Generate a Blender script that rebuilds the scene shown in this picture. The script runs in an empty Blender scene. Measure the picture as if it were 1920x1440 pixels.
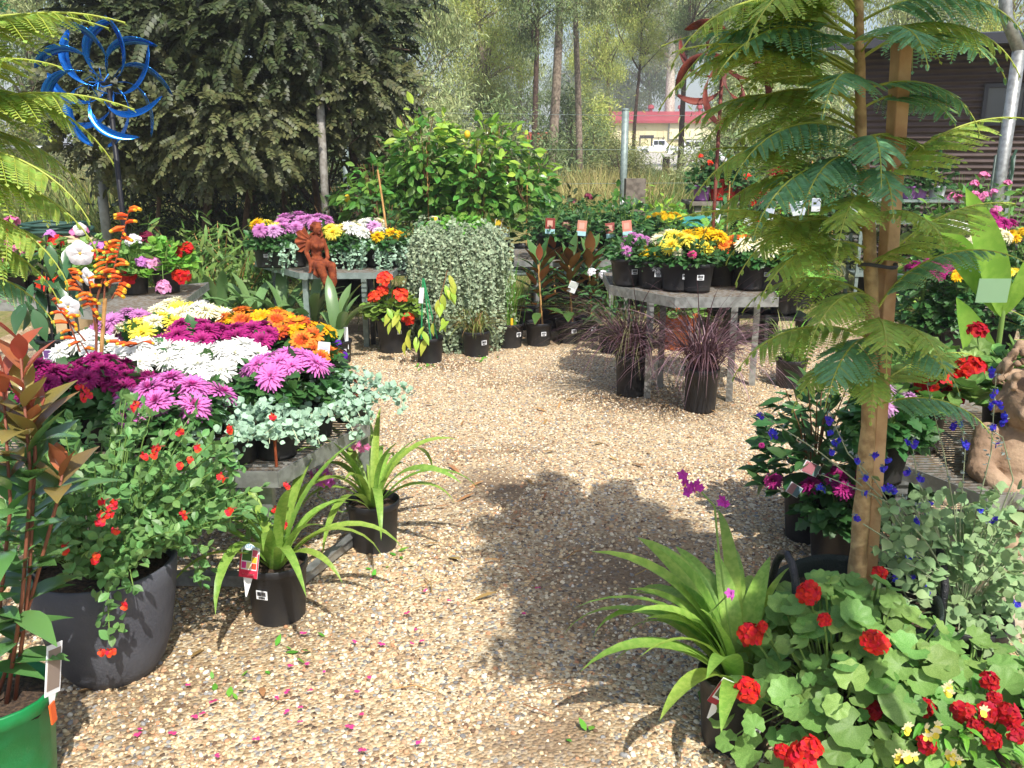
import bpy, math, random
import numpy as np
from mathutils import Vector, Matrix, Quaternion

R = math.radians
rng = np.random.default_rng(11)
random.seed(11)
SC = bpy.context.scene
COL = SC.collection

# ------------------------------------------------------------------ camera, sky, sun, exposure
CAM_H, PITCH, FPX = 1.5, R(14.8), 1663.0
cd = bpy.data.cameras.new('camera')
cam = bpy.data.objects.new('camera', cd)
COL.objects.link(cam)
cam.location = (0, 0, CAM_H)
cam.rotation_euler = (R(90) - PITCH, 0, 0)
cd.sensor_width = 36.0
cd.lens = 36.0 * FPX / 1920.0
cd.clip_start, cd.clip_end = 0.05, 3000
SC.camera = cam

SUN_AZ = math.atan2(-0.93, 0.36)          # where the sun stands, seen from above (x = right, y = ahead)
SUN_EL = R(52)
w = bpy.data.worlds.new('World')
SC.world = w
w.use_nodes = True
nt = w.node_tree
sky = nt.nodes.new('ShaderNodeTexSky')
sky.sky_type = 'NISHITA'
sky.sun_disc = False
sky.sun_elevation = SUN_EL
sky.sun_rotation = R(90) - SUN_AZ
sky.air_density, sky.dust_density, sky.ozone_density = 1.0, 2.5, 1.0
nt.links.new(sky.outputs[0], nt.nodes['Background'].inputs[0])
nt.nodes['Background'].inputs[1].default_value = 0.15
sd = bpy.data.lights.new('sun', 'SUN')
sd.energy, sd.angle, sd.color = 4.6, R(0.55), (1.0, 0.955, 0.88)
sun = bpy.data.objects.new('sun', sd)
COL.objects.link(sun)
sdir = Vector((math.cos(SUN_AZ) * math.cos(SUN_EL), math.sin(SUN_AZ) * math.cos(SUN_EL), math.sin(SUN_EL)))
sun.rotation_euler = sdir.to_track_quat('Z', 'Y').to_euler()
sun.location = (3, -4, 8)
vs = SC.view_settings
vs.view_transform, vs.look, vs.exposure, vs.gamma = 'Standard', 'None', 0.34, 1.0
SC.cycles.use_denoising = True
SC.cycles.adaptive_threshold = 0.025
SC.cycles.max_bounces = 7
SC.cycles.transparent_max_bounces = 8
SC.cycles.caustics_reflective = SC.cycles.caustics_refractive = False

# ------------------------------------------------------------------ helpers
def at(x, y, z=0.0):
    """the point of the plane at height z that a sight line of the site survey (1920 x 1440 sheet) meets"""
    u, v = (x - 960) / FPX, (y - 720) / FPX
    dy, dz = math.cos(PITCH) - v * math.sin(PITCH), -math.sin(PITCH) - v * math.cos(PITCH)
    t = (z - CAM_H) / dz
    return Vector((u * t, dy * t, z))

def atd(x, y, d):
    """the same for a vertical plane d metres ahead"""
    u, v = (x - 960) / FPX, (y - 720) / FPX
    dy, dz = math.cos(PITCH) - v * math.sin(PITCH), -math.sin(PITCH) - v * math.cos(PITCH)
    t = d / dy
    return Vector((u * t, d, CAM_H + dz * t))

def lin(h):
    h = h.lstrip('#')
    o = []
    for i in (0, 2, 4):
        s = int(h[i:i + 2], 16) / 255
        o.append(s / 12.92 if s <= 0.04045 else ((s + 0.055) / 1.055) ** 2.4)
    return (*o, 1.0)

MATS = {}
def mat(name, col, rough=0.6, hv=0.0, vv=0.0, trans=0.0, metal=0.0, col2=None, nscale=8.0, lo=0.4, hi=0.6,
        bump=0.0, bscale=60.0, spec=0.4, sheen=0.0, tcol=None):
    if name in MATS:
        return MATS[name]
    m = bpy.data.materials.new(name)
    m.use_nodes = True
    t = m.node_tree
    N, L = t.nodes, t.links
    bs = N['Principled BSDF']
    out = N['Material Output']
    bs.inputs['Roughness'].default_value = rough
    bs.inputs['Metallic'].default_value = metal
    bs.inputs['Specular IOR Level'].default_value = spec
    rgb = N.new('ShaderNodeRGB')
    rgb.outputs[0].default_value = lin(col)
    c = rgb.outputs[0]
    tc = N.new('ShaderNodeTexCoord')
    if col2:
        no = N.new('ShaderNodeTexNoise')
        no.inputs['Scale'].default_value = nscale
        no.inputs['Detail'].default_value = 5
        L.new(tc.outputs['Object'], no.inputs['Vector'])
        rp = N.new('ShaderNodeMapRange')
        rp.inputs[1].default_value, rp.inputs[2].default_value = lo, hi
        L.new(no.outputs['Fac'], rp.inputs[0])
        mx = N.new('ShaderNodeMix')
        mx.data_type = 'RGBA'
        mx.inputs[7].default_value = lin(col2)
        L.new(rp.outputs[0], mx.inputs[0])
        L.new(c, mx.inputs[6])
        c = mx.outputs[2]
    if hv or vv:
        ge, oi = N.new('ShaderNodeNewGeometry'), N.new('ShaderNodeObjectInfo')
        ad = N.new('ShaderNodeMath')
        ad.operation = 'ADD'
        L.new(ge.outputs['Random Per Island'], ad.inputs[0])
        L.new(oi.outputs['Random'], ad.inputs[1])
        fr = N.new('ShaderNodeMath')
        fr.operation = 'FRACT'
        L.new(ad.outputs[0], fr.inputs[0])
        wn = N.new('ShaderNodeTexWhiteNoise')
        wn.noise_dimensions = '1D'
        L.new(fr.outputs[0], wn.inputs['W'])
        hs = N.new('ShaderNodeHueSaturation')
        for src, key, amt, mid in ((fr.outputs[0], 'Hue', hv, 0.5), (wn.outputs['Value'], 'Value', vv, 1.0)):
            mr = N.new('ShaderNodeMapRange')
            mr.inputs[3].default_value, mr.inputs[4].default_value = mid - amt, mid + amt
            L.new(src, mr.inputs[0])
            L.new(mr.outputs[0], hs.inputs[key])
        L.new(c, hs.inputs['Color'])
        c = hs.outputs[0]
    L.new(c, bs.inputs['Base Color'])
    if bump:
        no2 = N.new('ShaderNodeTexNoise')
        no2.inputs['Scale'].default_value = bscale
        no2.inputs['Detail'].default_value = 4
        L.new(tc.outputs['Object'], no2.inputs['Vector'])
        bp = N.new('ShaderNodeBump')
        bp.inputs['Strength'].default_value = bump
        bp.inputs['Distance'].default_value = 0.01
        L.new(no2.outputs['Fac'], bp.inputs['Height'])
        L.new(bp.outputs[0], bs.inputs['Normal'])
    if trans:
        tr = N.new('ShaderNodeBsdfTranslucent')
        ms = N.new('ShaderNodeMixShader')
        ms.inputs[0].default_value = trans
        if tcol:
            tr.inputs[0].default_value = lin(tcol)
        else:
            L.new(c, tr.inputs[0])
        L.new(bs.outputs[0], ms.inputs[1])
        L.new(tr.outputs[0], ms.inputs[2])
        L.new(ms.outputs[0], out.inputs[0])
    MATS[name] = m
    return m

def nrm(a):
    return a / np.maximum(np.linalg.norm(a, axis=-1, keepdims=True), 1e-9)

class Tm:
    """a small piece (leaf, petal, floret): growing along +Y, facing +Z"""
    def __init__(s, V, F, m=None):
        s.V = np.asarray(V, float)
        s.F = [np.asarray(f, int) for f in F]
        s.m = m or [0] * len(s.F)

def strip(prof, curl=0.0, cup=0.0, mid=False, fold=0.0, length=1.0):
    n = len(prof)
    V, F = [], []
    for i, wd in enumerate(prof):
        t = i / (n - 1)
        y, z = t * length, -curl * t * t + cup * math.sin(math.pi * t)
        if mid:
            V += [(-wd, y, z + fold * wd), (0, y, z), (wd, y, z + fold * wd)]
        else:
            V += [(-wd, y, z), (wd, y, z)]
    k = 3 if mid else 2
    for i in range(n - 1):
        a = i * k
        if mid:
            F += [(a, a + 1, a + k + 1, a + k), (a + 1, a + 2, a + k + 2, a + k + 1)]
        else:
            F.append((a, a + 1, a + k + 1, a + k))
    return Tm(V, [F])

class MB:
    def __init__(s):
        s.V, s.F, s.M, s.n = [], [], [], 0
    def add(s, V, F, m=0):
        V = np.asarray(V, float)
        F = np.asarray(F, int)
        s.V.append(V)
        s.F.append(F + s.n)
        s.M.append(m)
        s.n += len(V)
        return s
    def scatter(s, T, p, d, n, sc, wx=None, m=None):
        p, d, n = (np.atleast_2d(np.asarray(a, float)) for a in (p, d, n))
        N = len(p)
        d = nrm(np.broadcast_to(d, (N, 3)))
        n = np.broadcast_to(n, (N, 3))
        x = nrm(np.cross(d, n))
        z = np.cross(x, d)
        sc = np.broadcast_to(np.asarray(sc, float), (N,))[:, None, None]
        wx = np.broadcast_to(np.asarray(1.0 if wx is None else wx, float), (N,))[:, None, None]
        V = T.V
        P = p[:, None, :] + sc * (wx * V[None, :, 0:1] * x[:, None, :] + V[None, :, 1:2] * d[:, None, :] + V[None, :, 2:3] * z[:, None, :])
        off = (np.arange(N) * len(V))[:, None, None]
        base = s.n
        s.V.append(P.reshape(-1, 3))
        for f, mm in zip(T.F, T.m):
            s.F.append((f[None] + off).reshape(-1, f.shape[1]) + base)
            s.M.append(mm if m is None else m)
        s.n += N * len(V)
        return s
    def tube(s, pts, rad, sides=6, m=0, cap=True):
        pts = np.asarray([tuple(q) for q in pts], float)
        n = len(pts)
        rad = np.broadcast_to(np.asarray(rad, float), (n,))
        tg = np.gradient(pts, axis=0)
        tg = nrm(tg)
        up = np.array([0, 0, 1.0]) if abs(tg[0][2]) < 0.9 else np.array([1.0, 0, 0])
        a = nrm(np.cross(tg, up))
        b = np.cross(tg, a)
        th = np.arange(sides) * 2 * math.pi / sides
        ring = np.cos(th)[None, :, None] * a[:, None, :] + np.sin(th)[None, :, None] * b[:, None, :]
        V = (pts[:, None, :] + rad[:, None, None] * ring).reshape(-1, 3)
        F = []
        for i in range(n - 1):
            for j in range(sides):
                k = (j + 1) % sides
                F.append((i * sides + j, i * sides + k, (i + 1) * sides + k, (i + 1) * sides + j))
        base = s.n
        s.add(V, F, m)
        if cap:
            s.F.append(np.array([[base + (n - 1) * sides + j for j in range(sides)]]))
            s.M.append(m)
            s.F.append(np.array([[base + j for j in range(sides)][::-1]]))
            s.M.append(m)
        return s
    def box(s, c, size, m=0, rz=0.0, mtx=None):
        sx, sy, sz = (q / 2 for q in size)
        V = np.array([(x, y, z) for x in (-sx, sx) for y in (-sy, sy) for z in (-sz, sz)])
        if mtx is not None:
            V = V @ np.array(mtx.to_3x3()).T
        elif rz:
            ca, sa = math.cos(rz), math.sin(rz)
            V = V @ np.array([(ca, -sa, 0), (sa, ca, 0), (0, 0, 1)]).T
        V = V + np.array(tuple(c))
        return s.add(V, [(0, 1, 3, 2), (4, 6, 7, 5), (0, 4, 5, 1), (2, 3, 7, 6), (0, 2, 6, 4), (1, 5, 7, 3)], m)
    def bar(s, a, b, wd, th, m=0):
        """a flat bar from a to b: wd across (horizontal), th the other way"""
        a, b = Vector(a), Vector(b)
        q = (b - a).to_track_quat('Y', 'Z').to_matrix()
        return s.box((a + b) / 2, (wd, (b - a).length, th), m, mtx=q)
    def lathe(s, prof, seg=24, m=0, holes=None, c=(0, 0, 0)):
        th = np.arange(seg) * 2 * math.pi / seg
        V = np.concatenate([np.stack([r * np.cos(th) + c[0], r * np.sin(th) + c[1], np.full(seg, z + c[2])], 1) for r, z in prof])
        F = []
        for i in range(len(prof) - 1):
            for j in range(seg):
                if holes and holes(i, j):
                    continue
                k = (j + 1) % seg
                F.append((i * seg + j, i * seg + k, (i + 1) * seg + k, (i + 1) * seg + j))
        return s.add(V, F, m)
    def ball(s, c, r, m=0, seg=12, rings=8, rot=None):
        r = np.broadcast_to(np.asarray(r, float), (3,))
        ph = np.linspace(0.03, math.pi - 0.03, rings)
        th = np.arange(seg) * 2 * math.pi / seg
        V = np.stack([np.sin(ph)[:, None] * np.cos(th), np.sin(ph)[:, None] * np.sin(th), np.cos(ph)[:, None] + 0 * th], -1).reshape(-1, 3) * r
        if rot is not None:
            V = V @ np.array(rot.to_3x3()).T
        V = V + np.array(tuple(c))
        F = [(i * seg + j, (i + 1) * seg + j, (i + 1) * seg + (j + 1) % seg, i * seg + (j + 1) % seg) for i in range(rings - 1) for j in range(seg)]
        base = s.n
        s.add(V, F, m)
        s.F += [np.array([list(range(base, base + seg))]), np.array([list(range(base + (rings - 1) * seg, base + rings * seg))[::-1]])]
        s.M += [m, m]
        return s
    def mesh(s, name, mats, smooth=False):
        me = bpy.data.meshes.new(name)
        V = np.concatenate(s.V)
        me.vertices.add(len(V))
        me.vertices.foreach_set('co', V.astype(np.float32).ravel())
        tot = np.concatenate([np.full(len(f), f.shape[1]) for f in s.F])
        idx = np.concatenate([f.ravel() for f in s.F])
        mi = np.concatenate([np.full(len(f), m) for f, m in zip(s.F, s.M)])
        me.loops.add(len(idx))
        me.loops.foreach_set('vertex_index', idx.astype(np.int32))
        me.polygons.add(len(tot))
        me.polygons.foreach_set('loop_start', np.concatenate([[0], np.cumsum(tot)[:-1]]).astype(np.int32))
        me.polygons.foreach_set('loop_total', tot.astype(np.int32))
        for q in (mats if isinstance(mats, (list, tuple)) else [mats]):
            me.materials.append(q)
        me.polygons.foreach_set('material_index', mi.astype(np.int32))
        me.polygons.foreach_set('use_smooth', np.full(len(tot), bool(smooth)))
        me.update(calc_edges=True)
        return me
    def build(s, name, mats, parent=None, smooth=False, kind=None, **kw):
        return put(name, s.mesh(name, mats, smooth), parent, kind=kind, **kw)

def put(name, me, parent=None, loc=(0, 0, 0), rot=None, scale=1.0, mats=None, kind=None, label=None):
    o = bpy.data.objects.new(name, me)
    COL.objects.link(o)
    if parent is not None:
        o.parent = parent
    o.location = loc
    if rot is not None:
        if isinstance(rot, (tuple, list)):
            o.rotation_euler = rot
        else:
            o.rotation_euler = (rot.to_euler() if hasattr(rot, 'to_euler') else rot)
    o.scale = (scale,) * 3 if isinstance(scale, (int, float)) else scale
    if mats:
        for sl, mm in zip(o.material_slots, mats):
            sl.link = 'OBJECT'
            sl.material = mm
    if kind:
        o['kind'] = kind
    if label:
        o['label'] = label
    return o

def tag(o, label, cat, group=None, kind=None):
    o['label'] = label
    o['category'] = cat
    if group:
        o['group'] = group
    if kind:
        o['kind'] = kind
    return o

def thing(name, label, cat, loc=(0, 0, 0), rz=0.0, group=None):
    o = bpy.data.objects.new(name, None)
    o.empty_display_size = 0.1
    COL.objects.link(o)
    o.location = loc
    o.rotation_euler = (0, 0, rz)
    return tag(o, label, cat, group)

def look(n, spin=0.0):
    """turn +Z towards n, then spin about it"""
    q = Vector(n).normalized().to_track_quat('Z', 'Y')
    return q @ Quaternion((0, 0, 1), spin)

def aim(d, up=(0, 0, 1)):
    """turn +Y towards d with +Z near up"""
    y = Vector(d).normalized()
    x = y.cross(Vector(up))
    x = x.normalized() if x.length > 1e-4 else Vector((1, 0, 0))
    z = x.cross(y)
    return Matrix((x, y, z)).transposed().to_quaternion()

def rdirs(n, zlo=-1.0, zhi=1.0):
    z = rng.uniform(zlo, zhi, n)
    a = rng.uniform(0, 2 * math.pi, n)
    r = np.sqrt(1 - z * z)
    return np.stack([r * np.cos(a), r * np.sin(a), z], 1)

def U(a, b, n=None):
    return rng.uniform(a, b, n)

# ------------------------------------------------------------------ materials
leafy = dict(rough=0.42, hv=0.02, vv=0.3, trans=0.25, spec=0.45)
G_mum = mat('mum leaf', '#45703a', **leafy)
G_ger = mat('pelargonium leaf', '#6b9448', rough=0.5, hv=0.022, vv=0.28, trans=0.25, spec=0.35, col2='#80a458', nscale=40)
G_salvia = mat('salvia leaf', '#6f9a58', **leafy)
G_greysal = mat('grey salvia leaf', '#8ba873', rough=0.6, hv=0.02, vv=0.2, trans=0.22)
G_silver = mat('dichondra leaf', '#9fbfa4', rough=0.6, hv=0.012, vv=0.18, trans=0.12, spec=0.5)
G_orchid = mat('ground orchid leaf', '#86ad48', rough=0.4, hv=0.015, vv=0.12, trans=0.3, col2='#9dbd58', nscale=30)
G_brom = mat('bromeliad leaf', '#6d8f58', rough=0.3, hv=0.012, vv=0.18, trans=0.12, spec=0.5)
G_citrus = mat('citrus leaf', '#65923f', rough=0.3, hv=0.03, vv=0.32, trans=0.3, spec=0.5)
G_lime = mat('young citrus leaf', '#a9cb4e', rough=0.35, hv=0.025, vv=0.15, trans=0.35)
G_yel = mat('yellow green leaf', '#b5c650', rough=0.45, hv=0.03, vv=0.15, trans=0.35)
G_dark = mat('dark shrub leaf', '#3f492a', rough=0.5, hv=0.03, vv=0.5, trans=0.12)
G_olive = mat('olive leaf', '#7f8650', rough=0.5, hv=0.03, vv=0.3, trans=0.2)
G_rose = mat('rose leaf', '#47703d', **leafy)
G_photi = mat('photinia leaf', '#5f8a4c', rough=0.22, hv=0.015, vv=0.2, trans=0.15, spec=0.6)
G_photr = mat('photinia red leaf', '#b5604a', rough=0.25, hv=0.02, vv=0.2, trans=0.3, spec=0.6)
G_photb = mat('photinia bronze leaf', '#8f7a48', rough=0.25, hv=0.03, vv=0.2, trans=0.25, spec=0.6)
G_magt = mat('magnolia leaf', '#466a35', rough=0.25, hv=0.02, vv=0.2, trans=0.05, spec=0.5)
G_magb = mat('magnolia rusty leaf back', '#8f5a33', rough=0.7, hv=0.02, vv=0.25, trans=0.05)
G_fern = mat('jacaranda leaflet', '#b3cb68', rough=0.5, hv=0.025, vv=0.18, trans=0.45)
G_fern_shade = mat('jacaranda shaded blue green leaflet', '#86b98a', rough=0.5, hv=0.02, vv=0.18, trans=0.42)  # shaded copy of the leaflet: blue green of shade put into the colour
G_rach = mat('jacaranda leaf stalk', '#a3ad4a', rough=0.5)
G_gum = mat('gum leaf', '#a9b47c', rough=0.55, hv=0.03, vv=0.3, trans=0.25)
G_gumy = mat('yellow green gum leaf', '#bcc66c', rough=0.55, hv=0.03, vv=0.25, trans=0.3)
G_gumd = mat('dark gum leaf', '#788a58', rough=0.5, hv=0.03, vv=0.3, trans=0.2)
G_bamb = mat('bamboo leaf', '#6c8b43', rough=0.5, hv=0.03, vv=0.3, trans=0.3)
G_grass = mat('grass blade', '#7e8f4c', rough=0.6, hv=0.03, vv=0.25, trans=0.3)
G_dry = mat('dry grass blade', '#a9a065', rough=0.7, hv=0.03, vv=0.25, trans=0.3)
G_purp = mat('purple grass blade', '#61474d', rough=0.5, hv=0.02, vv=0.35, trans=0.15)
G_sedge = mat('sedge blade', '#8a9a52', rough=0.5, hv=0.03, vv=0.25, trans=0.25)
G_herb = mat('parsley leaf', '#6fae3e', rough=0.5, hv=0.02, vv=0.2, trans=0.3)
G_poin = mat('lacy leaf', '#7fb84d', rough=0.5, hv=0.02, vv=0.2, trans=0.3)
G_stem = mat('green stem', '#6f8d45', rough=0.6, vv=0.1)
G_brst = mat('brown stem', '#7a5a3c', rough=0.8, vv=0.1)
G_rdst = mat('red stem', '#85503c', rough=0.6)
PLAST = mat('black pot plastic', '#222327', rough=0.48, col2='#3b3936', nscale=9, lo=0.48, hi=0.8, spec=0.45, bump=0.08, bscale=180)
PLASTG = mat('green pot plastic', '#10783c', rough=0.42, col2='#15824a', nscale=20, bump=0.08, bscale=160)
PLASTR = mat('red pot plastic', '#c02c22', rough=0.4)
PLASTP = mat('purple pot plastic', '#a06aae', rough=0.45)
PLASTW = mat('white pot plastic', '#e4e6e8', rough=0.45)
TERRA = mat('terracotta', '#b8663c', rough=0.85, col2='#a25632', nscale=18)
SOIL = mat('potting soil', '#3b2f27', rough=0.95, col2='#5b4838', nscale=90, bump=0.9, bscale=120)
STEEL = mat('galvanised steel', '#a7aaa8', rough=0.42, metal=0.55, col2='#8b8d8a', nscale=25, bump=0.03)
STEELG = mat('grey painted steel', '#8d9c98', rough=0.5, metal=0.25, col2='#7b8985', nscale=18)
WIRE = mat('weathered wire', '#9b9a94', rough=0.6, metal=0.4, col2='#867868', nscale=40)
RUST = mat('rusty iron', '#8f4a2c', rough=0.85, col2='#6d3421', nscale=22, bump=0.15, bscale=90, spec=0.2)
RUSTD = mat('dark rusted sheet', '#75372a', rough=0.6, metal=0.2, col2='#54261f', nscale=9, spec=0.35)
TAG = mat('white label plastic', '#eceff2', rough=0.4)
INK = mat('black print', '#2c2c30', rough=0.6)
BARK = mat('grey bark', '#9a8b7b', rough=0.9, col2='#75675a', nscale=12, bump=0.5, bscale=25)
BARKD = mat('dark ironbark', '#5d4a40', rough=0.95, col2='#46372f', nscale=14, bump=0.7, bscale=30)
BARKW = mat('white gum bark', '#cfc8ba', rough=0.8, col2='#a79d8e', nscale=5, bump=0.2)
BARKJ = mat('young jacaranda bark', '#bfa274', rough=0.85, col2='#9a7d57', nscale=35, bump=0.45, bscale=70)
TIMBER = mat('hardwood stake', '#cba77c', rough=0.8, col2='#a98059', nscale=9, bump=0.25, bscale=60)
BAMBOO = mat('bamboo cane', '#c79d63', rough=0.6, col2='#b0854f', nscale=20)
ORANGE_T = mat('orange tag', '#e4622c', rough=0.5)
YELLOW_T = mat('yellow tag', '#eab71e', rough=0.5)

# petal colours
pet = dict(rough=0.6, trans=0.22, spec=0.25)
PC = {
    'magenta': ('#b02a7d', '#8f1f62'), 'crimson': ('#971d68', '#7a174f'), 'pink': ('#e07fc8', '#d255a6'), 'lilac': ('#c983bd', '#b864a4'),
    'white': ('#f4f4ee', '#eceacb'), 'cream': ('#f3eecb', '#ecd987'), 'yellow': ('#f2e355', '#ecc71e'),
    'gold': ('#efc51a', '#e0a512'), 'orange': ('#e5882a', '#c4551c'), 'bronze': ('#c9582a', '#e39b28'), 'palelilac': ('#dba9d6', '#c47ab4'),
}
PM = {k: (mat('petal ' + k, a, hv=0.008, vv=0.12, **pet), mat('petal heart ' + k, b, hv=0.01, vv=0.12, **pet)) for k, (a, b) in PC.items()}
P_red = mat('scarlet petal', '#cf1f1e', hv=0.008, vv=0.22, **pet)
P_dred = mat('dark red petal', '#b01623', hv=0.008, vv=0.2, **pet)
P_ored = mat('orange red petal', '#e8452a', hv=0.008, vv=0.12, **pet)
P_salv = mat('salvia red petal', '#e0332a', hv=0.015, vv=0.12, **pet)
P_ppink = mat('candy pink petal', '#e17fae', hv=0.01, vv=0.15, **pet)
P_lpink = mat('orchid lilac petal', '#cc62c0', hv=0.015, vv=0.15, **pet)
P_mpink = mat('magenta orchid petal', '#b73aa8', hv=0.015, vv=0.2, **pet)
P_wht = mat('white petal', '#f1eef0', vv=0.05, **pet)
P_blue = mat('blue violet petal', '#4138c8', hv=0.015, vv=0.2, **pet)
P_ora = mat('orange tube petal', '#e8702c', hv=0.012, vv=0.12, **pet)
P_ytip = mat('yellow tube tip', '#eec23a', **pet)
P_yel = mat('lemon yellow petal', '#f2dc4c', hv=0.01, vv=0.1, **pet)
P_fall = mat('fallen pink petal', '#d84b8e', hv=0.015, vv=0.15, **pet)

# ------------------------------------------------------------------ small pieces
T_oval = strip([0.03, 0.2, 0.26, 0.19, 0.015], curl=0.15, mid=True, fold=0.25)
T_oval_s = strip([0.04, 0.25, 0.2, 0.01], curl=0.15)
T_round = strip([0.12, 0.42, 0.48, 0.3, 0.05], curl=0.1, cup=0.05)
T_lance = strip([0.02, 0.1, 0.085, 0.01], curl=0.25)
T_lance_w = strip([0.03, 0.14, 0.15, 0.1, 0.01], curl=0.35, mid=True, fold=0.3)
T_lobed = strip([0.03, 0.26, 0.17, 0.42, 0.24, 0.3, 0.14, 0.04], curl=0.22, mid=True, fold=0.15)
T_blade = strip([0.014, 0.014, 0.011, 0.002], curl=0.35)
T_bladew = strip([0.03, 0.04, 0.03, 0.003], curl=0.45)

def disc_leaf(lobes=7, depth=0.12, cup=0.16, notch=0.28, per=4):
    n = lobes * per
    V = [(0, 0.0, 0)]
    for ring, rr in ((1, 0.5), (2, 0.86), (3, 1.0)):
        for i in range(n + 1):
            a = -math.pi / 2 + notch + (2 * math.pi - 2 * notch) * i / n
            ph = 2 * math.pi * i / per
            r = rr * 0.5 * (1 - depth * (0.5 + 0.5 * math.cos(ph)) * (ring - 1) / 2)
            V.append((r * math.cos(a), 0.12 + r * math.sin(a), cup * rr * rr * 0.5 + 0.03 * rr * math.cos(a * 3 + lobes) - 0.022 * rr * math.cos(ph)))
    T3 = [(0, 1 + i, 2 + i) for i in range(n)]
    o = n + 1
    T4 = [(1 + k * o + i, 1 + k * o + o + i, 2 + k * o + o + i, 2 + k * o + i) for k in (0, 1) for i in range(n)]
    return Tm(V, [T3, T4])
T_disc = disc_leaf(6, 0.14, per=2)
T_discs = disc_leaf(5, 0.14, 0.2)

def pinnate(n=6, ll=0.26, lw=0.09):
    mb = MB()
    lf = strip([0.04, 0.3, 0.28, 0.03], curl=0.2)
    P, D = [], []
    for i in range(n):
        t = 0.15 + 0.8 * i / (n - 1)
        for sgn in (-1, 1):
            P.append((0, t, -0.25 * t * t))
            D.append((sgn * 0.85, 0.55, -0.12))
    P.append((0, 0.97, -0.25))
    D.append((0, 1, -0.3))
    mb.scatter(lf, P, D, (0, 0.1, 1), ll)
    mb.scatter(strip([0.012, 0.01, 0.004], curl=0.25), [(0, 0, 0)], [(0, 1, 0)], (0, 0, 1), 1.0)
    return Tm(np.concatenate(mb.V), mb.F)
T_pinn = pinnate()

def daisy(rings, pw, dome=0.35, jit=0.12, seed=1, prof=(0.25, 0.5, 0.42, 0.1), centre=0.0, cupk=0.12, inner=1):
    """a bloom facing +Z with radius 1; slot 0 outer petals, slot 1 heart"""
    g = np.random.default_rng(seed)
    mb = MB()
    nr = len(rings)
    for k, (n, el, ln, r0) in enumerate(rings):
        a = np.arange(n) * 2 * math.pi / n + g.uniform(0, 6) + g.uniform(-jit, jit, n)
        e = R(el) + g.uniform(-jit, jit, n)
        d = np.stack([np.cos(a) * np.cos(e), np.sin(a) * np.cos(e), np.sin(e)], 1)
        nn = np.stack([-np.cos(a) * np.sin(e), -np.sin(a) * np.sin(e), np.cos(e)], 1)
        p = np.stack([np.cos(a) * r0, np.sin(a) * r0, np.full(n, dome * (1 - k / max(1, nr - 1)) * 0.35)], 1)
        T = strip([q * pw for q in prof], curl=0.1, cup=cupk)
        mb.scatter(T, p, d, nn, ln * g.uniform(0.88, 1.06, n), m=(1 if k < inner else 0))
    if centre:
        mb.ball((0, 0, 0.02), (centre, centre, centre * 0.5), 1, 10, 5)
    return mb.mesh('bloom', [PM['white'][0], PM['white'][1]])

POM = [daisy([(8, 82, 0.34, 0.02), (11, 68, 0.46, 0.05), (14, 52, 0.6, 0.08), (17, 36, 0.74, 0.1), (19, 20, 0.86, 0.12), (21, 4, 0.94, 0.12), (20, -14, 0.95, 0.1)],
             0.3, 0.5, 0.14, s, inner=2) for s in (1, 2, 3)]
SPI = [daisy([(7, 75, 0.3, 0.02), (12, 48, 0.6, 0.05), (18, 25, 0.88, 0.08), (20, 8, 0.98, 0.08), (18, -8, 0.95, 0.08)],
             0.24, 0.35, 0.12, s, prof=(0.2, 0.42, 0.5, 0.16), inner=1) for s in (4, 5, 6)]
DAI = [daisy([(13, 40, 0.62, 0.1), (15, 18, 0.95, 0.1), (15, 4, 0.97, 0.1)], 0.34, 0.2, 0.08, s, prof=(0.2, 0.48, 0.55, 0.2), centre=0.2, inner=1) for s in (7, 8)]

def umbel(n=15, rad=0.42, seed=1, spread=1.0):
    g = np.random.default_rng(seed)
    mb = MB()
    i = np.arange(n)
    z = 1 - (i + 0.5) / n * 1.15
    a = i * 2.39996 + g.uniform(-0.25, 0.25, n)
    rr = np.sqrt(np.maximum(0, 1 - z * z))
    c = np.stack([rr * np.cos(a), rr * np.sin(a), z * 0.8], 1) * (0.62 * spread) * g.uniform(0.85, 1.1, n)[:, None]
    for q in range(n):
        nv = nrm(c[q] + np.array([0, 0, 0.25]) + g.uniform(-0.3, 0.3, 3))
        t = nrm(np.cross(nv, [0.3, 0.2, 0.9]))
        b = np.cross(nv, t)
        th = np.arange(5) * 2 * math.pi / 5 + g.uniform(0, 6)
        d = np.cos(th)[:, None] * t + np.sin(th)[:, None] * b + nv * 0.25
        mb.scatter(strip([0.1, 0.4, 0.46, 0.22], cup=0.08), np.repeat(c[q][None], 5, 0), d, nv, rad * g.uniform(0.85, 1.1, 5), m=0)
        mb.tube([(0, 0, -0.75), c[q] * 0.9], [0.02, 0.015], 3, m=1, cap=False)
    return mb.mesh('flower_head', [P_red, G_stem])
UMB = [umbel(15, 0.44, s) for s in (1, 2)] + [umbel(9, 0.5, 3, 1.0)]

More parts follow.
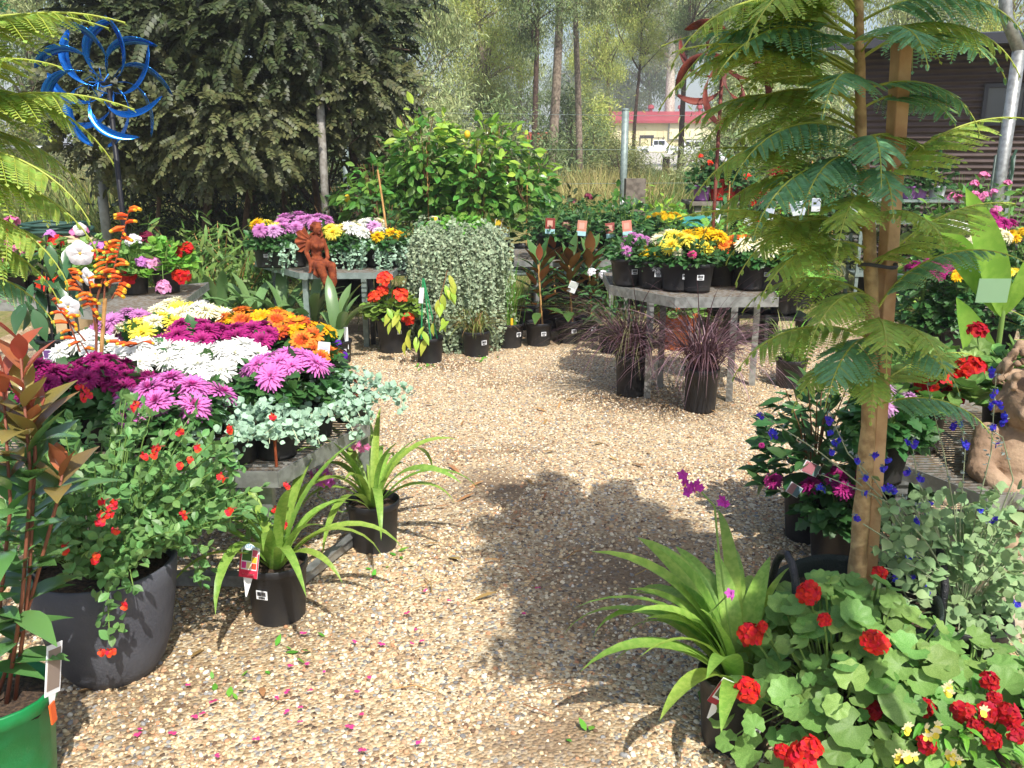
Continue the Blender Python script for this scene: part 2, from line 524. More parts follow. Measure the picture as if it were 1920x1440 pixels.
# ------------------------------------------------------------------ pots, labels, tables
_pots = {}
def pot(root, rt=0.1, rb=0.08, h=0.2, m=None, slots=False, soil=True, z=0.0, loc=(0, 0), name='pot'):
    key = (rt, rb, h, slots)
    if key not in _pots:
        mb = MB()
        seg = 32 if slots else 20
        prof = [(0.001, 0.004), (rb, 0.004), (rb + 0.001, 0.0), (rb + (rt - rb) * 0.08, h * 0.09), (rb + (rt - rb) * 0.86, h * 0.86), (rt * 1.03, h * 0.875), (rt * 1.045, h * 0.99), (rt * 1.03, h),
                (rt * 0.985, h), (rt * 0.96, h * 0.9), (rt * 0.93, h * 0.8)]
        mb.lathe(prof, seg, holes=(lambda i, j: slots and i == 2 and j % 5 in (0, 1)))
        sm = MB()
        g = np.random.default_rng(3)
        sm.lathe([(0.001, h * 0.88), (rt * 0.3, h * 0.87), (rt * 0.6, h * 0.885), (rt * 0.97, h * 0.86)], 18)
        sm.V[0] += g.uniform(-0.004, 0.004, sm.V[0].shape)
        _pots[key] = (mb.mesh('pot', [PLAST], True), sm.mesh('soil', [SOIL], True))
    a, b = _pots[key]
    o = put(name, a, root, (loc[0], loc[1], z), mats=[m] if m else None)
    if soil:
        put('soil', b, root, (loc[0], loc[1], z))
    return o

def _sticker():
    mb = MB()
    mb.box((0, 0, 0), (0.034, 0.0016, 0.026), 0)
    x = -0.013
    g = random.Random(4)
    while x < 0.012:
        wd = g.choice((0.0008, 0.0014, 0.002))
        mb.box((x, -0.0014, 0.004), (wd, 0.0016, 0.012), 1)
        x += wd + g.choice((0.0008, 0.0013))
    for i in range(5):
        mb.box((-0.008 + i * 0.004, -0.0014, -0.0075), (0.0026, 0.0016, 0.0055), 1)
    return mb.mesh('price_sticker', [TAG, INK])
STICK = _sticker()
def sticker(root, rt, rb, h, ang, zf=0.6, sc=1.0, z=0.0, tilt=0.0):
    """a price label on the outside of a pot, at the angle ang seen from above"""
    r = rb + (rt - rb) * zf + 0.0015
    put('price_sticker', STICK, root, (r * math.cos(ang), r * math.sin(ang), z + h * zf), rot=(0, tilt, ang + math.pi / 2), scale=sc)

def picture_tag(root, loc, rot, wd, ht, cols, name='plant_tag', spike=0.0, back=None):
    """a printed plant label: white card, printed picture panels proud of it, an optional spike below"""
    mb = MB()
    mb.box((0, 0, ht / 2), (wd, 0.0016, ht), 0)
    ms = [TAG]
    if spike:
        mb.add([(-wd * 0.25, 0, 0), (wd * 0.25, 0, 0), (0.002, 0, -spike), (-0.002, 0, -spike)], [(0, 1, 2, 3)], 0)
    for i, (x0, x1, z0, z1, c) in enumerate(cols):
        ms.append(mat('print ' + c, c, rough=0.45))
        for sg in ((-1, 1) if back is None else (-1,)):
            mb.box(((x0 + x1) / 2 * wd, sg * (0.0013 + 0.0002 * (i % 3)), (z0 + z1) / 2 * ht), ((x1 - x0) * wd, 0.0012, (z1 - z0) * ht), i + 1)
    return mb.build(name, ms, root, loc=loc, rot=rot)

def table(name, label, verts, zt, legs, lab_m=STEEL, edge=0.05, group=None, top_m=None, spacing=0.028, cat='table', rail=True, leg_w=0.04, lower=None):
    """a metal display table: polygon frame of flat bars, mesh of wires, legs"""
    cx = sum(v[0] for v in verts) / len(verts)
    cy = sum(v[1] for v in verts) / len(verts)
    t = thing(name, label, cat, (cx, cy, 0), 0, group)
    vs_ = [(v[0] - cx, v[1] - cy) for v in verts]
    n = len(vs_)
    for i in range(n):
        a, b = vs_[i], vs_[(i + 1) % n]
        mb = MB()
        mb.bar((a[0], a[1], zt - edge / 2), (b[0], b[1], zt - edge / 2), 0.006, edge)
        A, B = Vector((*a, 0)), Vector((*b, 0))
        inn = (Vector((0, 0, 0)) - (A + B) / 2).normalized() * 0.018
        mb.bar((a[0] + inn.x, a[1] + inn.y, zt - edge + 0.003), (b[0] + inn.x, b[1] + inn.y, zt - edge + 0.003), 0.036, 0.005)
        mb.build('edge_rail', lab_m, t)
    # wires across
    mb = MB()
    def span(k, axis):
        xs = []
        for i in range(n):
            a, b = vs_[i], vs_[(i + 1) % n]
            p, q = a[axis], b[axis]
            if (p - k) * (q - k) < 0:
                f = (k - p) / (q - p)
                xs.append(a[1 - axis] + f * (b[1 - axis] - a[1 - axis]))
        return (min(xs), max(xs)) if len(xs) >= 2 else None
    lo, hi = min(v[1] for v in vs_), max(v[1] for v in vs_)
    for k in np.arange(lo + spacing / 2, hi, spacing):
        s_ = span(k, 1)
        if s_:
            mb.box(((s_[0] + s_[1]) / 2, k, zt - 0.006), (s_[1] - s_[0] - 0.01, 0.006, 0.005))
    lo, hi = min(v[0] for v in vs_), max(v[0] for v in vs_)
    for k in np.arange(lo + 0.06, hi, 0.14):
        s_ = span(k, 0)
        if s_:
            mb.box((k, (s_[0] + s_[1]) / 2, zt - 0.0115), (0.008, s_[1] - s_[0] - 0.01, 0.006))
    mb.build('wire_top', top_m or WIRE, t, kind='stuff')
    for (x, y) in legs:
        mb = MB()
        zb = zt - edge
        mb.bar((x - cx, y - cy, 0.0), (x - cx, y - cy, zb), leg_w, 0.005)
        mb.bar((x - cx + leg_w / 2 - 0.0025, y - cy + leg_w / 2 + 0.003, 0.0), (x - cx + leg_w / 2 - 0.0025, y - cy + leg_w / 2 + 0.003, zb), 0.005, leg_w)
        mb.build('leg', lab_m, t)
    for (a, b, z) in (lower or []):
        mb = MB()
        mb.bar((a[0] - cx, a[1] - cy, z), (b[0] - cx, b[1] - cy, z), 0.006, 0.04)
        mb.bar((a[0] - cx, a[1] - cy + 0.02, z + 0.018), (b[0] - cx, b[1] - cy + 0.02, z + 0.018), 0.034, 0.005)
        mb.build('lower_rail', lab_m, t)
    return t

# ------------------------------------------------------------------ plant builders
_fol = {}
def dome_leaves(T, rad, z0, z1, n, size, seed, up=0.6, shell=0.45, stems=8, stem_m=1, droop=0.0):
    """leaves through a low dome of radius rad between z0 and z1 (local, about the axis)"""
    g = np.random.default_rng(seed)
    mb = MB()
    d = np.stack([g.normal(size=n), g.normal(size=n), np.abs(g.normal(size=n)) * 0.9 - 0.25], 1)
    d = nrm(d)
    r = shell + (1 - shell) * g.random(n) ** 0.5
    p = d * r[:, None] * np.array([rad, rad, (z1 - z0)])
    p[:, 2] = np.maximum(p[:, 2], -0.1 * (z1 - z0)) + z0
    out = nrm(np.stack([d[:, 0], d[:, 1], d[:, 2] * 0.3 - droop], 1) + g.normal(size=(n, 3)) * 0.35)
    nn = nrm(d * 0.5 + np.array([0, 0, up]) + g.normal(size=(n, 3)) * 0.3)
    mb.scatter(T, p, out, nn, size * g.uniform(0.65, 1.2, n), m=0)
    for i in range(stems):
        a = g.uniform(0, 6.28)
        rr = rad * g.uniform(0.2, 0.8)
        mb.tube([(0.01 * math.cos(a), 0.01 * math.sin(a), z0 - 0.08), (rr * 0.5 * math.cos(a), rr * 0.5 * math.sin(a), z0 + (z1 - z0) * 0.45), (rr * math.cos(a), rr * math.sin(a), z0 + (z1 - z0) * 0.85)],
                [0.004, 0.003, 0.002], 4, m=stem_m, cap=False)
    return mb

def mum(loc, col, rad=0.15, H=0.32, n=9, br=0.05, kind='pom', label='', group=None, pr=0.085, ph=0.15, face=None, sk=None, cat='potted flower', flat=0.45, sx=1.0, seed=None, mix=None, leaf=None, name='chrysanthemum_plant', rz=None, lean=(0, 0)):
    seed = seed if seed is not None else random.randrange(999)
    g = random.Random(seed)
    t = thing(name, label, cat, loc, 0, group)
    ph = min(ph, H * 0.6)
    pot(t, pr, pr * 0.8, ph)
    if sk is not None:
        sticker(t, pr, pr * 0.8, ph, sk)
    key = ('mum', round(rad, 2), round(H, 2), seed % 3, leaf)
    if key not in _fol:
        _fol[key] = dome_leaves(T_lobed, rad * 1.02, ph + 0.01, H - 0.015, int(150 + 900 * rad), 0.062, seed, shell=0.5).mesh('foliage', [leaf or G_mum, G_stem])
    put('foliage', _fol[key], t, kind='stuff', rot=(0, 0, g.uniform(0, 6)), scale=(sx, 1, 1) if sx == 1 else 1)
    bl = {'pom': POM, 'spi': SPI, 'dai': DAI}[kind]
    for i in range(n):
        r = rad * math.sqrt((i + 0.35) / n)
        a = i * 2.39996 + seed
        x, y = r * math.cos(a) + g.uniform(-0.2, 0.2) * br + lean[0], r * math.sin(a) + g.uniform(-0.2, 0.2) * br + lean[1]
        q = r / rad
        z = H - flat * rad * q * q * 0.9 + g.uniform(-0.012, 0.012)
        tl = 0.75 * q
        c = col if not mix else g.choice(mix)
        put('bloom', g.choice(bl), t, (x, y, z), look((math.cos(a) * tl + g.uniform(-.15, .15), math.sin(a) * tl - 0.22 + g.uniform(-.15, .15), 1.0), g.uniform(0, 6)),
            br * g.uniform(0.88, 1.12), mats=PM[c])
    return t

def geranium(loc, pm, rad=0.17, H=0.3, n=5, br=0.05, label='', group=None, pr=0.09, ph=0.15, leaf=0.075, nl=150, heads=None, um=None, stalk=0.06, seed=None, lm=None, sk=None, m=None, cat='potted geranium', name='geranium_plant', soil=True):
    seed = seed if seed is not None else random.randrange(999)
    g = random.Random(seed)
    t = thing(name, label, cat, loc, 0, group)
    if ph:
        pot(t, pr, pr * 0.8, ph, m)
        if sk is not None:
            sticker(t, pr, pr * 0.8, ph, sk)
    key = ('ger', round(rad, 2), round(H, 2), nl, seed % 3, lm)
    if key not in _fol:
        _fol[key] = dome_leaves(T_disc, rad, ph + 0.01, H, nl, leaf, seed, up=0.9, shell=0.4).mesh('foliage', [lm or G_ger, G_stem])
    put('foliage', _fol[key], t, kind='stuff', rot=(0, 0, g.uniform(0, 6)))
    if heads is None:
        heads = []
        for i in range(n):
            r = rad * math.sqrt((i + 0.5) / n) * 0.9
            a = i * 2.4 + seed
            heads.append((r * math.cos(a), r * math.sin(a), H + stalk - 0.35 * r * r / rad + g.uniform(-0.02, 0.04), None))
    for (x, y, z, c) in heads:
        b = put('flower_head', g.choice(um or UMB), t, (x, y, z), look((x * 2, y * 2 - 0.25, 0.9), g.uniform(0, 6)), br * g.uniform(0.85, 1.15), mats=[c or pm, G_stem])
        mb = MB()
        mb.tube([(x * 0.6, y * 0.6, H * 0.72), (x * 0.9, y * 0.9, (z + H * 0.72) / 2), (x, y, z - br * 0.4)], [0.003, 0.0025, 0.002], 5)
        mb.build('stalk', G_stem, t)
    return t

# strap leaves: a pool of arching blades along +Y, unit length
def strap(el0, droop, wd, fold=0.25, n=10, tipw=0.02, prof=None, twist=0.0):
    V, F = [], []
    y = z = 0.0
    for i in range(n + 1):
        t = i / n
        e = el0 - droop * t ** 1.3
        wv = wd * (prof(t) if prof else (0.55 + 0.45 * math.sin(min(1, t * 2.2) * math.pi / 2)) * (1 - max(0, (t - 0.45) / 0.55) ** 2) + tipw * 0.1)
        nz, ny = math.cos(e), -math.sin(e)
        tw = twist * t
        cx, sx = math.cos(tw), math.sin(tw)
        V += [(-wv * cx, y + ny * (fold * wv - wv * sx), z + nz * (fold * wv - wv * sx)), (0, y, z), (wv * cx, y + ny * (fold * wv + wv * sx), z + nz * (fold * wv + wv * sx))]
        y += math.cos(e) / n
        z += math.sin(e) / n
    for i in range(n):
        a = i * 3
        F += [(a, a + 1, a + 4, a + 3), (a + 1, a + 2, a + 5, a + 4)]
    return MB().add(V, F).mesh('leaf', [G_orchid], True)
ST_ORCH = [strap(R(e), R(dr), 0.038, 0.3, 11, twist=tw) for e, dr, tw in ((80, 60, 0.3), (68, 100, -0.4), (60, 125, 0.3), (75, 85, 0.5), (50, 120, -0.3), (62, 150, 0.2))]
ST_ORCW = [strap(R(e), R(dr), 0.085, 0.35, 11, twist=tw) for e, dr, tw in ((80, 45, 0.3), (66, 85, -0.4), (55, 110, 0.3), (72, 65, 0.5), (45, 95, -0.3))]
brp = lambda t: (0.75 + 0.25 * math.sin(min(1, t * 1.6) * math.pi / 2)) * (1 if t < 0.6 else max(0.02, 1 - ((t - 0.6) / 0.4) ** 2.2))
ST_BROM = [strap(R(e), R(dr), 0.085, 0.3, 9, prof=brp) for e, dr in ((75, 75), (62, 90), (50, 95), (84, 50), (40, 80))]

def strap_plant(name, label, cat, loc, pool, n, L, m, rt=0.1, rb=0.08, h=0.2, slots=False, group=None, seed=1, az=None, inner=0.02, rz=0.0, jit=0.25, leafname='leaf', potmat=None, mix=None):
    g = random.Random(seed)
    t = thing(name, label, cat, loc, rz, group)
    pot(t, rt, rb, h, potmat, slots)
    for i in range(n):
        a = i * 2.39996 + g.uniform(-0.3, 0.3) if az is None else az[i]
        me = pool[(i + seed) % len(pool)] if az is None else g.choice(pool)
        s = L * g.uniform(1 - jit, 1 + jit)
        o = put(leafname, me, t, (inner * math.cos(a + 1.57), inner * math.sin(a + 1.57), h * 0.86), (g.uniform(-0.1, 0.1), g.uniform(-0.1, 0.1), a), s, mats=[g.choice(mix) if mix else m])
    return t

# feathery twice-divided fronds along +Y, unit length
def frond(el0, droop, npin=15, nlf=11, seed=1, wid=0.25):
    g = np.random.default_rng(seed)
    mb = MB()
    n = 16
    pts, y, z = [], 0.0, 0.0
    for i in range(n + 1):
        pts.append((0, y, z))
        e = el0 - droop * (i / n) ** 1.2
        y += math.cos(e) / n
        z += math.sin(e) / n
    pts = np.array(pts)
    mb.tube(pts, np.linspace(0.009, 0.003, n + 1), 4, m=1)
    lf = Tm([(0, 0, 0), (0.34, 0.45, 0.03), (0, 1, -0.06), (-0.34, 0.45, 0.03)], [[(0, 1, 2, 3)]])
    P, D, Nn, S = [], [], [], []
    for k in range(npin + 1):
        t = 0.2 + 0.78 * k / npin
        i = t * n
        i0 = min(int(i), n - 1)
        c = pts[i0] + (pts[i0 + 1] - pts[i0]) * (i - i0)
        tg = nrm(pts[i0 + 1] - pts[i0])
        up = np.array([0, -tg[2], tg[1]])
        pl = wid * (math.sin(min(1.0, 0.25 + t * 0.95) * math.pi) ** 0.6 * 0.9 + 0.12) * (1.0 if t < 0.9 else 0.75)
        for sg in ((-1, 1) if k < npin else (0,)):
            ax = nrm(np.array([sg * 0.88, 0, 0]) + tg * (0.5 if sg else 1.0) + up * (g.uniform(-0.4, -0.02)))
            drp = g.uniform(0.12, 0.42)
            side = nrm(np.cross(ax, up))
            ppts = []
            for j in range(nlf + 1):
                u = (j + 0.6) / (nlf + 0.6)
                q = c + ax * pl * u + np.array([0, 0, -drp * pl * u * u])
                ppts.append(q)
                ls = 0.06 * (1 - 0.5 * u * u) * (pl / wid + 0.25) * 0.85
                if j == nlf:
                    P.append(q); D.append(ax - np.array([0, 0, drp])); Nn.append(up); S.append(ls)
                else:
                    for s2 in (-1, 1):
                        P.append(q); D.append(side * s2 + ax * 0.75 - up * 0.1); Nn.append(up + ax * 0.1); S.append(ls)
            mb.tube([c, ppts[len(ppts) // 2], ppts[-1]], [0.003, 0.0025, 0.0015], 3, m=1, cap=False)
    mb.scatter(lf, np.array(P), np.array(D), np.array(Nn), np.array(S), m=0)
    return mb.mesh('frond', [G_fern, G_rach])
FR = {'arch': [frond(R(55), R(105), 12, 12, s) for s in (1, 2)], 'flat': [frond(R(28), R(58), 13, 12, s) for s in (3, 4, 8)],
      'droop': [frond(R(20), R(95), 12, 12, s) for s in (5, 6, 9)], 'up': [frond(R(62), R(60), 12, 10, 7)]}

def add_frond(t, kind, loc, az, el, L, m=None, roll=0.0):
    az, el = R(az), R(el)
    q = aim((math.cos(az) * math.cos(el), math.sin(az) * math.cos(el), math.sin(el)))
    return put('frond', random.choice(FR[kind]), t, loc, q @ Quaternion((0, 1, 0), roll), L, mats=[m or G_fern, G_rach])

def trailing(mb, starts, dirs, length, T, size, rngg, step=0.012, gravity=0.35, m=0, sm=1, floor=None, jit=0.25, hang=0.0):
    """trailing strands hung with small leaves"""
    P, D, Nn, S = [], [], [], []
    for p0, d0, ln in zip(starts, dirs, length):
        p, d = np.array(p0, float), np.array(d0, float)
        k = max(3, int(ln / step))
        path = [p.copy()]
        for i in range(k):
            d = nrm(d + np.array([0, 0, -gravity * (1 if i * step > hang else 0.1)]) + rngg.normal(size=3) * 0.14)
            p = p + d * step
            if floor is not None and p[2] < floor(p):
                p[2] = floor(p)
                d[2] = max(d[2], 0.0)
            path.append(p.copy())
            for q in range(2):
                o = nrm(rngg.normal(size=3) + np.array([0, -0.5, 0.3]))
                P.append(p + o * 0.006); D.append(o); Nn.append(nrm(np.array([0, -0.75, 0.7]) + rngg.normal(size=3) * 0.45)); S.append(size * rngg.uniform(0.6, 1.25))
        if sm is not None:
            mb.tube(path[::3] + [path[-1]], 0.0012, 3, m=sm, cap=False)
    mb.scatter(T, np.array(P), np.array(D), np.array(Nn), np.array(S), m=m)

def shrub(name, label, cat, loc, rad, z0, z1, T, size, n, m, rt=0.1, ph=0.2, group=None, seed=1, stems=5, flowers=None, m2=None, potmat=None, stake=None, canopy=True, up=0.5, droop=0.0, stem_m=None, shell=0.3):
    """a bushy potted plant"""
    t = thing(name, label, cat, loc, random.uniform(0, 6), group)
    if rt:
        pot(t, rt, rt * 0.8, ph, potmat)
    mb = dome_leaves(T, rad, z0, z1, n, size, seed, up=up, shell=shell, stems=stems, droop=droop)
    mb.build('foliage', [m, stem_m or G_stem], t, kind='stuff')
    if m2:
        dome_leaves(T, rad * 1.05, z0 + (z1 - z0) * 0.45, z1 * 1.04, n // 4, size, seed + 1, up=up, stems=0).build('young_foliage', [m2, G_stem], t, kind='stuff')
    if stake:
        MB().tube([(0.02, 0, ph * 0.6), (0.02, 0.01, stake)], 0.006, 6).build('stake', BAMBOO, t)
    for (pool, k, br, ms, zf) in (flowers or []):
        for i in range(k):
            a, r = random.uniform(0, 6.28), rad * math.sqrt(random.random()) * 0.95
            put('bloom', random.choice(pool), t, (r * math.cos(a), r * math.sin(a), z0 + (z1 - z0) * (1 - 0.5 * (r / rad) ** 2) * zf + random.uniform(-0.02, 0.03)),
                look((math.cos(a) * r / rad, math.sin(a) * r / rad - 0.4, 0.8), random.uniform(0, 6)), br * random.uniform(0.8, 1.2), mats=ms)
    return t

def tree(name, label, loc, h, trunk_r, crown, bark, lean=(0, 0), group=None, crown_z=0.5, crown_s=1.0, limbs=5, seed=1, cat='tree', mats=None, bend=0.03):
    g = random.Random(seed)
    t = thing(name, label, cat, loc, 0, group)
    pts, rad = [], []
    for i in range(9):
        u = i / 8
        pts.append((lean[0] * u + math.sin(u * 5 + seed) * h * bend * u, lean[1] * u + math.cos(u * 4 + seed) * h * bend * u, h * u))
        rad.append(trunk_r * (1.15 if i == 0 else 1 - 0.75 * u))
    mb = MB()
    mb.tube(pts, rad, 9)
    for k in range(limbs):
        u = crown_z + (0.95 - crown_z) * k / max(1, limbs - 1)
        b = Vector(pts[int(u * 8)])
        a = g.uniform(0, 6.28)
        ln = h * g.uniform(0.16, 0.3)
        e = b + Vector((math.cos(a) * ln, math.sin(a) * ln, ln * g.uniform(0.7, 1.4)))
        m_ = (b + e) / 2 + Vector((math.cos(a), math.sin(a), -0.4)) * ln * 0.12
        mb.tube([b, m_, e], [trunk_r * 0.45 * (1.2 - u), trunk_r * 0.3 * (1.2 - u), trunk_r * 0.12], 6)
    mb.build('trunk', bark, t, True)
    for (me, zf, s, dx, dy, ms) in crown:
        put('crown', me, t, (pts[-1][0] * zf + dx, pts[-1][1] * zf + dy, h * zf), (0, 0, g.uniform(0, 6)), s, mats=ms, kind='stuff')
    return t

def gum_crown(n, seed, leaf=0.16, clumps=26, hang=0.8, rad=(1, 1, 1.1), cr=0.28, T=None):
    """a loose crown of hanging leaf clumps, about unit radius"""
    g = np.random.default_rng(seed)
    mb = MB()
    c = nrm(g.normal(size=(clumps, 3))) * (g.random(clumps) ** 0.45)[:, None] * np.array(rad)
    k = n // clumps
    p = np.repeat(c, k, 0) + np.concatenate([g.normal(size=(k, 3)) * cr * g.uniform(0.6, 1.25) * np.array([0.7, 0.7, 0.75]) for _ in range(clumps)])
    d = nrm(g.normal(size=(len(p), 3)) * 0.55 + np.array([0, 0, -hang]))
    mb.scatter(T or T_lance, p, d, nrm(g.normal(size=(len(p), 3)) + np.array([0, -0.3, 0.2])), leaf * g.uniform(0.6, 1.3, len(p)), m=0)
    for i in range(clumps):
        q = c[i] * 0.25
        mb.tube([(q[0] * 0.2, q[1] * 0.2, q[2] - 0.35), (c[i] + q) / 2, c[i]], [0.018, 0.011, 0.005], 4, m=1, cap=False)
    return mb.mesh('crown', [G_gum, BARK])

# ------------------------------------------------------------------ ground
def ground_mat(name, stops, scale, patch=None, bump=0.6, rough=0.9, pscale=0.9, plo=0.5, phi=0.62, fine=None):
    m = bpy.data.materials.new(name)
    m.use_nodes = True
    N, L = m.node_tree.nodes, m.node_tree.links
    bs = N['Principled BSDF']
    bs.inputs['Roughness'].default_value = rough
    bs.inputs['Specular IOR Level'].default_value = 0.2
    tc = N.new('ShaderNodeTexCoord')
    vo = N.new('ShaderNodeTexVoronoi')
    vo.inputs['Scale'].default_value = scale
    L.new(tc.outputs['Object'], vo.inputs['Vector'])
    sp = N.new('ShaderNodeSeparateColor')
    L.new(vo.outputs['Color'], sp.inputs[0])
    rp = N.new('ShaderNodeValToRGB')
    rp.color_ramp.interpolation = 'CONSTANT'
    e = rp.color_ramp.elements
    while len(e) > 1:
        e.remove(e[-1])
    e[0].position, e[0].color = 0.0, lin(stops[0][1])
    for p_, c_ in stops[1:]:
        q = e.new(p_)
        q.color = lin(c_)
    L.new(sp.outputs[0], rp.inputs[0])
    c = rp.outputs[0]
    no = N.new('ShaderNodeTexNoise')
    no.inputs['Scale'].default_value = pscale
    no.inputs['Detail'].default_value = 7
    no.inputs['Roughness'].default_value = 0.62
    L.new(tc.outputs['Object'], no.inputs['Vector'])
    if patch:
        mr = N.new('ShaderNodeMapRange')
        mr.inputs[1].default_value, mr.inputs[2].default_value = plo, phi
        L.new(no.outputs['Fac'], mr.inputs[0])
        mx = N.new('ShaderNodeMix')
        mx.data_type = 'RGBA'
        mx.inputs[7].default_value = lin(patch)
        L.new(mr.outputs[0], mx.inputs[0])
        L.new(c, mx.inputs[6])
        c = mx.outputs[2]
    L.new(c, bs.inputs['Base Color'])
    bp = N.new('ShaderNodeBump')
    bp.inputs['Strength'].default_value = bump
    bp.inputs['Distance'].default_value = 0.008
    bp.invert = True
    L.new(vo.outputs['Distance'], bp.inputs['Height'])
    L.new(bp.outputs[0], bs.inputs['Normal'])
    return m

STONES = [(0.0, '#c9b695'), (0.2, '#bda27d'), (0.38, '#d6c8ab'), (0.55, '#a68d6c'), (0.68, '#c8ae88'), (0.78, '#837462'), (0.86, '#98948e'), (0.92, '#b09474'), (0.97, '#625244')]
GRAV = ground_mat('gravel bed', STONES, 95, '#7d6850', 0.9, plo=0.5, phi=0.66, pscale=1.1)
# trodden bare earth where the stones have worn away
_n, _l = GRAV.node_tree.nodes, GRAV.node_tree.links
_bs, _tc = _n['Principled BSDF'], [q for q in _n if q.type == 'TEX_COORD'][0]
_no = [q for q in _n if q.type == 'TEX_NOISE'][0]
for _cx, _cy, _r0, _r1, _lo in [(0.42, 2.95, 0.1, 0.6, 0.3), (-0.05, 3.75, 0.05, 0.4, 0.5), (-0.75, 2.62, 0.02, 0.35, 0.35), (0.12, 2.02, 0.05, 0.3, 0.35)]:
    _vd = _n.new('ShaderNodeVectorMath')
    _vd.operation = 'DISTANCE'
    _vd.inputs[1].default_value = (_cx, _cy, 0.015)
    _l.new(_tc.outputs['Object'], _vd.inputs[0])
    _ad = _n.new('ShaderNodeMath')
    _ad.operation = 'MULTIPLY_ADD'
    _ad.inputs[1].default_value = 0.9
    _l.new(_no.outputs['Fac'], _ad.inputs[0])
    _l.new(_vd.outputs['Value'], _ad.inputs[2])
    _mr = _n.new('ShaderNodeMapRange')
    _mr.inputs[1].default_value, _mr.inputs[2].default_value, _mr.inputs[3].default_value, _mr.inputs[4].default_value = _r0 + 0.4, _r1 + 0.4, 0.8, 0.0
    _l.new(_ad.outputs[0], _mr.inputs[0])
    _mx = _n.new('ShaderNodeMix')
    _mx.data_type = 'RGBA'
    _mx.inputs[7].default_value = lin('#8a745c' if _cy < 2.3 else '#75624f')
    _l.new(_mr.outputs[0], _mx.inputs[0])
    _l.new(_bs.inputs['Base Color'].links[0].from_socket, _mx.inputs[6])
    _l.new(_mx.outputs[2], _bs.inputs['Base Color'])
FIELD = ground_mat('paddock', [(0, '#7d7a4a'), (0.3, '#8c8553'), (0.6, '#6c7042'), (0.85, '#9a8d61')], 14, '#66703f', 0.5, pscale=0.25)
LAWN = ground_mat('worn lawn', [(0, '#77763f'), (0.35, '#858052'), (0.7, '#6a6f3a'), (0.9, '#958661')], 60, '#8b7a55', 0.8, pscale=1.5)
ROADM = ground_mat('pale road', [(0, '#bdb8ad'), (0.5, '#c7c2b8'), (0.8, '#b0aba0')], 20, '#a8a296', 0.2)

def gz(y):
    return max(0.0, (y - 22) * 0.0118)

ys = np.concatenate([np.linspace(-6, 30, 20), np.linspace(34, 120, 22), np.linspace(140, 900, 12)])
xs = np.concatenate([[-900, -400, -150], np.linspace(-60, 60, 31), [150, 400, 900]])
V = [(x, y, gz(min(y, 140)) + (0.15 * math.sin(x * 0.11) * math.sin(y * 0.13) if y > 30 else 0)) for y in ys for x in xs]
nx = len(xs)
F = [(j * nx + i, j * nx + i + 1, (j + 1) * nx + i + 1, (j + 1) * nx + i) for j in range(len(ys) - 1) for i in range(nx - 1)]
tag(MB().add(V, F).build('ground', FIELD, smooth=True, kind='structure'), 'dry green paddock stretching away behind the nursery', 'ground')
tag(MB().add([(-4.5, 6.9, 0.004), (6.0, 7.3, 0.004), (7.5, 15.5, 0.004), (-6.0, 15.5, 0.004)], [(0, 1, 2, 3)]).build('lawn', LAWN, kind='structure'), 'worn patchy lawn under the back benches', 'lawn')
gp = MB()
gx, gy = np.meshgrid(np.linspace(-4.2, 6.5, 60), np.linspace(-3, 7.9, 60))
gzv = 0.008 + 0.006 * np.sin(gx * 2.3 + 0.7) * np.sin(gy * 1.9) + 0.004 * np.sin(gx * 5.1 + gy * 3.7)
gzv = gzv + 0.006
gyw = gy + np.where(gy > 7, 0.12 * np.sin(gx * 3.0) + 0.06 * np.sin(gx * 7.7), 0)
V = np.stack([gx, gyw, gzv], -1).reshape(-1, 3)
F = [(j * 60 + i, j * 60 + i + 1, (j + 1) * 60 + i + 1, (j + 1) * 60 + i) for j in range(59) for i in range(59)]
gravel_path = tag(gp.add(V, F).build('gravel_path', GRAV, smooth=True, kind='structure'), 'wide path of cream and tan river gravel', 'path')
tag(MB().add([(6.2, 36, gz(36) + 0.16), (10.5, 34, gz(34) + 0.16), (20, 108, gz(108) + 0.16), (4, 108, gz(108) + 0.16)], [(0, 1, 2, 3)]).build('road', ROADM, kind='structure'), 'pale concrete driveway leading to the cream building', 'road')

# loose pebbles on the path
def pebble_mat():
    m = bpy.data.materials.new('river pebble')
    m.use_nodes = True
    N, L = m.node_tree.nodes, m.node_tree.links
    bs = N['Principled BSDF']
    bs.inputs['Roughness'].default_value = 0.75
    bs.inputs['Specular IOR Level'].default_value = 0.3
    oi = N.new('ShaderNodeObjectInfo')
    rp = N.new('ShaderNodeValToRGB')
    rp.color_ramp.interpolation = 'CONSTANT'
    e = rp.color_ramp.elements
    while len(e) > 1:
        e.remove(e[-1])
    st = [(0.0, '#dac9a6'), (0.14, '#ceb38b'), (0.26, '#e8dbbf'), (0.38, '#b6987a'), (0.48, '#dcc298'), (0.58, '#c39c78'), (0.66, '#e8dfce'), (0.73, '#939290'), (0.81, '#9c866c'), (0.87, '#b98a68'), (0.91, '#767472'), (0.95, '#6c5645')]
    e[0].color = lin(st[0][1])
    for p_, c_ in st[1:]:
        e.new(p_).color = lin(c_)
    L.new(oi.outputs['Random'], rp.inputs[0])
    L.new(rp.outputs[0], bs.inputs['Base Color'])
    return m
PEB = pebble_mat()
pc = bpy.data.collections.new('pebble kinds')
for s_ in range(6):
    g_ = np.random.default_rng(s_)
    mb = MB()
    mb.ball((0, 0, 0), (0.5 * g_.uniform(0.8, 1.3), 0.5 * g_.uniform(0.75, 1.0), 0.5 * g_.uniform(0.45, 0.75)), 0, 7, 5)
    mb.V[0] = mb.V[0] * (1 + g_.uniform(-0.14, 0.14, (len(mb.V[0]), 1)))
    pc.objects.link(bpy.data.objects.new('pebble', mb.mesh('pebble', PEB, s_ % 2 == 0)))

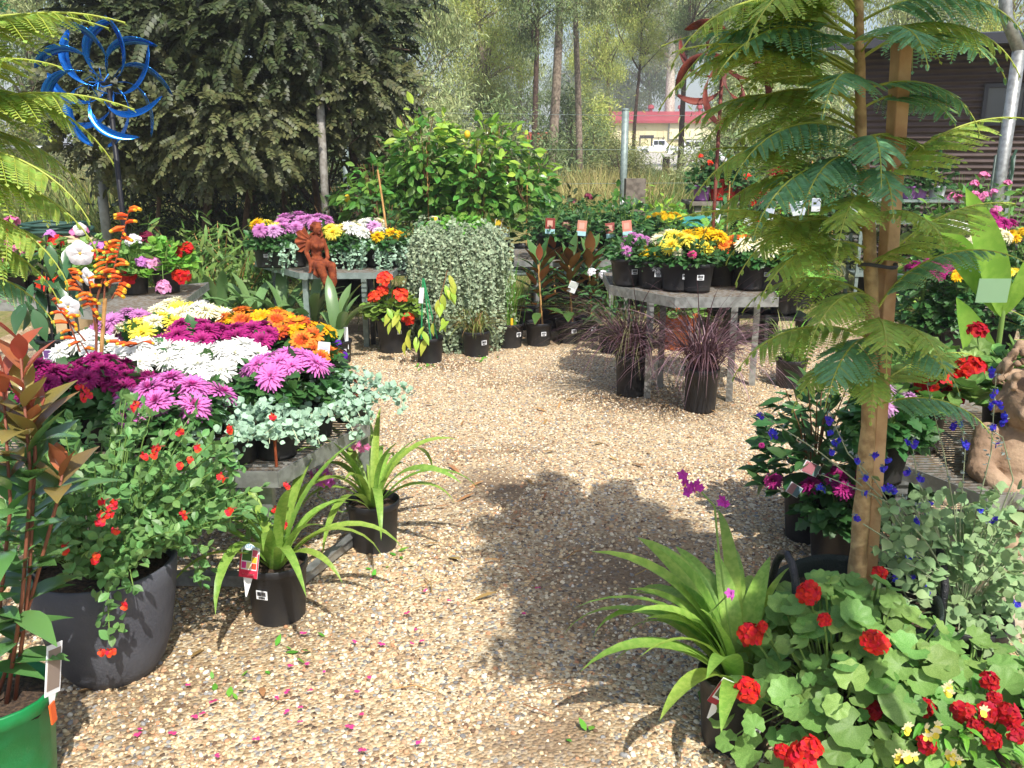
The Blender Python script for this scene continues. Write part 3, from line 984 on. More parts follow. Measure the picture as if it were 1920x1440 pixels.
BARE = [(0.42, 2.95, 0.1, 0.6, 0.3), (-0.05, 3.75, 0.05, 0.4, 0.5), (-0.75, 2.62, 0.02, 0.35, 0.35), (0.12, 2.02, 0.05, 0.3, 0.35)]
def pebble_field(name, label, quad, density, smin, smax, seed, nx=40, ny=40, big=0.0):
    (x0, y0, x1, y1) = quad
    X, Y = np.meshgrid(np.linspace(x0, x1, nx), np.linspace(y0, y1, ny))
    Z = 0.0145 + 0.006 * np.sin(X * 2.3 + 0.7) * np.sin(Y * 1.9) + 0.004 * np.sin(X * 5.1 + Y * 3.7)
    F = [(j * nx + i, j * nx + i + 1, (j + 1) * nx + i + 1, (j + 1) * nx + i) for j in range(ny - 1) for i in range(nx - 1)]
    o = MB().add(np.stack([X, Y, Z], -1).reshape(-1, 3), F).build(name, PEB, kind='stuff')
    tag(o, label, 'gravel', kind='stuff')
    ng = bpy.data.node_groups.new(name, 'GeometryNodeTree')
    ng.interface.new_socket('Geometry', in_out='INPUT', socket_type='NodeSocketGeometry')
    ng.interface.new_socket('Geometry', in_out='OUTPUT', socket_type='NodeSocketGeometry')
    N, L = ng.nodes, ng.links
    gi, go = N.new('NodeGroupInput'), N.new('NodeGroupOutput')
    no = N.new('ShaderNodeTexNoise')
    no.inputs['Scale'].default_value = 2.2
    no.inputs['Detail'].default_value = 4
    mr = N.new('ShaderNodeMapRange')
    mr.inputs[1].default_value, mr.inputs[2].default_value = 0.4, 0.55
    mr.inputs[3].default_value, mr.inputs[4].default_value = density * 0.28, density
    L.new(no.outputs['Fac'], mr.inputs[0])
    dp = N.new('GeometryNodeDistributePointsOnFaces')
    dp.inputs['Seed'].default_value = seed
    L.new(gi.outputs[0], dp.inputs['Mesh'])
    po = N.new('GeometryNodeInputPosition')
    den = mr.outputs[0]
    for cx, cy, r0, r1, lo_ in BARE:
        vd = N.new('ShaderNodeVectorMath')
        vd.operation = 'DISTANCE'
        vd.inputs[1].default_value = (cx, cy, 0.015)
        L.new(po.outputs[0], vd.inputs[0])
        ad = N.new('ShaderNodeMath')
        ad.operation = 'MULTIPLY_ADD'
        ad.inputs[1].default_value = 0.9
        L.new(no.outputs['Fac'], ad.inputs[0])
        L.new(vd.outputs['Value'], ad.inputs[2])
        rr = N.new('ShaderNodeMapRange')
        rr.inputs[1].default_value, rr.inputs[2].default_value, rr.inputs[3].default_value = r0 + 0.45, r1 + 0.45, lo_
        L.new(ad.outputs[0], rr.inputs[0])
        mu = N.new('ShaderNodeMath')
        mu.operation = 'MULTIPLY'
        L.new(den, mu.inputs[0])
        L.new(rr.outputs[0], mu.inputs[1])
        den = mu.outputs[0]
    L.new(den, dp.inputs['Density'])
    ci = N.new('GeometryNodeCollectionInfo')
    ci.inputs['Collection'].default_value = pc
    ci.inputs['Separate Children'].default_value = True
    ci.inputs['Reset Children'].default_value = True
    ip = N.new('GeometryNodeInstanceOnPoints')
    ip.inputs['Pick Instance'].default_value = True
    L.new(dp.outputs['Points'], ip.inputs['Points'])
    L.new(ci.outputs[0], ip.inputs['Instance'])
    rv = N.new('FunctionNodeRandomValue')
    rv.data_type = 'FLOAT_VECTOR'
    rv.inputs[0].default_value, rv.inputs[1].default_value = (-0.5, -0.5, 0), (0.5, 0.5, 6.28)
    rs = N.new('FunctionNodeRandomValue')
    rs.data_type = 'FLOAT'
    pw = N.new('ShaderNodeMath')
    pw.operation = 'POWER'
    pw.inputs[1].default_value = 2.2
    sr = N.new('ShaderNodeMapRange')
    sr.inputs[3].default_value, sr.inputs[4].default_value = smin, smax
    L.new(rs.outputs[1], pw.inputs[0])
    L.new(pw.outputs[0], sr.inputs[0])
    L.new(rv.outputs[0], ip.inputs['Rotation'])
    L.new(sr.outputs[0], ip.inputs['Scale'])
    L.new(ip.outputs[0], go.inputs[0])
    md = o.modifiers.new('pebbles', 'NODES')
    md.node_group = ng
    return o
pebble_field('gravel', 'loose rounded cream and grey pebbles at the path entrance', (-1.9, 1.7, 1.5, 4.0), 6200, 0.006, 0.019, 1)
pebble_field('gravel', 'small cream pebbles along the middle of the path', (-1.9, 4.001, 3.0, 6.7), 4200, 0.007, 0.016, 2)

# fallen petals, leaves and twigs
mb = MB()
for (cx, cy, k, sp) in ((-0.55, 2.35, 14, 0.2), (-0.72, 2.05, 10, 0.16), (-0.4, 2.62, 5, 0.15), (-0.9, 2.0, 5, 0.1), (0.0, 2.7, 3, 0.2)):
    p = np.stack([rng.normal(cx, sp, k), rng.normal(cy, sp, k), np.full(k, 0.034)], 1)
    for _ in range(3):
        mb.scatter(T_round, p, rdirs(k, -0.1, 0.3), (0, 0, 1), U(0.007, 0.015, k))
tag(mb.build('fallen_petals', P_fall), 'fallen pink petals scattered over the gravel', 'petals', kind='stuff')
mb = MB()
k = 70
p = np.stack([U(-1.6, 1.2, k), U(2.0, 5.5, k), np.full(k, 0.033)], 1)
mb.scatter(T_lance, p, rdirs(k, -0.05, 0.08), (0, 0, 1), U(0.05, 0.11, k))
for i in range(26):
    x, y, a, l = U(-1.3, 1.0), U(2.0, 4.5), U(0, 6.28), U(0.05, 0.16)
    mb.tube([(x, y, 0.03), (x + l * math.cos(a) * 0.5, y + l * math.sin(a) * 0.5, 0.037), (x + l * math.cos(a + 0.2), y + l * math.sin(a + 0.2), 0.03)], 0.002, 4)
tag(mb.build('leaf_litter', mat('dead leaf', '#a07a4c', hv=0.03, vv=0.3, rough=0.8)), 'dry fallen gum leaves and twigs on the gravel', 'leaf litter', kind='stuff')
mb = MB()
for (cx, cy, k) in ((-0.78, 2.25, 8), (-0.45, 3.0, 7), (-0.62, 2.45, 7), (0.15, 2.0, 3), (-0.6, 6.1, 20), (-0.25, 6.3, 12)):
    p = np.stack([rng.normal(cx, 0.05, k), rng.normal(cy, 0.05, k), np.full(k, 0.02)], 1)
    mb.scatter(T_oval_s, p, rdirs(k, 0.2, 0.8), (0, 0, 1), U(0.02, 0.045, k))
tag(mb.build('small_weeds', G_herb), 'tiny green weeds sprouting through the gravel', 'weeds', kind='stuff')

# ------------------------------------------------------------------ long grass and paddock growth
def blades(name, label, zones, m, T, cat='grass', clump=14):
    mb = MB()
    for (x0, x1, y0, y1, k, h0, h1) in zones:
        c = np.stack([U(x0, x1, k), U(y0, y1, k)], 1)
        p = np.repeat(c, clump, 0) + rng.normal(size=(k * clump, 2)) * 0.1
        p = np.concatenate([p, np.array([gz(q) for q in p[:, 1]])[:, None]], 1)
        d = nrm(np.concatenate([rng.normal(size=(len(p), 2)) * 0.3, np.ones((len(p), 1))], 1))
        mb.scatter(T, p, d, rdirs(len(p), -0.2, 0.4), np.repeat(U(h0, h1, k), clump) * U(0.6, 1.15, len(p)))
    tag(mb.build(name, m), label, cat, kind='stuff')
blades('long_grass', 'long green weedy grass beyond the fence rail', [(-9, -2.2, 11.5, 22, 1500, 0.45, 1.0), (-3, 12, 16.5, 36, 2600, 0.35, 0.8)], G_grass, T_blade)
blades('dry_grass', 'tall straw coloured grass in the paddock', [(-9, -2.5, 12, 22, 500, 0.5, 1.1), (0.3, 3.2, 18, 30, 420, 0.5, 1.0), (-3, 12, 17, 40, 600, 0.4, 0.85)], G_dry, T_blade)
blades('lawn_grass', 'short patchy grass beneath the benches', [(-3.5, 5.5, 7.6, 12.5, 2600, 0.04, 0.09)], G_grass, T_bladew)

# ------------------------------------------------------------------ gum trees
CR = [gum_crown(11000, s, leaf=0.075, clumps=c, hang=h, cr=k) for s, c, h, k in ((1, 34, 0.8, 0.2), (2, 30, 1.0, 0.22), (3, 26, 0.5, 0.24))]
CRS = [gum_crown(5200, s, leaf=0.11, clumps=22, hang=0.2, rad=(1, 1, 1.15), cr=0.27) for s in (4, 5)]
gums = [  # px of the trunk foot line, distance, height, trunk radius, bark, crown list (variant, height share, size, dx, dy, leaf material), label
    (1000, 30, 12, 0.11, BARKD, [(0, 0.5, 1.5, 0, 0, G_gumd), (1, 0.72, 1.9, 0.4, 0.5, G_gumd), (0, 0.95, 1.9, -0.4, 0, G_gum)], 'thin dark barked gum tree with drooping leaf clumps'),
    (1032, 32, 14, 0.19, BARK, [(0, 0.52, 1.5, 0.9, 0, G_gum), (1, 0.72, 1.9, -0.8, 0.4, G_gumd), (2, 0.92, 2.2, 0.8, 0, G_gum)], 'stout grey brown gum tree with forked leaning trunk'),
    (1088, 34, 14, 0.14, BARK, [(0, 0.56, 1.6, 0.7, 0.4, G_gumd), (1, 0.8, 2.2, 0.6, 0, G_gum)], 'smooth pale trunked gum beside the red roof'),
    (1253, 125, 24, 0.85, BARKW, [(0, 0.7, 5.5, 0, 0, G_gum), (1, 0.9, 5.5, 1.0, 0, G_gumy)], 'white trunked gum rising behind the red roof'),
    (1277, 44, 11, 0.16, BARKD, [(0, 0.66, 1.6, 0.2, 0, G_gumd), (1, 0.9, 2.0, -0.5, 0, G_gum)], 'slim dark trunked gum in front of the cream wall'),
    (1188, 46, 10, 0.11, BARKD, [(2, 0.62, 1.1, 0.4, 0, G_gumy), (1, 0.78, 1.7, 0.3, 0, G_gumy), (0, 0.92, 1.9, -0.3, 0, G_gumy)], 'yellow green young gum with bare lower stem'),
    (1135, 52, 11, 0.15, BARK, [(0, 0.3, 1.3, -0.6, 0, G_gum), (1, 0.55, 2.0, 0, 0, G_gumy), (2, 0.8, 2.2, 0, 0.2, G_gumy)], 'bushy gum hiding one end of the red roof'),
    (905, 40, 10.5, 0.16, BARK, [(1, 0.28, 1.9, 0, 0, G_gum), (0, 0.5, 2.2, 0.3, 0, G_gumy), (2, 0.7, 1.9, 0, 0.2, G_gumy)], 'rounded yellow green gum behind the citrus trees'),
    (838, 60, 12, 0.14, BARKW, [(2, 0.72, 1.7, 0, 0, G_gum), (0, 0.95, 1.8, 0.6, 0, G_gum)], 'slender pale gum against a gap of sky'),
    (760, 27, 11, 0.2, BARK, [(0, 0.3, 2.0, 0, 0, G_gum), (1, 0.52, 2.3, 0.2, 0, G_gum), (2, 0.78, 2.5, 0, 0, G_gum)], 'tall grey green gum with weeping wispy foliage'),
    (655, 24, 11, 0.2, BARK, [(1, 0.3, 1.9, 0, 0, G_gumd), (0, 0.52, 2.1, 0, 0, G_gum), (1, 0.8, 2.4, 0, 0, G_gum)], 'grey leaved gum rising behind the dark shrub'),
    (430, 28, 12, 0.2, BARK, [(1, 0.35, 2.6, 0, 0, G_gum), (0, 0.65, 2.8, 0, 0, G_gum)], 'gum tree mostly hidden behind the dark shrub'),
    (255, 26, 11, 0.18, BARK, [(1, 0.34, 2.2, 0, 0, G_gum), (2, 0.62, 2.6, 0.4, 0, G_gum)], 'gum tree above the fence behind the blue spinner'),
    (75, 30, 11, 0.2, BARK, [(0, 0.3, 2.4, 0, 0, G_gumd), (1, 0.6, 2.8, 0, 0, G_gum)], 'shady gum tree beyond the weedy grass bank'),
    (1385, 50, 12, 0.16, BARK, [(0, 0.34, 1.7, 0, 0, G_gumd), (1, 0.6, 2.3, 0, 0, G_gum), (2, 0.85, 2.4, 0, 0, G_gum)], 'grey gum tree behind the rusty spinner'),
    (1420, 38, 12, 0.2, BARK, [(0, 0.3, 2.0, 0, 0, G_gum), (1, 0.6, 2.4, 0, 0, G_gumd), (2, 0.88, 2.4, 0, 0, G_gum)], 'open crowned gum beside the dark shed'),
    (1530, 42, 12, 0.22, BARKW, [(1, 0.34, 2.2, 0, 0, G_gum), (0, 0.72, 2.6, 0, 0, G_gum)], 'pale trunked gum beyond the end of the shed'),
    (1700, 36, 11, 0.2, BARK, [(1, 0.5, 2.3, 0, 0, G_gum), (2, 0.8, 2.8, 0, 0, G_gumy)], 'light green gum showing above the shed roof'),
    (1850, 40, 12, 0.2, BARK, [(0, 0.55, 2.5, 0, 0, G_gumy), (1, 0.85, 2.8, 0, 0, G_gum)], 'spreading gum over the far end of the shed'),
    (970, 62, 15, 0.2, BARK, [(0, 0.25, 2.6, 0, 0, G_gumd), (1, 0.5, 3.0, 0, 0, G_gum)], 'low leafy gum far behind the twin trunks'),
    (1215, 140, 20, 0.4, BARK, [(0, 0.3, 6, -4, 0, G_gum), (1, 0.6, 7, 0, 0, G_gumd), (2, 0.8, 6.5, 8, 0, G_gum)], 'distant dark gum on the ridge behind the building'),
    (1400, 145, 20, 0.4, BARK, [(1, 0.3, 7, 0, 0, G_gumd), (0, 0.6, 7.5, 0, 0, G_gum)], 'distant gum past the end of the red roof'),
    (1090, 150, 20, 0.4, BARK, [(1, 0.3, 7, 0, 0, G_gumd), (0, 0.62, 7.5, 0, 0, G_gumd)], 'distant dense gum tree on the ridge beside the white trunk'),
]
for i, (px, d, h, tr, bk, cr, lb) in enumerate(gums):
    q = atd(px, 290, d)
    base = (q.x, d, gz(d) - 0.05)
    lean = {1032: (0.6, 0), 1088: (-0.5, 0), 1000: (0.1, 0)}.get(px, (random.uniform(-0.3, 0.3), 0))
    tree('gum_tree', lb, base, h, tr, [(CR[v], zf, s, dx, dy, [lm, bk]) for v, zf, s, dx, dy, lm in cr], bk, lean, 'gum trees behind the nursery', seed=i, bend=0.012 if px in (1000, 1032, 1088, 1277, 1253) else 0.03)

# young bushes and saplings beyond the fence
saps = [(560, 20, 1.5, G_gumd, 'dense dark bush behind the citrus row'), (690, 22, 1.6, G_gum, 'grey green bush behind the tall citrus'), (960, 26, 1.5, G_gumd, 'dark bush at the foot of the thin gum'),
        (1070, 36, 1.9, G_gumd, 'round dark bush by the long dry grass'), (1105, 44, 1.9, G_gumy, 'light green bush before the red roof'), (1165, 30, 1.0, G_olive, 'scraggy olive bush beside the fence post'),
        (1218, 33, 0.45, G_gumd, 'small dark bush hiding the driveway edge'), (1368, 30, 1.4, G_olive, 'olive bush beside the driveway'), (1375, 26, 1.7, G_gum, 'tall loose bush behind the red pots'),
        (1450, 22, 1.6, G_gumd, 'deep green bush behind the red blooms'), (1540, 20, 1.6, G_gum, 'leafy bush behind the hanging white labels'), (1630, 20, 1.7, G_gumd, 'deep green bush beside the shed wall'),
        (30, 25, 1.3, G_olive, 'olive bush on the weedy bank'), (310, 17, 1.6, G_dark, 'shaded bush under the dark shrub'), (450, 15, 1.5, G_dark, 'shaded thicket behind the bamboo'), (840, 24, 1.5, G_gum, 'grey bush behind the lemon trees')]
for i, (px, d, s, lm, lb) in enumerate(saps):
    q = atd(px, 290, d)
    tree('wild_bush', lb, (q.x, d, gz(d) - 0.05), s * 1.5, 0.05, [(CRS[i % 2], 0.58, s, 0, 0, [lm, BARKD]), (CRS[(i + 1) % 2], 0.3, s * 0.85, 0.5 * s, 0.3, [lm, BARKD])], BARKD, group='wild bushes beyond the fence', seed=50 + i, cat='bush', limbs=3)

# ------------------------------------------------------------------ the big dark shrub by the fence
def dark_shrub():
    t = thing('dark_shrub', 'huge dark shrub with drooping feathered leaves sprawling over the fence', 'shrub', (-3.0, 10.0, 0))
    lobes = [(-0.4, 0, 2.4, 1.3, 1.2, 1.15, 1500), (0.7, -0.2, 2.75, 1.2, 1.1, 0.95, 1150), (-1.05, -0.2, 1.95, 0.75, 0.9, 0.75, 560), (1.25, -0.2, 2.15, 0.75, 0.8, 0.6, 480), (0.2, -0.6, 1.75, 0.9, 0.7, 0.6, 480), (-0.5, 0.1, 3.5, 1.5, 1.2, 0.9, 800), (1.0, 0.2, 3.4, 1.3, 1.1, 0.8, 550)]
    for k, (x, y, z, rx, ry, rz_, n) in enumerate(lobes):
        mb = MB()
        d = rdirs(n)
        d[:, 1] = np.where(rng.random(n) < 0.7, -np.abs(d[:, 1]), d[:, 1])
        r = 0.55 + 0.5 * rng.random(n) ** 0.7
        p = d * r[:, None] * np.array([rx, ry, rz_]) + np.array([x, y, z])
        ax = nrm(d * np.array([1, 1, 0.4]) + rng.normal(size=(n, 3)) * 0.5 + np.array([0, 0, -0.35]))
        mb.scatter(T_pinn, p, ax, nrm(d * 0.6 + np.array([0, -0.3, 0.7]) + rng.normal(size=(n, 3)) * 0.3), U(0.15, 0.28, n))
        mb.build('foliage', G_dark if k not in (2, 3, 4) else mat('olive shrub leaf', '#585d39', rough=0.5, hv=0.03, vv=0.5, trans=0.15), t, kind='stuff')
    mb = MB()
    for (x, y, tx, tz, r) in ((1.35, -0.3, 1.2, 2.6, 0.05), (0.9, 0.1, 0.6, 2.4, 0.045), (-0.6, 0.2, -0.3, 2.3, 0.05), (-0.1, 0.0, 0.2, 2.2, 0.04), (0.4, 0.3, 0.3, 2.4, 0.035), (-1.1, 0.1, -0.9, 1.9, 0.03)):
        mb.tube([(x, y, 0), ((x + tx) / 2 + 0.06, y, tz * 0.5), (tx, y, tz)], [r, r * 0.8, r * 0.5], 7)
    for i in range(40):
        a = Vector((U(-1.5, 1.7), U(-0.8, 0.2), U(1.3, 2.6)))
        b = a + Vector((U(-0.6, 0.6), U(-0.3, 0.2), U(-0.5, 0.5)))
        mb.tube([a, (a + b) / 2 + Vector((0, 0, 0.08)), b], 0.007, 4)
    mb.build('branches', BARKD, t)
    return t
dark_shrub()
tree('dark_backing_tree', 'added dark leaf mass backing the black shade under the dark shrub', (-3.3, 11.6, 0), 2.2, 0.05, [(CRS[0], 0.45, 1.25, -0.5, 0, [G_dark, BARKD]), (CRS[1], 0.5, 1.2, 0.9, 0, [G_dark, BARKD])], BARKD, cat='tree')  # dark leaf mass added to stand for the black shade beneath the shrub

def bamboo(label, loc, rad, h, n, seed, group):
    g = np.random.default_rng(seed)
    t = thing('bamboo_clump', label, 'bamboo', loc, 0, group)
    mc, ml = MB(), MB()
    for i in range(16):
        a, r = g.uniform(0, 6.28), rad * g.uniform(0, 0.4)
        hh = h * g.uniform(0.55, 1.0)
        ex = rad * g.uniform(0.4, 1.0)
        pts = [(r * math.cos(a) + ex * math.cos(a) * u ** 1.6, r * math.sin(a) + ex * math.sin(a) * u ** 1.6, hh * u * (1 - 0.18 * u)) for u in np.linspace(0, 1, 7)]
        mc.tube(pts, [0.006] * 5 + [0.004, 0.002], 5)
        for u in range(1, 7):
            k = n // 96
            p = np.array(pts[u]) + g.normal(size=(k, 3)) * 0.06
            d = nrm(g.normal(size=(k, 3)) + np.array([math.cos(a) * 0.6, math.sin(a) * 0.6 - 0.3, -0.5]))
            ml.scatter(T_lance, p, d, nrm(g.normal(size=(k, 3)) * 0.5 + np.array([0, -0.2, 1])), g.uniform(0.08, 0.16, k))
    mc.build('canes', BAMBOO if seed % 2 else G_stem, t, kind='stuff')
    ml.build('foliage', G_bamb, t, kind='stuff')
for i, (px, py, rad, h, lb) in enumerate(((420, 610, 0.55, 1.15, 'leafy bamboo clump at the foot of the dark shrub'), (360, 600, 0.45, 0.85, 'low bamboo clump beside the geranium table'), (478, 600, 0.4, 0.95, 'bamboo clump beside the fairy table'))):
    bamboo(lb, at(px, py), rad, h, 1100, i + 1, 'bamboo clumps')

# ------------------------------------------------------------------ fence
def fence_post(label, px, ytop, d, r=0.04, group='galvanised fence posts', m=STEELG):
    q = atd(px, ytop, d)
    t = thing('fence_post', label, 'fence post', (q.x, d, 0), 0, group)
    MB().tube([(0, 0, -0.02), (0, 0, q.z)], r, 10).build('post', m, t, True)
    MB().ball((0, 0, q.z), (r * 1.15, r * 1.15, r * 0.5), 0, 10, 5).build('post_cap', m, t, True)
    return q
fence_post('grey steel fence post standing before the cream building', 1173, 206, 14, 0.055)
fence_post('grey steel fence post at the end of the short rail', 645, 236, 12.5, 0.045)
fence_post('weathered fence post beneath the blue spinner', 186, 315, 10.4, 0.055, m=mat('weathered post', '#a9aaa4', rough=0.8, col2='#8a8c84', nscale=9))
fence_post('silver pole rising through the dark shrub', 592, 40, 9.0, 0.04, m=mat('mottled pole', '#a39f98', rough=0.7, col2='#7d776e', nscale=15))
def rail(label, a, b, r=0.03):
    mb = MB().tube([a, (Vector(a) + Vector(b)) / 2, b], r, 8)
    tag(mb.build('fence_rail', STEEL, smooth=True), label, 'fence rail')
rail('pale horizontal pipe rail over the weedy bank', atd(-60, 277, 12.2), atd(132, 278, 12.2), 0.035)
rail('short steel rail between post and shrub', atd(590, 264, 12.4), atd(644, 268, 12.4), 0.03)
mb = MB()
for z in (0.5, 1.0, 1.5, 2.0):
    mb.tube([(-2.4, 12.6, z), (1.8, 14.03, z), (4.5, 14.2, z)], 0.0028, 4)
tag(mb.build('fence_wires', STEELG), 'thin wires strung between the fence posts', 'fence')
mb = MB()
q = at(1190, 362)
mb.box((0, 0, 0.55), (0.28, 0.24, 1.1))
q = atd(1190, 360, 13)
o = mb.build('timber_post', mat('grey timber', '#7d746a', rough=0.95, col2='#5f574f', nscale=14, bump=0.4), loc=(q.x, 13, 0))
tag(o, 'weathered square timber post beside the grey fence post', 'post')
mb = MB()
q = atd(1249, 305, 45)
mb.tube([(q.x, 45, gz(45)), (q.x, 45, gz(45) + 0.9)], 0.18, 8)
tag(mb.build('bollard', BARKD), 'short dark bollard standing on the pale driveway', 'bollard')

# ------------------------------------------------------------------ cream building with a red roof
def building():
    d, zb = 118, gz(118)
    x0, x1 = atd(1075, 250, d).x, atd(1375, 250, d).x
    z1, z2 = atd(1200, 229, d).z, atd(1200, 209, d + 6).z
    t = thing('cream_building', 'long cream walled building with a low red metal roof', 'building', ((x0 + x1) / 2, d, zb))
    w2, hh, rh = (x1 - x0) / 2, z1 - zb, z2 - zb
    cream = mat('cream wall', '#e9dcb2', rough=0.8, col2='#dccfa6', nscale=0.5)
    redr = mat('red roof', '#a8434d', rough=0.5, col2='#9a3c46', nscale=0.4)
    mb = MB()
    mb.box((0, 6, hh / 2), (2 * w2, 12, hh), 0)
    for k in np.arange(-w2 + 0.4, w2, 0.8):
        mb.box((k, -0.03, hh / 2), (0.06, 0.06, hh * 0.98), 0)
    mb.build('wall', cream, t)
    mb = MB()
    e = 0.5
    V = [(-w2 - e, -e, hh), (w2 + e, -e, hh), (w2 - 2.5, 6, rh), (-w2 + 2.5, 6, rh), (w2 + e, 12 + e, hh), (-w2 - e, 12 + e, hh)]
    mb.add(V, [(0, 1, 2, 3), (3, 2, 4, 5)])
    mb.add(V, [(1, 4, 2), (0, 3, 5)])
    mb.box((0, -e - 0.1, hh + 0.02), (2 * w2 + 2 * e, 0.2, 0.3))
    rf = mb.build('roof', redr, t)
    for k in (-5, 0.5, 4.5, 7):
        MB().lathe([(0.22, 0), (0.22, 0.5), (0.45, 0.6), (0.4, 0.95), (0.05, 1.1)], 10).build('roof_vent', redr, rf, loc=(k, 6.2, rh - 0.2))
    MB().box((w2 - 5.0, -0.12, hh - 1.05), (6.4, 0.16, 2.0)).build('roller_door', mat('cream door', '#f1e6c3', rough=0.6), t)
    mb = MB()
    mb.box((w2 - 5.0, -0.16, hh - 0.02), (6.8, 0.2, 0.09))
    mb.box((w2 - 8.3, -0.16, hh - 1.05), (0.1, 0.2, 2.1))
    mb.box((w2 - 5.0, -0.16, hh - 2.1), (6.8, 0.2, 0.09))
    mb.build('door_frame', STEEL, t)
building()

def ute(label, px, py, d, yaw, name, cargo):
    q = atd(px, py, d)
    t = thing(name, label, 'vehicle', (q.x, d, q.z), yaw, 'white vehicles parked at the building')
    wt, gl, bk = mat('white car paint', '#eceef0', rough=0.25, spec=0.6), mat('dark car glass', '#30363c', rough=0.1, spec=0.7), mat('black rubber', '#26262a', rough=0.8)
    mb = MB()
    # side outline swept across the width
    pr = [(-2.4, 0.45), (-2.45, 1.0), (-0.75, 1.02), (-0.7, 1.08), (-0.55, 1.72), (0.7, 1.75), (1.25, 1.12), (2.3, 1.0), (2.42, 0.45)] if cargo else \
         [(-2.3, 0.45), (-2.35, 1.05), (-2.15, 1.7), (0.55, 1.74), (1.15, 1.12), (2.2, 1.0), (2.32, 0.45)]
    hw = 0.88
    n = len(pr)
    V = [(x, s * hw * (0.88 if z > 1.3 else 1), z) for s in (-1, 1) for x, z in pr]
    mb.add(V, [(i, (i + 1) % n, n + (i + 1) % n, n + i) for i in range(n)])
    mb.add(V, [list(range(n))])
    mb.add(V, [list(range(n, 2 * n))[::-1]])
    mb.build('body', wt, t)
    xs_ = [(-0.5, -0.02), (0.05, 0.75)] if cargo else [(-2.0, -1.2), (-1.1, -0.3), (-0.2, 0.55)]
    for a, b in xs_:
        for s in (-1, 1):
            MB().box(((a + b) / 2, s * hw * 0.93, 1.4), (b - a, 0.12, 0.46)).build('window', gl, t)
    MB().bar((0.98 if cargo else 0.86, 0, 1.4), (1.02 if cargo else 0.9, 0, 1.41), 0.1, 0.1)
    mb = MB()
    xa, xb = (0.74, 1.24) if cargo else (0.6, 1.14)
    mb.add([(xa + 0.03, -0.72, 1.7), (xa + 0.03, 0.72, 1.7), (xb + 0.03, 0.8, 1.16), (xb + 0.03, -0.8, 1.16)], [(0, 1, 2, 3)])
    mb.build('windscreen', gl, t)
    for x in (-1.5, 1.45):
        for s in (-1, 1):
            w_ = MB()
            w_.tube([(x, s * 0.8, 0.38), (x, s * 0.95, 0.38)], 0.38, 14)
            wo = w_.build('wheel', bk, t)
            MB().tube([(x, s * 0.94, 0.38), (x, s * 0.97, 0.38)], 0.2, 10).build('rim', STEEL, wo)
    for s in (-1, 1):
        MB().box((2.36, s * 0.62, 0.85), (0.06, 0.35, 0.16)).build('headlight', STEEL, t)
    if cargo:
        mb = MB()
        for s in (-1, 1):
            mb.bar((-2.3, s * 0.7, 1.95), (0.7, s * 0.7, 1.95), 0.08, 0.08)
        for x in (-2.2, -0.8, 0.5):
            mb.bar((x, -0.7, 1.95), (x, 0.7, 1.95), 0.08, 0.08)
            for s in (-1, 1):
                mb.bar((x, s * 0.7, 1.0 if x < -0.6 else 1.7), (x, s * 0.7, 1.95), 0.08, 0.08)
        mb.build('roof_rack', bk, t)
        MB().box((-1.4, 0, 2.12), (1.6, 1.2, 0.3)).build('roof_load', mat('dark canvas', '#3d3a3a', rough=0.9), t)
ute('white utility with dark roof rack and load by the cream wall', 1234, 291, 108, R(-12), 'utility_truck', True)
ute('white wagon half hidden by bushes on the driveway', 1296, 297, 92, R(168), 'station_wagon', False)
t = thing('red_container', 'red and white container glimpsed between the gum trunks', 'container', (atd(998, 262, 100).x, 100, gz(100)))
MB().box((0, 0, 1.3), (3.8, 2.4, 2.2)).build('shell', mat('red enamel', '#c2472f', rough=0.5), t)
MB().box((-1.1, -1.25, 0.95), (1.2, 0.08, 1.2)).build('white_panel', PLASTW, t)

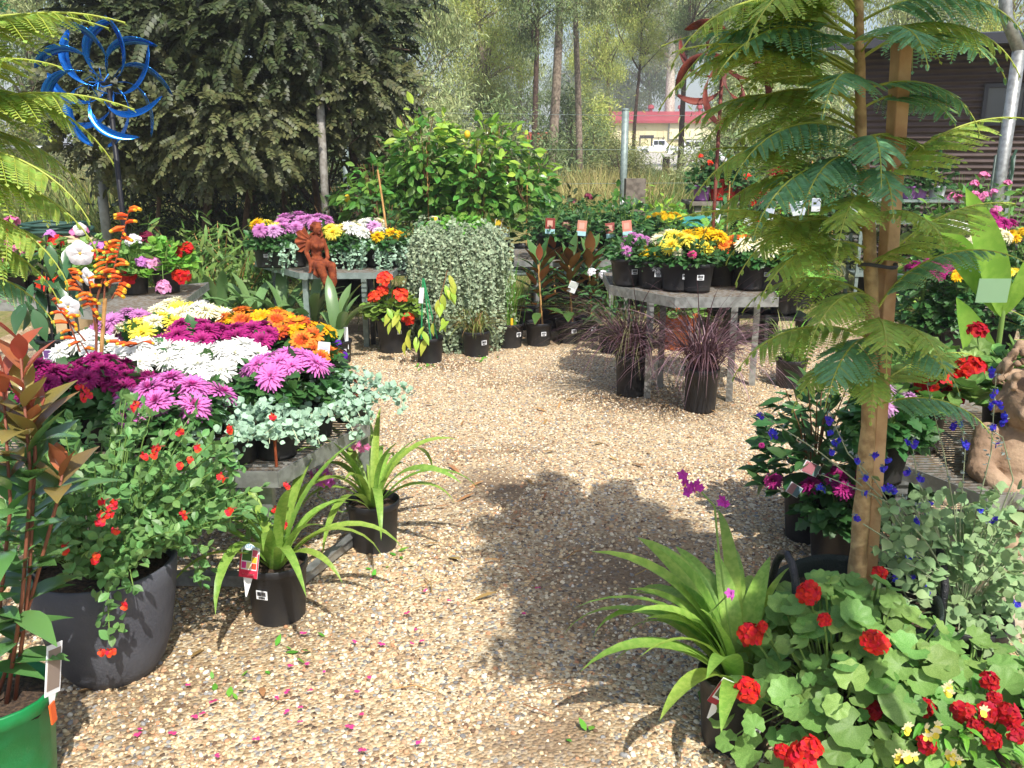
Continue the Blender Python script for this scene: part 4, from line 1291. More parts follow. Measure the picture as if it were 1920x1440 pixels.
# ------------------------------------------------------------------ corrugated shed on the right
def shed():
    A, B = Vector((4.6, 12.4, 0)), Vector((11.5, 9.6, 0))
    L = (B - A).length
    ang = math.atan2(B.y - A.y, B.x - A.x)
    t = thing('corrugated_shed', 'dark brown corrugated iron shed with a flat dark roof edge', 'shed', A, ang)
    wall = mat('brown corrugated iron', '#5a4c49', rough=0.5, metal=0.2, col2='#51433f', nscale=3)
    H = 2.78
    zs = np.arange(0.0, H, 0.0095)
    mb = MB()
    V = [(x, 0.016 * math.sin(z * 2 * math.pi / 0.076), z) for z in zs for x in (0, L)]
    mb.add(V, [(2 * i, 2 * i + 1, 2 * i + 3, 2 * i + 2) for i in range(len(zs) - 1)])
    mb.box((L / 2, 2.1, H / 2), (L, 4.0, H - 0.01))
    mb.build('wall', wall, t, smooth=True)
    dk = mat('charcoal trim', '#3f4046', rough=0.45, metal=0.2)
    mb = MB()
    V = [(-0.4, -0.5, H + 0.02), (L, -0.5, H + 0.02), (L, 4.3, H + 0.55), (-0.4, 4.3, H + 0.55)]
    V += [(x, y, z + 0.06) for x, y, z in V]
    mb.add(V, [(0, 3, 2, 1), (4, 5, 6, 7), (0, 1, 5, 4), (2, 3, 7, 6), (0, 4, 7, 3), (1, 2, 6, 5)])
    rf = mb.build('roof', dk, t)
    MB().box((L / 2 - 0.2, -0.56, H + 0.0), (L + 0.4, 0.11, 0.11)).build('gutter', dk, rf)
    f = MB()
    x = 1.75
    for (cx, cz, sx, sz) in ((x, 2.28, 0.5, 0.05), (x, 1.82, 0.5, 0.05), (x - 0.225, 2.05, 0.05, 0.42), (x + 0.225, 2.05, 0.05, 0.42)):
        f.box((cx, -0.03, cz), (sx, 0.07, sz))
    fo = f.build('window', dk, t)
    MB().box((x, -0.022, 2.05), (0.41, 0.01, 0.42)).build('pane', mat('window glass', '#3a4552', rough=0.08, spec=0.8), fo)
    for k in (0.5, 2.9, 4.6):
        MB().box((k, -0.03, H / 2), (0.05, 0.012, H - 0.1)).build('cover_strip', wall, t)
shed()
q0, q1, q2, q3 = atd(1876, 400, 8.2), atd(1911, 95, 8.2), atd(1886, 30, 8.2), atd(1884, -80, 8.2)
t = thing('cranked_post', 'pale galvanised post with a bent top beside the shed', 'fence post', (q0.x, 8.2, 0))
rel = lambda q: Vector((q.x - q0.x, q.y - 8.2, q.z))
MB().tube([(-0.06, 0, 0), rel(q1)], 0.055, 12).build('post', STEEL, t, True)
MB().tube([rel(q1), rel(q2), rel(q3)], 0.052, 12).build('bent_top', STEEL, t, True)
MB().tube([(-0.01, -0.06, 1.15), (0.02, -0.065, 1.3), (0.0, -0.065, 1.42), (0.03, -0.06, 1.5)], 0.012, 6).build('wire_tie', mat('dark green wire', '#2c4a3a', rough=0.6), t)

# ------------------------------------------------------------------ helpers for spots on a bush
def on_shell(px, py, c, rad, scale=1.0):
    """where a sight line first meets the ellipsoid c, rad"""
    o = np.array([0, 0, CAM_H])
    q = np.array(tuple(atd(px, py, 2.0)))
    d = nrm(q - o)
    r = np.array(rad) * scale
    a, b = (o - np.array(c)) / r, d / r
    A, B, C = b @ b, 2 * a @ b, a @ a - 1
    D = B * B - 4 * A * C
    t = (-B - math.sqrt(D)) / (2 * A) if D > 0 else -B / (2 * A)
    return Vector(tuple(o + d * t))

def small_flower(kind):
    mb = MB()
    if kind == 'lip':          # two lipped salvia flower facing -Y
        mb.tube([(0, 0.9, 0.1), (0, 0.2, 0.05)], [0.08, 0.14], 5, 1)
        mb.scatter(strip([0.12, 0.5, 0.55, 0.25], curl=0.3), [(0, 0.1, 0), (0.05, 0.1, 0.05), (-0.05, 0.1, 0.05)], [(0, -0.5, -0.9), (0.75, -0.5, -0.4), (-0.75, -0.5, -0.4)], (0, -1, 0.6), [0.75, 0.55, 0.55], m=0)
        mb.scatter(strip([0.12, 0.3, 0.3, 0.1]), [(0, 0.2, 0.1)], [(0, -0.6, 0.6)], (0, 0.6, 0.8), 0.6, m=0)
    elif kind == 'orchid':
        th = np.arange(5) * 2 * math.pi / 5 + math.pi / 2
        d = np.stack([np.cos(th), np.full(5, -0.15), np.sin(th)], 1)
        mb.scatter(strip([0.1, 0.36, 0.34, 0.06], cup=0.08), np.zeros((5, 3)), d, (0, -1, 0), 0.95, m=0)
        mb.scatter(strip([0.1, 0.16, 0.34, 0.2], curl=0.3), [(0, -0.05, 0)], [(0, -0.6, -0.7)], (0, -0.7, 0.6), 0.7, m=1)
    elif kind == 'tube':       # orange trumpet, yellow tip, along -Y drooping
        mb.tube([(0, 0, 0), (0, -0.45, 0.06), (0, -0.8, -0.02)], [0.07, 0.15, 0.13], 6, 0)
        mb.tube([(0, -0.8, -0.02), (0, -1.0, -0.08)], [0.13, 0.11], 6, 1)
    elif kind == 'trumpet':    # wide open white trumpet facing -Y
        th = np.arange(5) * 2 * math.pi / 5 + 0.3
        d = np.stack([np.cos(th), np.full(5, -0.2), np.sin(th)], 1)
        mb.scatter(strip([0.14, 0.36, 0.54, 0.62, 0.58, 0.42, 0.14], curl=0.22, cup=0.16, mid=True, fold=-0.2), np.zeros((5, 3)), d, (0, -1, 0), 1.0, m=0)
        mb.tube([(0, 0.7, -0.1), (0, 0.3, -0.03), (0, -0.03, 0)], [0.07, 0.13, 0.2], 8, 0)
        mb.ball((0, -0.03, 0), 0.13, 1, 8, 5)
    elif kind == 'nemesia':
        mb.scatter(strip([0.2, 0.45, 0.45, 0.2], cup=0.1), [(0, 0, 0)], [(0, -0.6, -0.7)], (0, -0.7, 0.6), 0.8, m=0)
        mb.scatter(strip([0.12, 0.22, 0.2, 0.08]), np.zeros((4, 3)), [(0.75, -0.2, 0.5), (0.3, -0.1, 1), (-0.3, -0.1, 1), (-0.75, -0.2, 0.5)], (0, -1, 0.2), 0.75, m=1)
    return mb.mesh('flower', [P_salv, G_stem])
FL = {k: small_flower(k) for k in ('lip', 'orchid', 'tube', 'trumpet', 'nemesia')}
ORCH_C = mat('orchid throat', '#e6c45c', **pet)

def leaf_mesh(T, m, smooth=True):
    mb = MB()
    mb.scatter(T, [(0, 0, 0)], [(0, 1, 0)], (0, 0, 1), 1.0)
    return mb.mesh('leaf', [m], smooth)
L_OVAL = [leaf_mesh(strip([0.03, 0.14, 0.2, 0.21, 0.17, 0.09, 0.01], curl=c, mid=True, fold=f), G_photi) for c, f in ((0.2, 0.3), (0.45, 0.2), (0.05, 0.4))]
L_DISC = [leaf_mesh(disc_leaf(l_, 0.13, c), G_ger, True) for c, l_ in ((0.12, 7), (0.28, 8), (-0.08, 7), (0.2, 6))]
L_RND = [leaf_mesh(strip([0.1, 0.34, 0.42, 0.36, 0.16, 0.03], curl=c, cup=0.08, mid=True, fold=0.2), G_greysal) for c in (0.1, 0.3)]

# ------------------------------------------------------------------ front table of chrysanthemums
A_, B_ = at(520, 884, 0.5), at(692, 790, 0.5)
ftv = [(-2.25, A_.y + 0.02), (A_.x, A_.y), (B_.x, B_.y), (-0.86, 4.0), (-1.75, 4.05), (-2.35, 3.4)]
ft = table('display_table', 'low galvanised mesh table crowded with mixed chrysanthemums beside the path', ftv, 0.5,
           [(A_.x - 0.06, A_.y + 0.06), (B_.x - 0.03, B_.y + 0.02), (-0.9, 3.92), (-2.1, A_.y + 0.1), (-1.7, 3.95)], edge=0.055,
           lower=[((-2.1, 2.84), (A_.x + 0.02, 2.80), 0.05), ((A_.x + 0.02, 2.80), (B_.x - 0.06, 3.16), 0.05)])
g1 = 'chrysanthemums on the low table beside the path'
def fm(px, py, *a, H=0.3, **k):
    q = at(px, py, 0.5 + H - 0.03)
    return mum((q.x, q.y, 0.5), *a, H=H, group=g1, **k)
fm(90, 706, 'crimson', 0.14, n=12, br=0.043, label='deep crimson purple chrysanthemum under the orange trumpet spikes')
fm(180, 694, 'crimson', 0.12, n=10, br=0.042, label='crimson purple chrysanthemum beside the bamboo cane')
fm(240, 720, 'crimson', 0.10, n=8, br=0.042, H=0.26, label='crimson chrysanthemum tucked behind the big pink one')
fm(318, 736, 'pink', 0.165, n=11, br=0.058, H=0.26, kind='pom', label='bright pink chrysanthemum with huge shaggy blooms over the red salvia')
fm(168, 652, 'white', 0.12, n=8, br=0.05, kind='spi', label='white chrysanthemum behind the crimson ones')
fm(272, 662, 'white', 0.13, n=9, br=0.052, kind='spi', H=0.29, label='white chrysanthemum below the yellow one')
fm(352, 668, 'white', 0.13, n=9, br=0.052, kind='spi', H=0.28, label='white chrysanthemum in front of the magenta dome')
fm(432, 668, 'white', 0.14, n=10, br=0.055, kind='spi', H=0.28, label='white chrysanthemum next to the pink one at the table end')
fm(390, 702, 'white', 0.09, n=5, br=0.052, kind='spi', H=0.24, label='lowest white chrysanthemum with bare green leaves in front')
fm(368, 626, 'magenta', 0.165, n=14, br=0.05, H=0.33, label='rich magenta chrysanthemum forming a round dome amid white and yellow')
fm(478, 626, 'magenta', 0.14, n=11, br=0.048, H=0.31, label='magenta chrysanthemum in front of the orange ones')
fm(540, 682, 'pink', 0.15, n=12, br=0.05, H=0.29, kind='spi', label='clear pink chrysanthemum at the path end of the table')
fm(238, 604, 'lilac', 0.16, n=13, br=0.045, H=0.31, kind='spi', label='soft lilac chrysanthemum behind the white flowers')
fm(290, 612, 'yellow', 0.16, n=10, br=0.052, H=0.32, kind='spi', mix=['yellow', 'cream', 'yellow'], label='lemon yellow chrysanthemum with pale petal tips')
fm(325, 582, 'yellow', 0.12, n=7, br=0.05, H=0.32, kind='spi', mix=['yellow', 'cream'], label='yellow chrysanthemum rising behind the others')
fm(385, 592, 'cream', 0.13, n=9, br=0.05, H=0.31, kind='spi', mix=['yellow', 'cream', 'white'], label='cream and yellow chrysanthemum behind the magenta dome')
fm(455, 600, 'orange', 0.10, n=8, br=0.042, H=0.3, kind='dai', mix=['orange', 'gold'], label='golden orange chrysanthemum beside the bromeliads')
fm(510, 600, 'orange', 0.13, n=11, br=0.045, H=0.32, kind='dai', mix=['orange', 'bronze', 'gold'], label='orange and bronze chrysanthemum against the grey green bromeliads')
fm(568, 622, 'bronze', 0.12, n=10, br=0.045, H=0.3, kind='dai', mix=['bronze', 'orange', 'gold'], label='bronze daisy flowered chrysanthemum above the pink one')
t = fm(598, 668, 'orange', 0.08, n=5, br=0.042, H=0.26, kind='dai', pr=0.06, ph=0.12, label='small orange chrysanthemum with a white card at the table corner')
picture_tag(t, (0.02, -0.05, 0.2), (0.1, 0.15, 0.2), 0.045, 0.1, [(-0.35, 0.35, 0.15, 0.2, '#9aa4b4'), (-0.35, 0.35, 0.3, 0.34, '#9aa4b4'), (-0.35, 0.3, 0.45, 0.49, '#9aa4b4'), (-0.35, 0.35, 0.7, 0.85, '#c7d3e2')])
q = at(622, 690, 0.6)
shrub('petunia_plant', 'small purple petunia at the end of the front table', 'potted flower', (q.x, q.y, 0.5), 0.06, 0.1, 0.2, T_oval_s, 0.04, 60, G_salvia, 0.05, 0.1, flowers=[(UMB[2:], 5, 0.026, [mat('purple petal', '#6a2fb0', **pet), G_stem], 1.0)])

def dichondra(label, loc, rad, n, lmin, lmax, ph=0.1, pr=0.08, group='silver dichondra pots', size=0.022, seed=1, sx=1.0, front=True, dome=0.1, sk=None, potless=False, hang=0.03):
    g = np.random.default_rng(seed)
    t = thing('silver_dichondra', label, 'trailing plant', loc, 0, group)
    if not potless:
        pot(t, pr, pr * 0.82, ph)
        if sk is not None:
            sticker(t, pr, pr * 0.82, ph, sk, 0.55, 1.1)
    mb = MB()
    k = int(4500 * rad * rad * sx / (size / 0.022) ** 1.2) + 120
    a, r = g.uniform(0, 6.28, k), np.sqrt(g.random(k))
    p = np.stack([r * np.cos(a) * rad * sx, r * np.sin(a) * rad, ph + dome * (1 - r * r) * g.uniform(0.4, 1.1, k)], 1)
    mb.scatter(T_round, p, nrm(g.normal(size=(k, 3)) + np.array([0, -0.3, 0.2])), nrm(g.normal(size=(k, 3)) * 0.5 + np.array([0, -0.4, 0.9])), size * g.uniform(0.7, 1.3, k), m=0)
    aa = g.uniform(math.pi, 2 * math.pi, n) if front else g.uniform(0, 6.28, n)
    st = np.stack([np.cos(aa) * rad * sx * 0.9, np.sin(aa) * rad * 0.9, np.full(n, ph + 0.02)], 1)
    dr = np.stack([np.cos(aa) * 0.6, np.sin(aa) * 0.6, np.full(n, 0.1)], 1)
    trailing(mb, st, dr, g.uniform(lmin, lmax, n), T_round, size, g, step=0.014, hang=hang)
    mb.build('foliage', [G_silver, mat('pale trailing stem', '#c9cfa8', rough=0.7)], t, kind='stuff')
    return t
for i, (px, py, rad, n, l0, l1, sx, lb) in enumerate(((660, 738, 0.13, 26, 0.04, 0.14, 1.1, 'silver dichondra spilling over the path corner of the table'), (585, 765, 0.14, 24, 0.05, 0.17, 1.1, 'silver dichondra along the sloping table edge'),
                                                      (515, 800, 0.11, 18, 0.04, 0.13, 1.2, 'silver dichondra beside the rusty tray end'), (440, 808, 0.11, 14, 0.04, 0.12, 1.3, 'silver dichondra in a low trough over the front rail'))):
    q = at(px, py, 0.6)
    dichondra(lb, (q.x, q.y, 0.5), rad, n, l0, l1, group=None, size=0.023, seed=i + 3, sx=sx, sk=-1.6 if i == 3 else None)
# rusty tray rim at the table corner
c0, c1, c2 = at(515, 868, 0.52), at(690, 772, 0.52), at(640, 740, 0.52)
t = thing('rusty_tray', 'rusted wire tray rim along the sloping table edge', 'tray', (c0.x, c0.y, 0.5))
mb = MB()
P3 = [Vector((0, 0.02, 0.09)), Vector((c1.x - c0.x - 0.03, c1.y - c0.y, 0.09)), Vector((c1.x - c0.x - 0.1, c1.y - c0.y + 0.3, 0.09)), Vector((-0.24, 0.24, 0.09)), Vector((0, 0.02, 0.09))]
mb.tube(P3, 0.005, 6)
mb.build('rim', RUST, t)
mb = MB()
for k in P3[:4]:
    mb.tube([k, (k.x, k.y, 0.0)], 0.005, 6)
mb.build('uprights', RUST, t, kind='stuff')

# orange trumpet plant with a bamboo cane
def orange_spires():
    q = at(135, 842, 0.5)
    t = thing('trumpet_flower_plant', 'tall plant with orange yellow tipped trumpet spikes tied to a cane', 'potted flower', (q.x, q.y, 0.5))
    pot(t, 0.075, 0.06, 0.12)
    sticker(t, 0.075, 0.06, 0.12, -1.5)
    d = q.y + 0.1
    rel = lambda px, py, dd=0.0: atd(px, py, d + dd) - Vector((q.x, q.y, 0.5))
    MB().tube([(0.05, 0.06, 0.08), rel(188, 690), rel(197, 560)], 0.007, 8).build('cane', BAMBOO, t)
    MB().tube([rel(160, 760) - Vector((0, 0.02, 0.1)), rel(180, 680), rel(182, 560), rel(205, 480)], [0.006, 0.005, 0.004, 0.003], 6).build('stem', G_rdst, t)
    sp = [((205, 540), (222, 470), (243, 390), 18), ((195, 560), (200, 500), (196, 455), 9), ((185, 600), (150, 540), (128, 505), 9), ((178, 620), (172, 560), (166, 522), 8), ((160, 640), (120, 590), (98, 562), 7),
          ((210, 560), (222, 540), (228, 520), 6), ((150, 660), (130, 605), (115, 585), 5), ((215, 640), (245, 650), (270, 640), 4), ((180, 690), (160, 655), (150, 640), 3), ((120, 715), (122, 695), (120, 690), 2)]
    for a, b, c, k in sp:
        A, B, C = (rel(*v) for v in (a, b, c))
        st = MB().tube([A, B, C], [0.0035, 0.003, 0.002], 5).build('flower_spike', G_rdst, t)
        for i in range(k):
            u = 0.25 + 0.75 * i / max(1, k - 1)
            p = (A * (1 - u) ** 2 + B * 2 * u * (1 - u) + C * u * u)
            s = -1 if random.random() < 0.45 else 1
            put('flower', FL['tube'], st, p, (random.uniform(-.3, .3), random.uniform(-.2, .3), s * random.uniform(0.5, 1.6)), 0.047 * random.uniform(0.8, 1.1), mats=[P_ora, P_ytip])
    mb = MB()
    for px, py, k in ((160, 770, 26), (200, 740, 18), (120, 760, 16), (180, 700, 8), (240, 740, 10), (90, 770, 8)):
        c = np.array(tuple(rel(px, py)))
        mb.scatter(T_lance_w, c + rng.normal(size=(k, 3)) * 0.03, nrm(rng.normal(size=(k, 3)) + np.array([0, -0.3, 0.1])), nrm(rng.normal(size=(k, 3)) * 0.4 + np.array([0, -0.2, 1])), U(0.07, 0.12, k))
    mb.build('foliage', mat('dark narrow leaf', '#4d6a45', **leafy), t, kind='stuff')
orange_spires()

# mandevilla: white trumpets on a wire frame
def mandevilla():
    q = at(110, 690, 0.5)
    t = thing('mandevilla_plant', 'climbing plant with white trumpet flowers and dark glossy leaves on a frame', 'potted climber', (q.x, q.y, 0.5))
    pot(t, 0.085, 0.07, 0.15)
    d = q.y
    rel = lambda px, py, dd=0.0: atd(px, py, d + dd) - Vector((q.x, q.y, 0.5))
    mb = MB()
    for s in (-1, 1):
        mb.tube([(s * 0.07, 0, 0.12), rel(100 + s * 22, 560), rel(92 + s * 12, 470)], 0.005, 6)
    mb.tube([rel(100, 650), rel(88, 540), rel(86, 440)], [0.006, 0.005, 0.003], 6)
    mb.build('frame', mat('black wire', '#26262a', rough=0.6), t)
    for px, py, s, rz in ((150, 475, 0.058, 0.3), (165, 520, 0.045, -0.5), (128, 575, 0.05, 0.2), (150, 430, 0.03, 0.8)):
        put('flower', FL['trumpet'], t, rel(px, py, -0.1), (0.15, 0, rz), s, mats=[P_wht, ORCH_C])
    for i in range(34):
        u = random.random()
        p = rel(90 + random.uniform(-45, 45), 450 + 190 * u, random.uniform(-0.1, 0.08))
        put('leaf', random.choice(L_OVAL), t, p, (random.uniform(-1.2, -0.2), random.uniform(-.4, .4), random.uniform(0, 6.28)), random.uniform(0.1, 0.16), mats=[mat('mandevilla leaf', '#3f6440', rough=0.25, hv=0.015, vv=0.2, trans=0.12, spec=0.6)])
    picture_tag(t, (0.02, -0.075, 0.02), (0.1, 0, 0.1), 0.08, 0.09, [(-0.45, 0.45, 0.05, 0.55, '#b9b2d8'), (-0.45, 0.45, 0.55, 0.95, '#6c4a86')], spike=0.02)
mandevilla()

# ------------------------------------------------------------------ red tipped photinia in a green pot
def photinia():
    q = at(-8, 1302, 0.27)
    t = thing('photinia_plant', 'red tipped glossy shrub in a bright green pot with an orange tag', 'potted shrub', (q.x, q.y, 0))
    pot(t, 0.125, 0.1, 0.28, PLASTG)
    st = [((0.02, 0.0), (58, 900), (36, 640), 34), ((0.03, 0.02), (66, 850), (60, 770), 22), ((-0.02, 0.03), (110, 930), (118, 880), 16), ((-0.04, 0.0), (20, 950), (4, 690), 26)]
    for (bx, by), mpx, tpx, k in st:
        d = q.y + by
        B0 = Vector((bx, by, 0.24))
        M_ = atd(*mpx, d + 0.02) - Vector((q.x, q.y, 0))
        T_ = atd(*tpx, d + 0.03) - Vector((q.x, q.y, 0))
        so = MB().tube([B0, (B0 + M_) / 2 + Vector((0.01, 0, 0)), M_, T_], [0.005, 0.0045, 0.004, 0.0025], 7).build('stem', G_rdst, t, True)
        for i in range(k):
            u = 0.12 + 0.88 * i / (k - 1)
            p = B0.lerp(M_, u / 0.6) if u < 0.6 else M_.lerp(T_, (u - 0.6) / 0.4)
            a = i * 2.4
            el = 0.15 + 0.85 * u + random.uniform(-.2, .2)
            m = G_photr if u > 0.86 else (G_photb if u > 0.68 else G_photi)
            put('leaf', random.choice(L_OVAL), so, p, aim((math.cos(a) * math.cos(el), math.sin(a) * math.cos(el), math.sin(el))), (0.13 if u < 0.85 else 0.095) * random.uniform(0.75, 1.15), mats=[m])
    p = at(82, 1330, 0.2) - Vector((q.x, q.y, 0))
    picture_tag(t, (0.132, 0.0, 0.27), (0.0, 0.25, 1.35), 0.05, 0.12, [(-0.4, 0.4, 0.1, 0.9, '#8d7f76')], spike=0.05)
    MB().box((0.139, -0.02, 0.235), (0.004, 0.022, 0.05)).build('orange_tag', ORANGE_T, t)
photinia()

# ------------------------------------------------------------------ red salvia in the big charcoal planter
def salvia_planter():
    q = at(218, 1262)
    t = thing('salvia_planter', 'sprawling red flowered salvia in a large round charcoal planter', 'planter', (q.x, q.y, 0))
    mb = MB()
    mb.lathe([(0.001, 0.0), (0.085, 0.0), (0.115, 0.014), (0.145, 0.06), (0.168, 0.13), (0.185, 0.22), (0.198, 0.31), (0.203, 0.36), (0.198, 0.366), (0.188, 0.362), (0.18, 0.3)], 48)
    mb.build('bowl', mat('charcoal fibreclay', '#4b4d55', rough=0.75, col2='#5d5f66', nscale=7, lo=0.35, hi=0.75, bump=0.25, bscale=120, spec=0.25), t, True)
    sm = MB().lathe([(0.001, 0.325), (0.1, 0.33), (0.185, 0.325)], 20)
    sm.build('soil', SOIL, t)
    c, rad = (q.x + 0.03, q.y + 0.08, 0.52), (0.40, 0.36, 0.27)
    cl = Vector((0.03, 0.08, 0.52))
    fo, st = MB(), MB()
    g = np.random.default_rng(9)
    for i in range(170):
        a, el = g.uniform(0, 6.28), math.asin(g.uniform(-0.35, 1.0))
        r = g.uniform(0.75, 1.08)
        e = np.array([math.cos(a) * math.cos(el) * rad[0] * r, math.sin(a) * math.cos(el) * rad[1] * r, math.sin(el) * rad[2] * r]) + np.array(tuple(cl))
        b = np.array([0.05 * math.cos(a), 0.05 * math.sin(a), 0.33])
        m_ = (e + b) / 2 + np.array([0, 0, 0.07])
        pts = [b * (1 - u) ** 2 + m_ * 2 * u * (1 - u) + e * u * u for u in np.linspace(0, 1, 8)]
        st.tube(pts[::2] + [pts[-1]], 0.0016, 4, cap=False)
        for u in np.linspace(0.35, 1.0, 8):
            p = b * (1 - u) ** 2 + m_ * 2 * u * (1 - u) + e * u * u
            k = 3
            dd = nrm(g.normal(size=(k, 3)) + (e - b) * 1.2)
            fo.scatter(T_oval, np.repeat(p[None], k, 0), dd, nrm(g.normal(size=(k, 3)) * 0.45 + np.array([0, -0.3, 0.9])), g.uniform(0.022, 0.04, k), wx=1.25)
    # long runners over the path and down the bowl
    for (px, py, d, ln) in ((470, 960, 2.75, 0.4), (520, 985, 2.7, 0.45), (430, 940, 2.75, 0.3), (380, 1080, 2.45, 0.3), (205, 1190, 2.08, 0.3), (330, 1010, 2.3, 0.2), (480, 1000, 2.62, 0.4), (250, 1100, 2.1, 0.2)):
        e = np.array(tuple(atd(px, py, d))) - np.array((q.x, q.y, 0))
        b = np.array(tuple(cl)) + (e - np.array(tuple(cl))) * 0.3
        m_ = (b + e) / 2 + np.array([0, -0.02, 0.1])
        pts = [b * (1 - u) ** 2 + m_ * 2 * u * (1 - u) + e * u * u for u in np.linspace(0, 1, 9)]
        st.tube(pts, 0.0016, 4, cap=False)
        for p in pts[2:]:
            k = 9
            fo.scatter(T_oval, p + g.normal(size=(k, 3)) * 0.016, nrm(g.normal(size=(k, 3)) + np.array([0.2, -0.3, 0])), nrm(g.normal(size=(k, 3)) * 0.4 + np.array([0, -0.3, 0.9])), g.uniform(0.022, 0.04, k), wx=1.25)
    fo.build('foliage', G_salvia, t, kind='stuff')
    st.build('stems', G_stem, t, kind='stuff')
    for px, py in ((155, 743), (150, 728), (165, 735), (248, 760), (253, 752), (122, 1030), (180, 1045), (190, 938), (213, 944), (203, 957), (196, 968), (184, 975), (216, 994), (285, 848), (292, 840), (272, 856), (358, 862), (337, 873), (427, 803), (512, 776), (416, 894), (432, 955), (338, 810), (372, 835), (56, 780), (72, 782), (193, 1221), (206, 1217), (229, 1134), (540, 910), (515, 955), (535, 980), (340, 965)):
        p = on_shell(px, py, c, rad, 1.06) if py < 1080 and px < 440 else atd(px, py, 2.06 if py > 1080 else 2.65)
        for _ in range(2):
            put('flower', FL['lip'], t, p - Vector((q.x, q.y, 0)) + Vector((random.uniform(-.008, .008), 0, random.uniform(-.008, .008))), (random.uniform(-.4, .4), random.uniform(-.5, .5), random.uniform(-0.9, 0.9)), random.uniform(0.015, 0.021), mats=[P_salv, G_rdst])
salvia_planter()

# ------------------------------------------------------------------ ground orchids along the table
def orchid_spray(t, pts, flowers, pm, s=0.02):
    so = MB().tube(pts, [0.003] * (len(pts) - 1) + [0.002], 6).build('flower_stem', G_stem, t)
    for p in flowers:
        put('flower', FL['orchid'], so, p, (random.uniform(-.5, .3), random.uniform(-1, 1), random.uniform(-1.1, 1.1)), s * random.uniform(0.8, 1.15), mats=[pm, ORCH_C if random.random() < 0.4 else pm])
q = at(525, 1160)
t = strap_plant('ground_orchid', 'strappy green ground orchid with a colourful plant tag beside the salvia', 'potted orchid', q, ST_ORCH, 22, 0.45, G_orchid, 0.098, 0.083, 0.215, True, seed=2, group=None)
sticker(t, 0.098, 0.083, 0.215, -1.85, 0.62, 1.15)
tg = picture_tag(t, (-0.062, -0.1, 0.2), (-0.3, 0.0, -0.3), 0.066, 0.11,
                 [(-0.5, 0.5, 0.0, 0.22, '#cf3550'), (-0.5, -0.44, 0.22, 0.7, '#cf3550'), (0.44, 0.5, 0.22, 0.7, '#cf3550'), (-0.4, 0.1, 0.48, 0.78, '#4c6e3c'), (0.14, 0.4, 0.62, 0.8, '#d9627f'), (0.14, 0.4, 0.44, 0.6, '#e2c13c'),
                  (-0.4, -0.16, 0.26, 0.44, '#d83b90'), (-0.12, 0.1, 0.26, 0.44, '#e6d9a0'), (0.14, 0.4, 0.26, 0.42, '#d9553c'), (-0.34, 0.34, 0.08, 0.12, '#f3e3e3')], spike=0.06, back=0)
def lettering(parent, text, size, loc, m, rot=(math.pi / 2, 0, 0)):
    c = bpy.data.curves.new('lettering', 'FONT')
    c.body, c.size, c.align_x, c.extrude = text, size, 'CENTER', 0.0003
    c.materials.append(m)
    tmp = bpy.data.objects.new('lettering', c)
    me = bpy.data.meshes.new_from_object(tmp)
    bpy.data.objects.remove(tmp)
    me.name = 'lettering'
    return put('lettering', me, parent, loc, rot)
lettering(tg, 'inStyle', 0.021, (0, -0.0018, 0.092), mat('blue print', '#5f9fc4', rough=0.5))
MB().box((-0.08, -0.058, 0.155), (0.022, 0.0015, 0.035)).build('tag_stem', TAG, t, rot=(0, 0, -0.75))
q = at(703, 1030)
t = strap_plant('ground_orchid', 'ground orchid with pink flower sprays against the table leg', 'potted orchid', q, ST_ORCH, 24, 0.42, G_orchid, 0.098, 0.083, 0.21, True, seed=5)
rel = lambda px, py, d: atd(px, py, d) - q
orchid_spray(t, [Vector((-0.02, 0, 0.18)), rel(640, 960, q.y - 0.03), rel(595, 930, q.y - 0.08), rel(600, 895, q.y - 0.1)], [rel(a, b, q.y - 0.1) for a, b in ((585, 890), (598, 888), (612, 886), (618, 903), (605, 905), (592, 900), (622, 895))], P_lpink, 0.024)
orchid_spray(t, [Vector((0.0, 0, 0.18)), rel(690, 930, q.y), rel(668, 860, q.y), rel(676, 838, q.y)], [rel(a, b, q.y - 0.02) for a, b in ((664, 838), (678, 842), (688, 838), (672, 833))], P_ppink, 0.018)

# ------------------------------------------------------------------ geranium tables at the back
c = [at(-190, 568, 0.6), at(138, 568, 0.6)]
table('display_table', 'galvanised table of pink geraniums below the coiled green hose', [(c[0].x, c[0].y), (c[1].x, c[1].y), (c[1].x - 0.1, c[1].y + 0.95), (c[0].x, c[0].y + 0.95)], 0.6, [(c[1].x - 0.05, c[1].y + 0.05), (c[0].x + 0.1, c[0].y + 0.05), (c[1].x - 0.15, c[1].y + 0.8)])
e = [at(150, 582, 0.6), at(262, 588, 0.6), at(346, 562, 0.6)]
table('display_table', 'galvanised table of lilac geraniums beside the black spinner pole', [(e[0].x, e[0].y), (e[1].x, e[1].y), (e[2].x, e[2].y), (e[2].x - 0.1, e[2].y + 0.75), (e[0].x, e[0].y + 0.85)], 0.6, [(e[1].x, e[1].y + 0.05), (e[2].x - 0.04, e[2].y + 0.03), (e[0].x + 0.05, e[0].y + 0.1), (e[2].x - 0.15, e[2].y + 0.65)])
gg = 'geraniums on the back tables'
def ger_px(px, py, d, heads, label, rad=0.2, H=0.36, br=0.062, zt=0.6, **k):
    q = atd(px, py, d)
    hs = []
    for (hx, hy, dd, pm) in heads:
        p = atd(hx, hy, d + dd)
        hs.append((p.x - q.x, p.y - d, p.z - zt, pm))
    return geranium((q.x, d, zt), P_red, rad, H, heads=hs, br=br, label=label, group=k.pop('group', gg), **k)
CPK = mat('striped pink petal', '#e39bc6', hv=0.01, vv=0.25, **pet)
LIL = mat('lilac geranium petal', '#cf86cf', hv=0.01, vv=0.15, **pet)
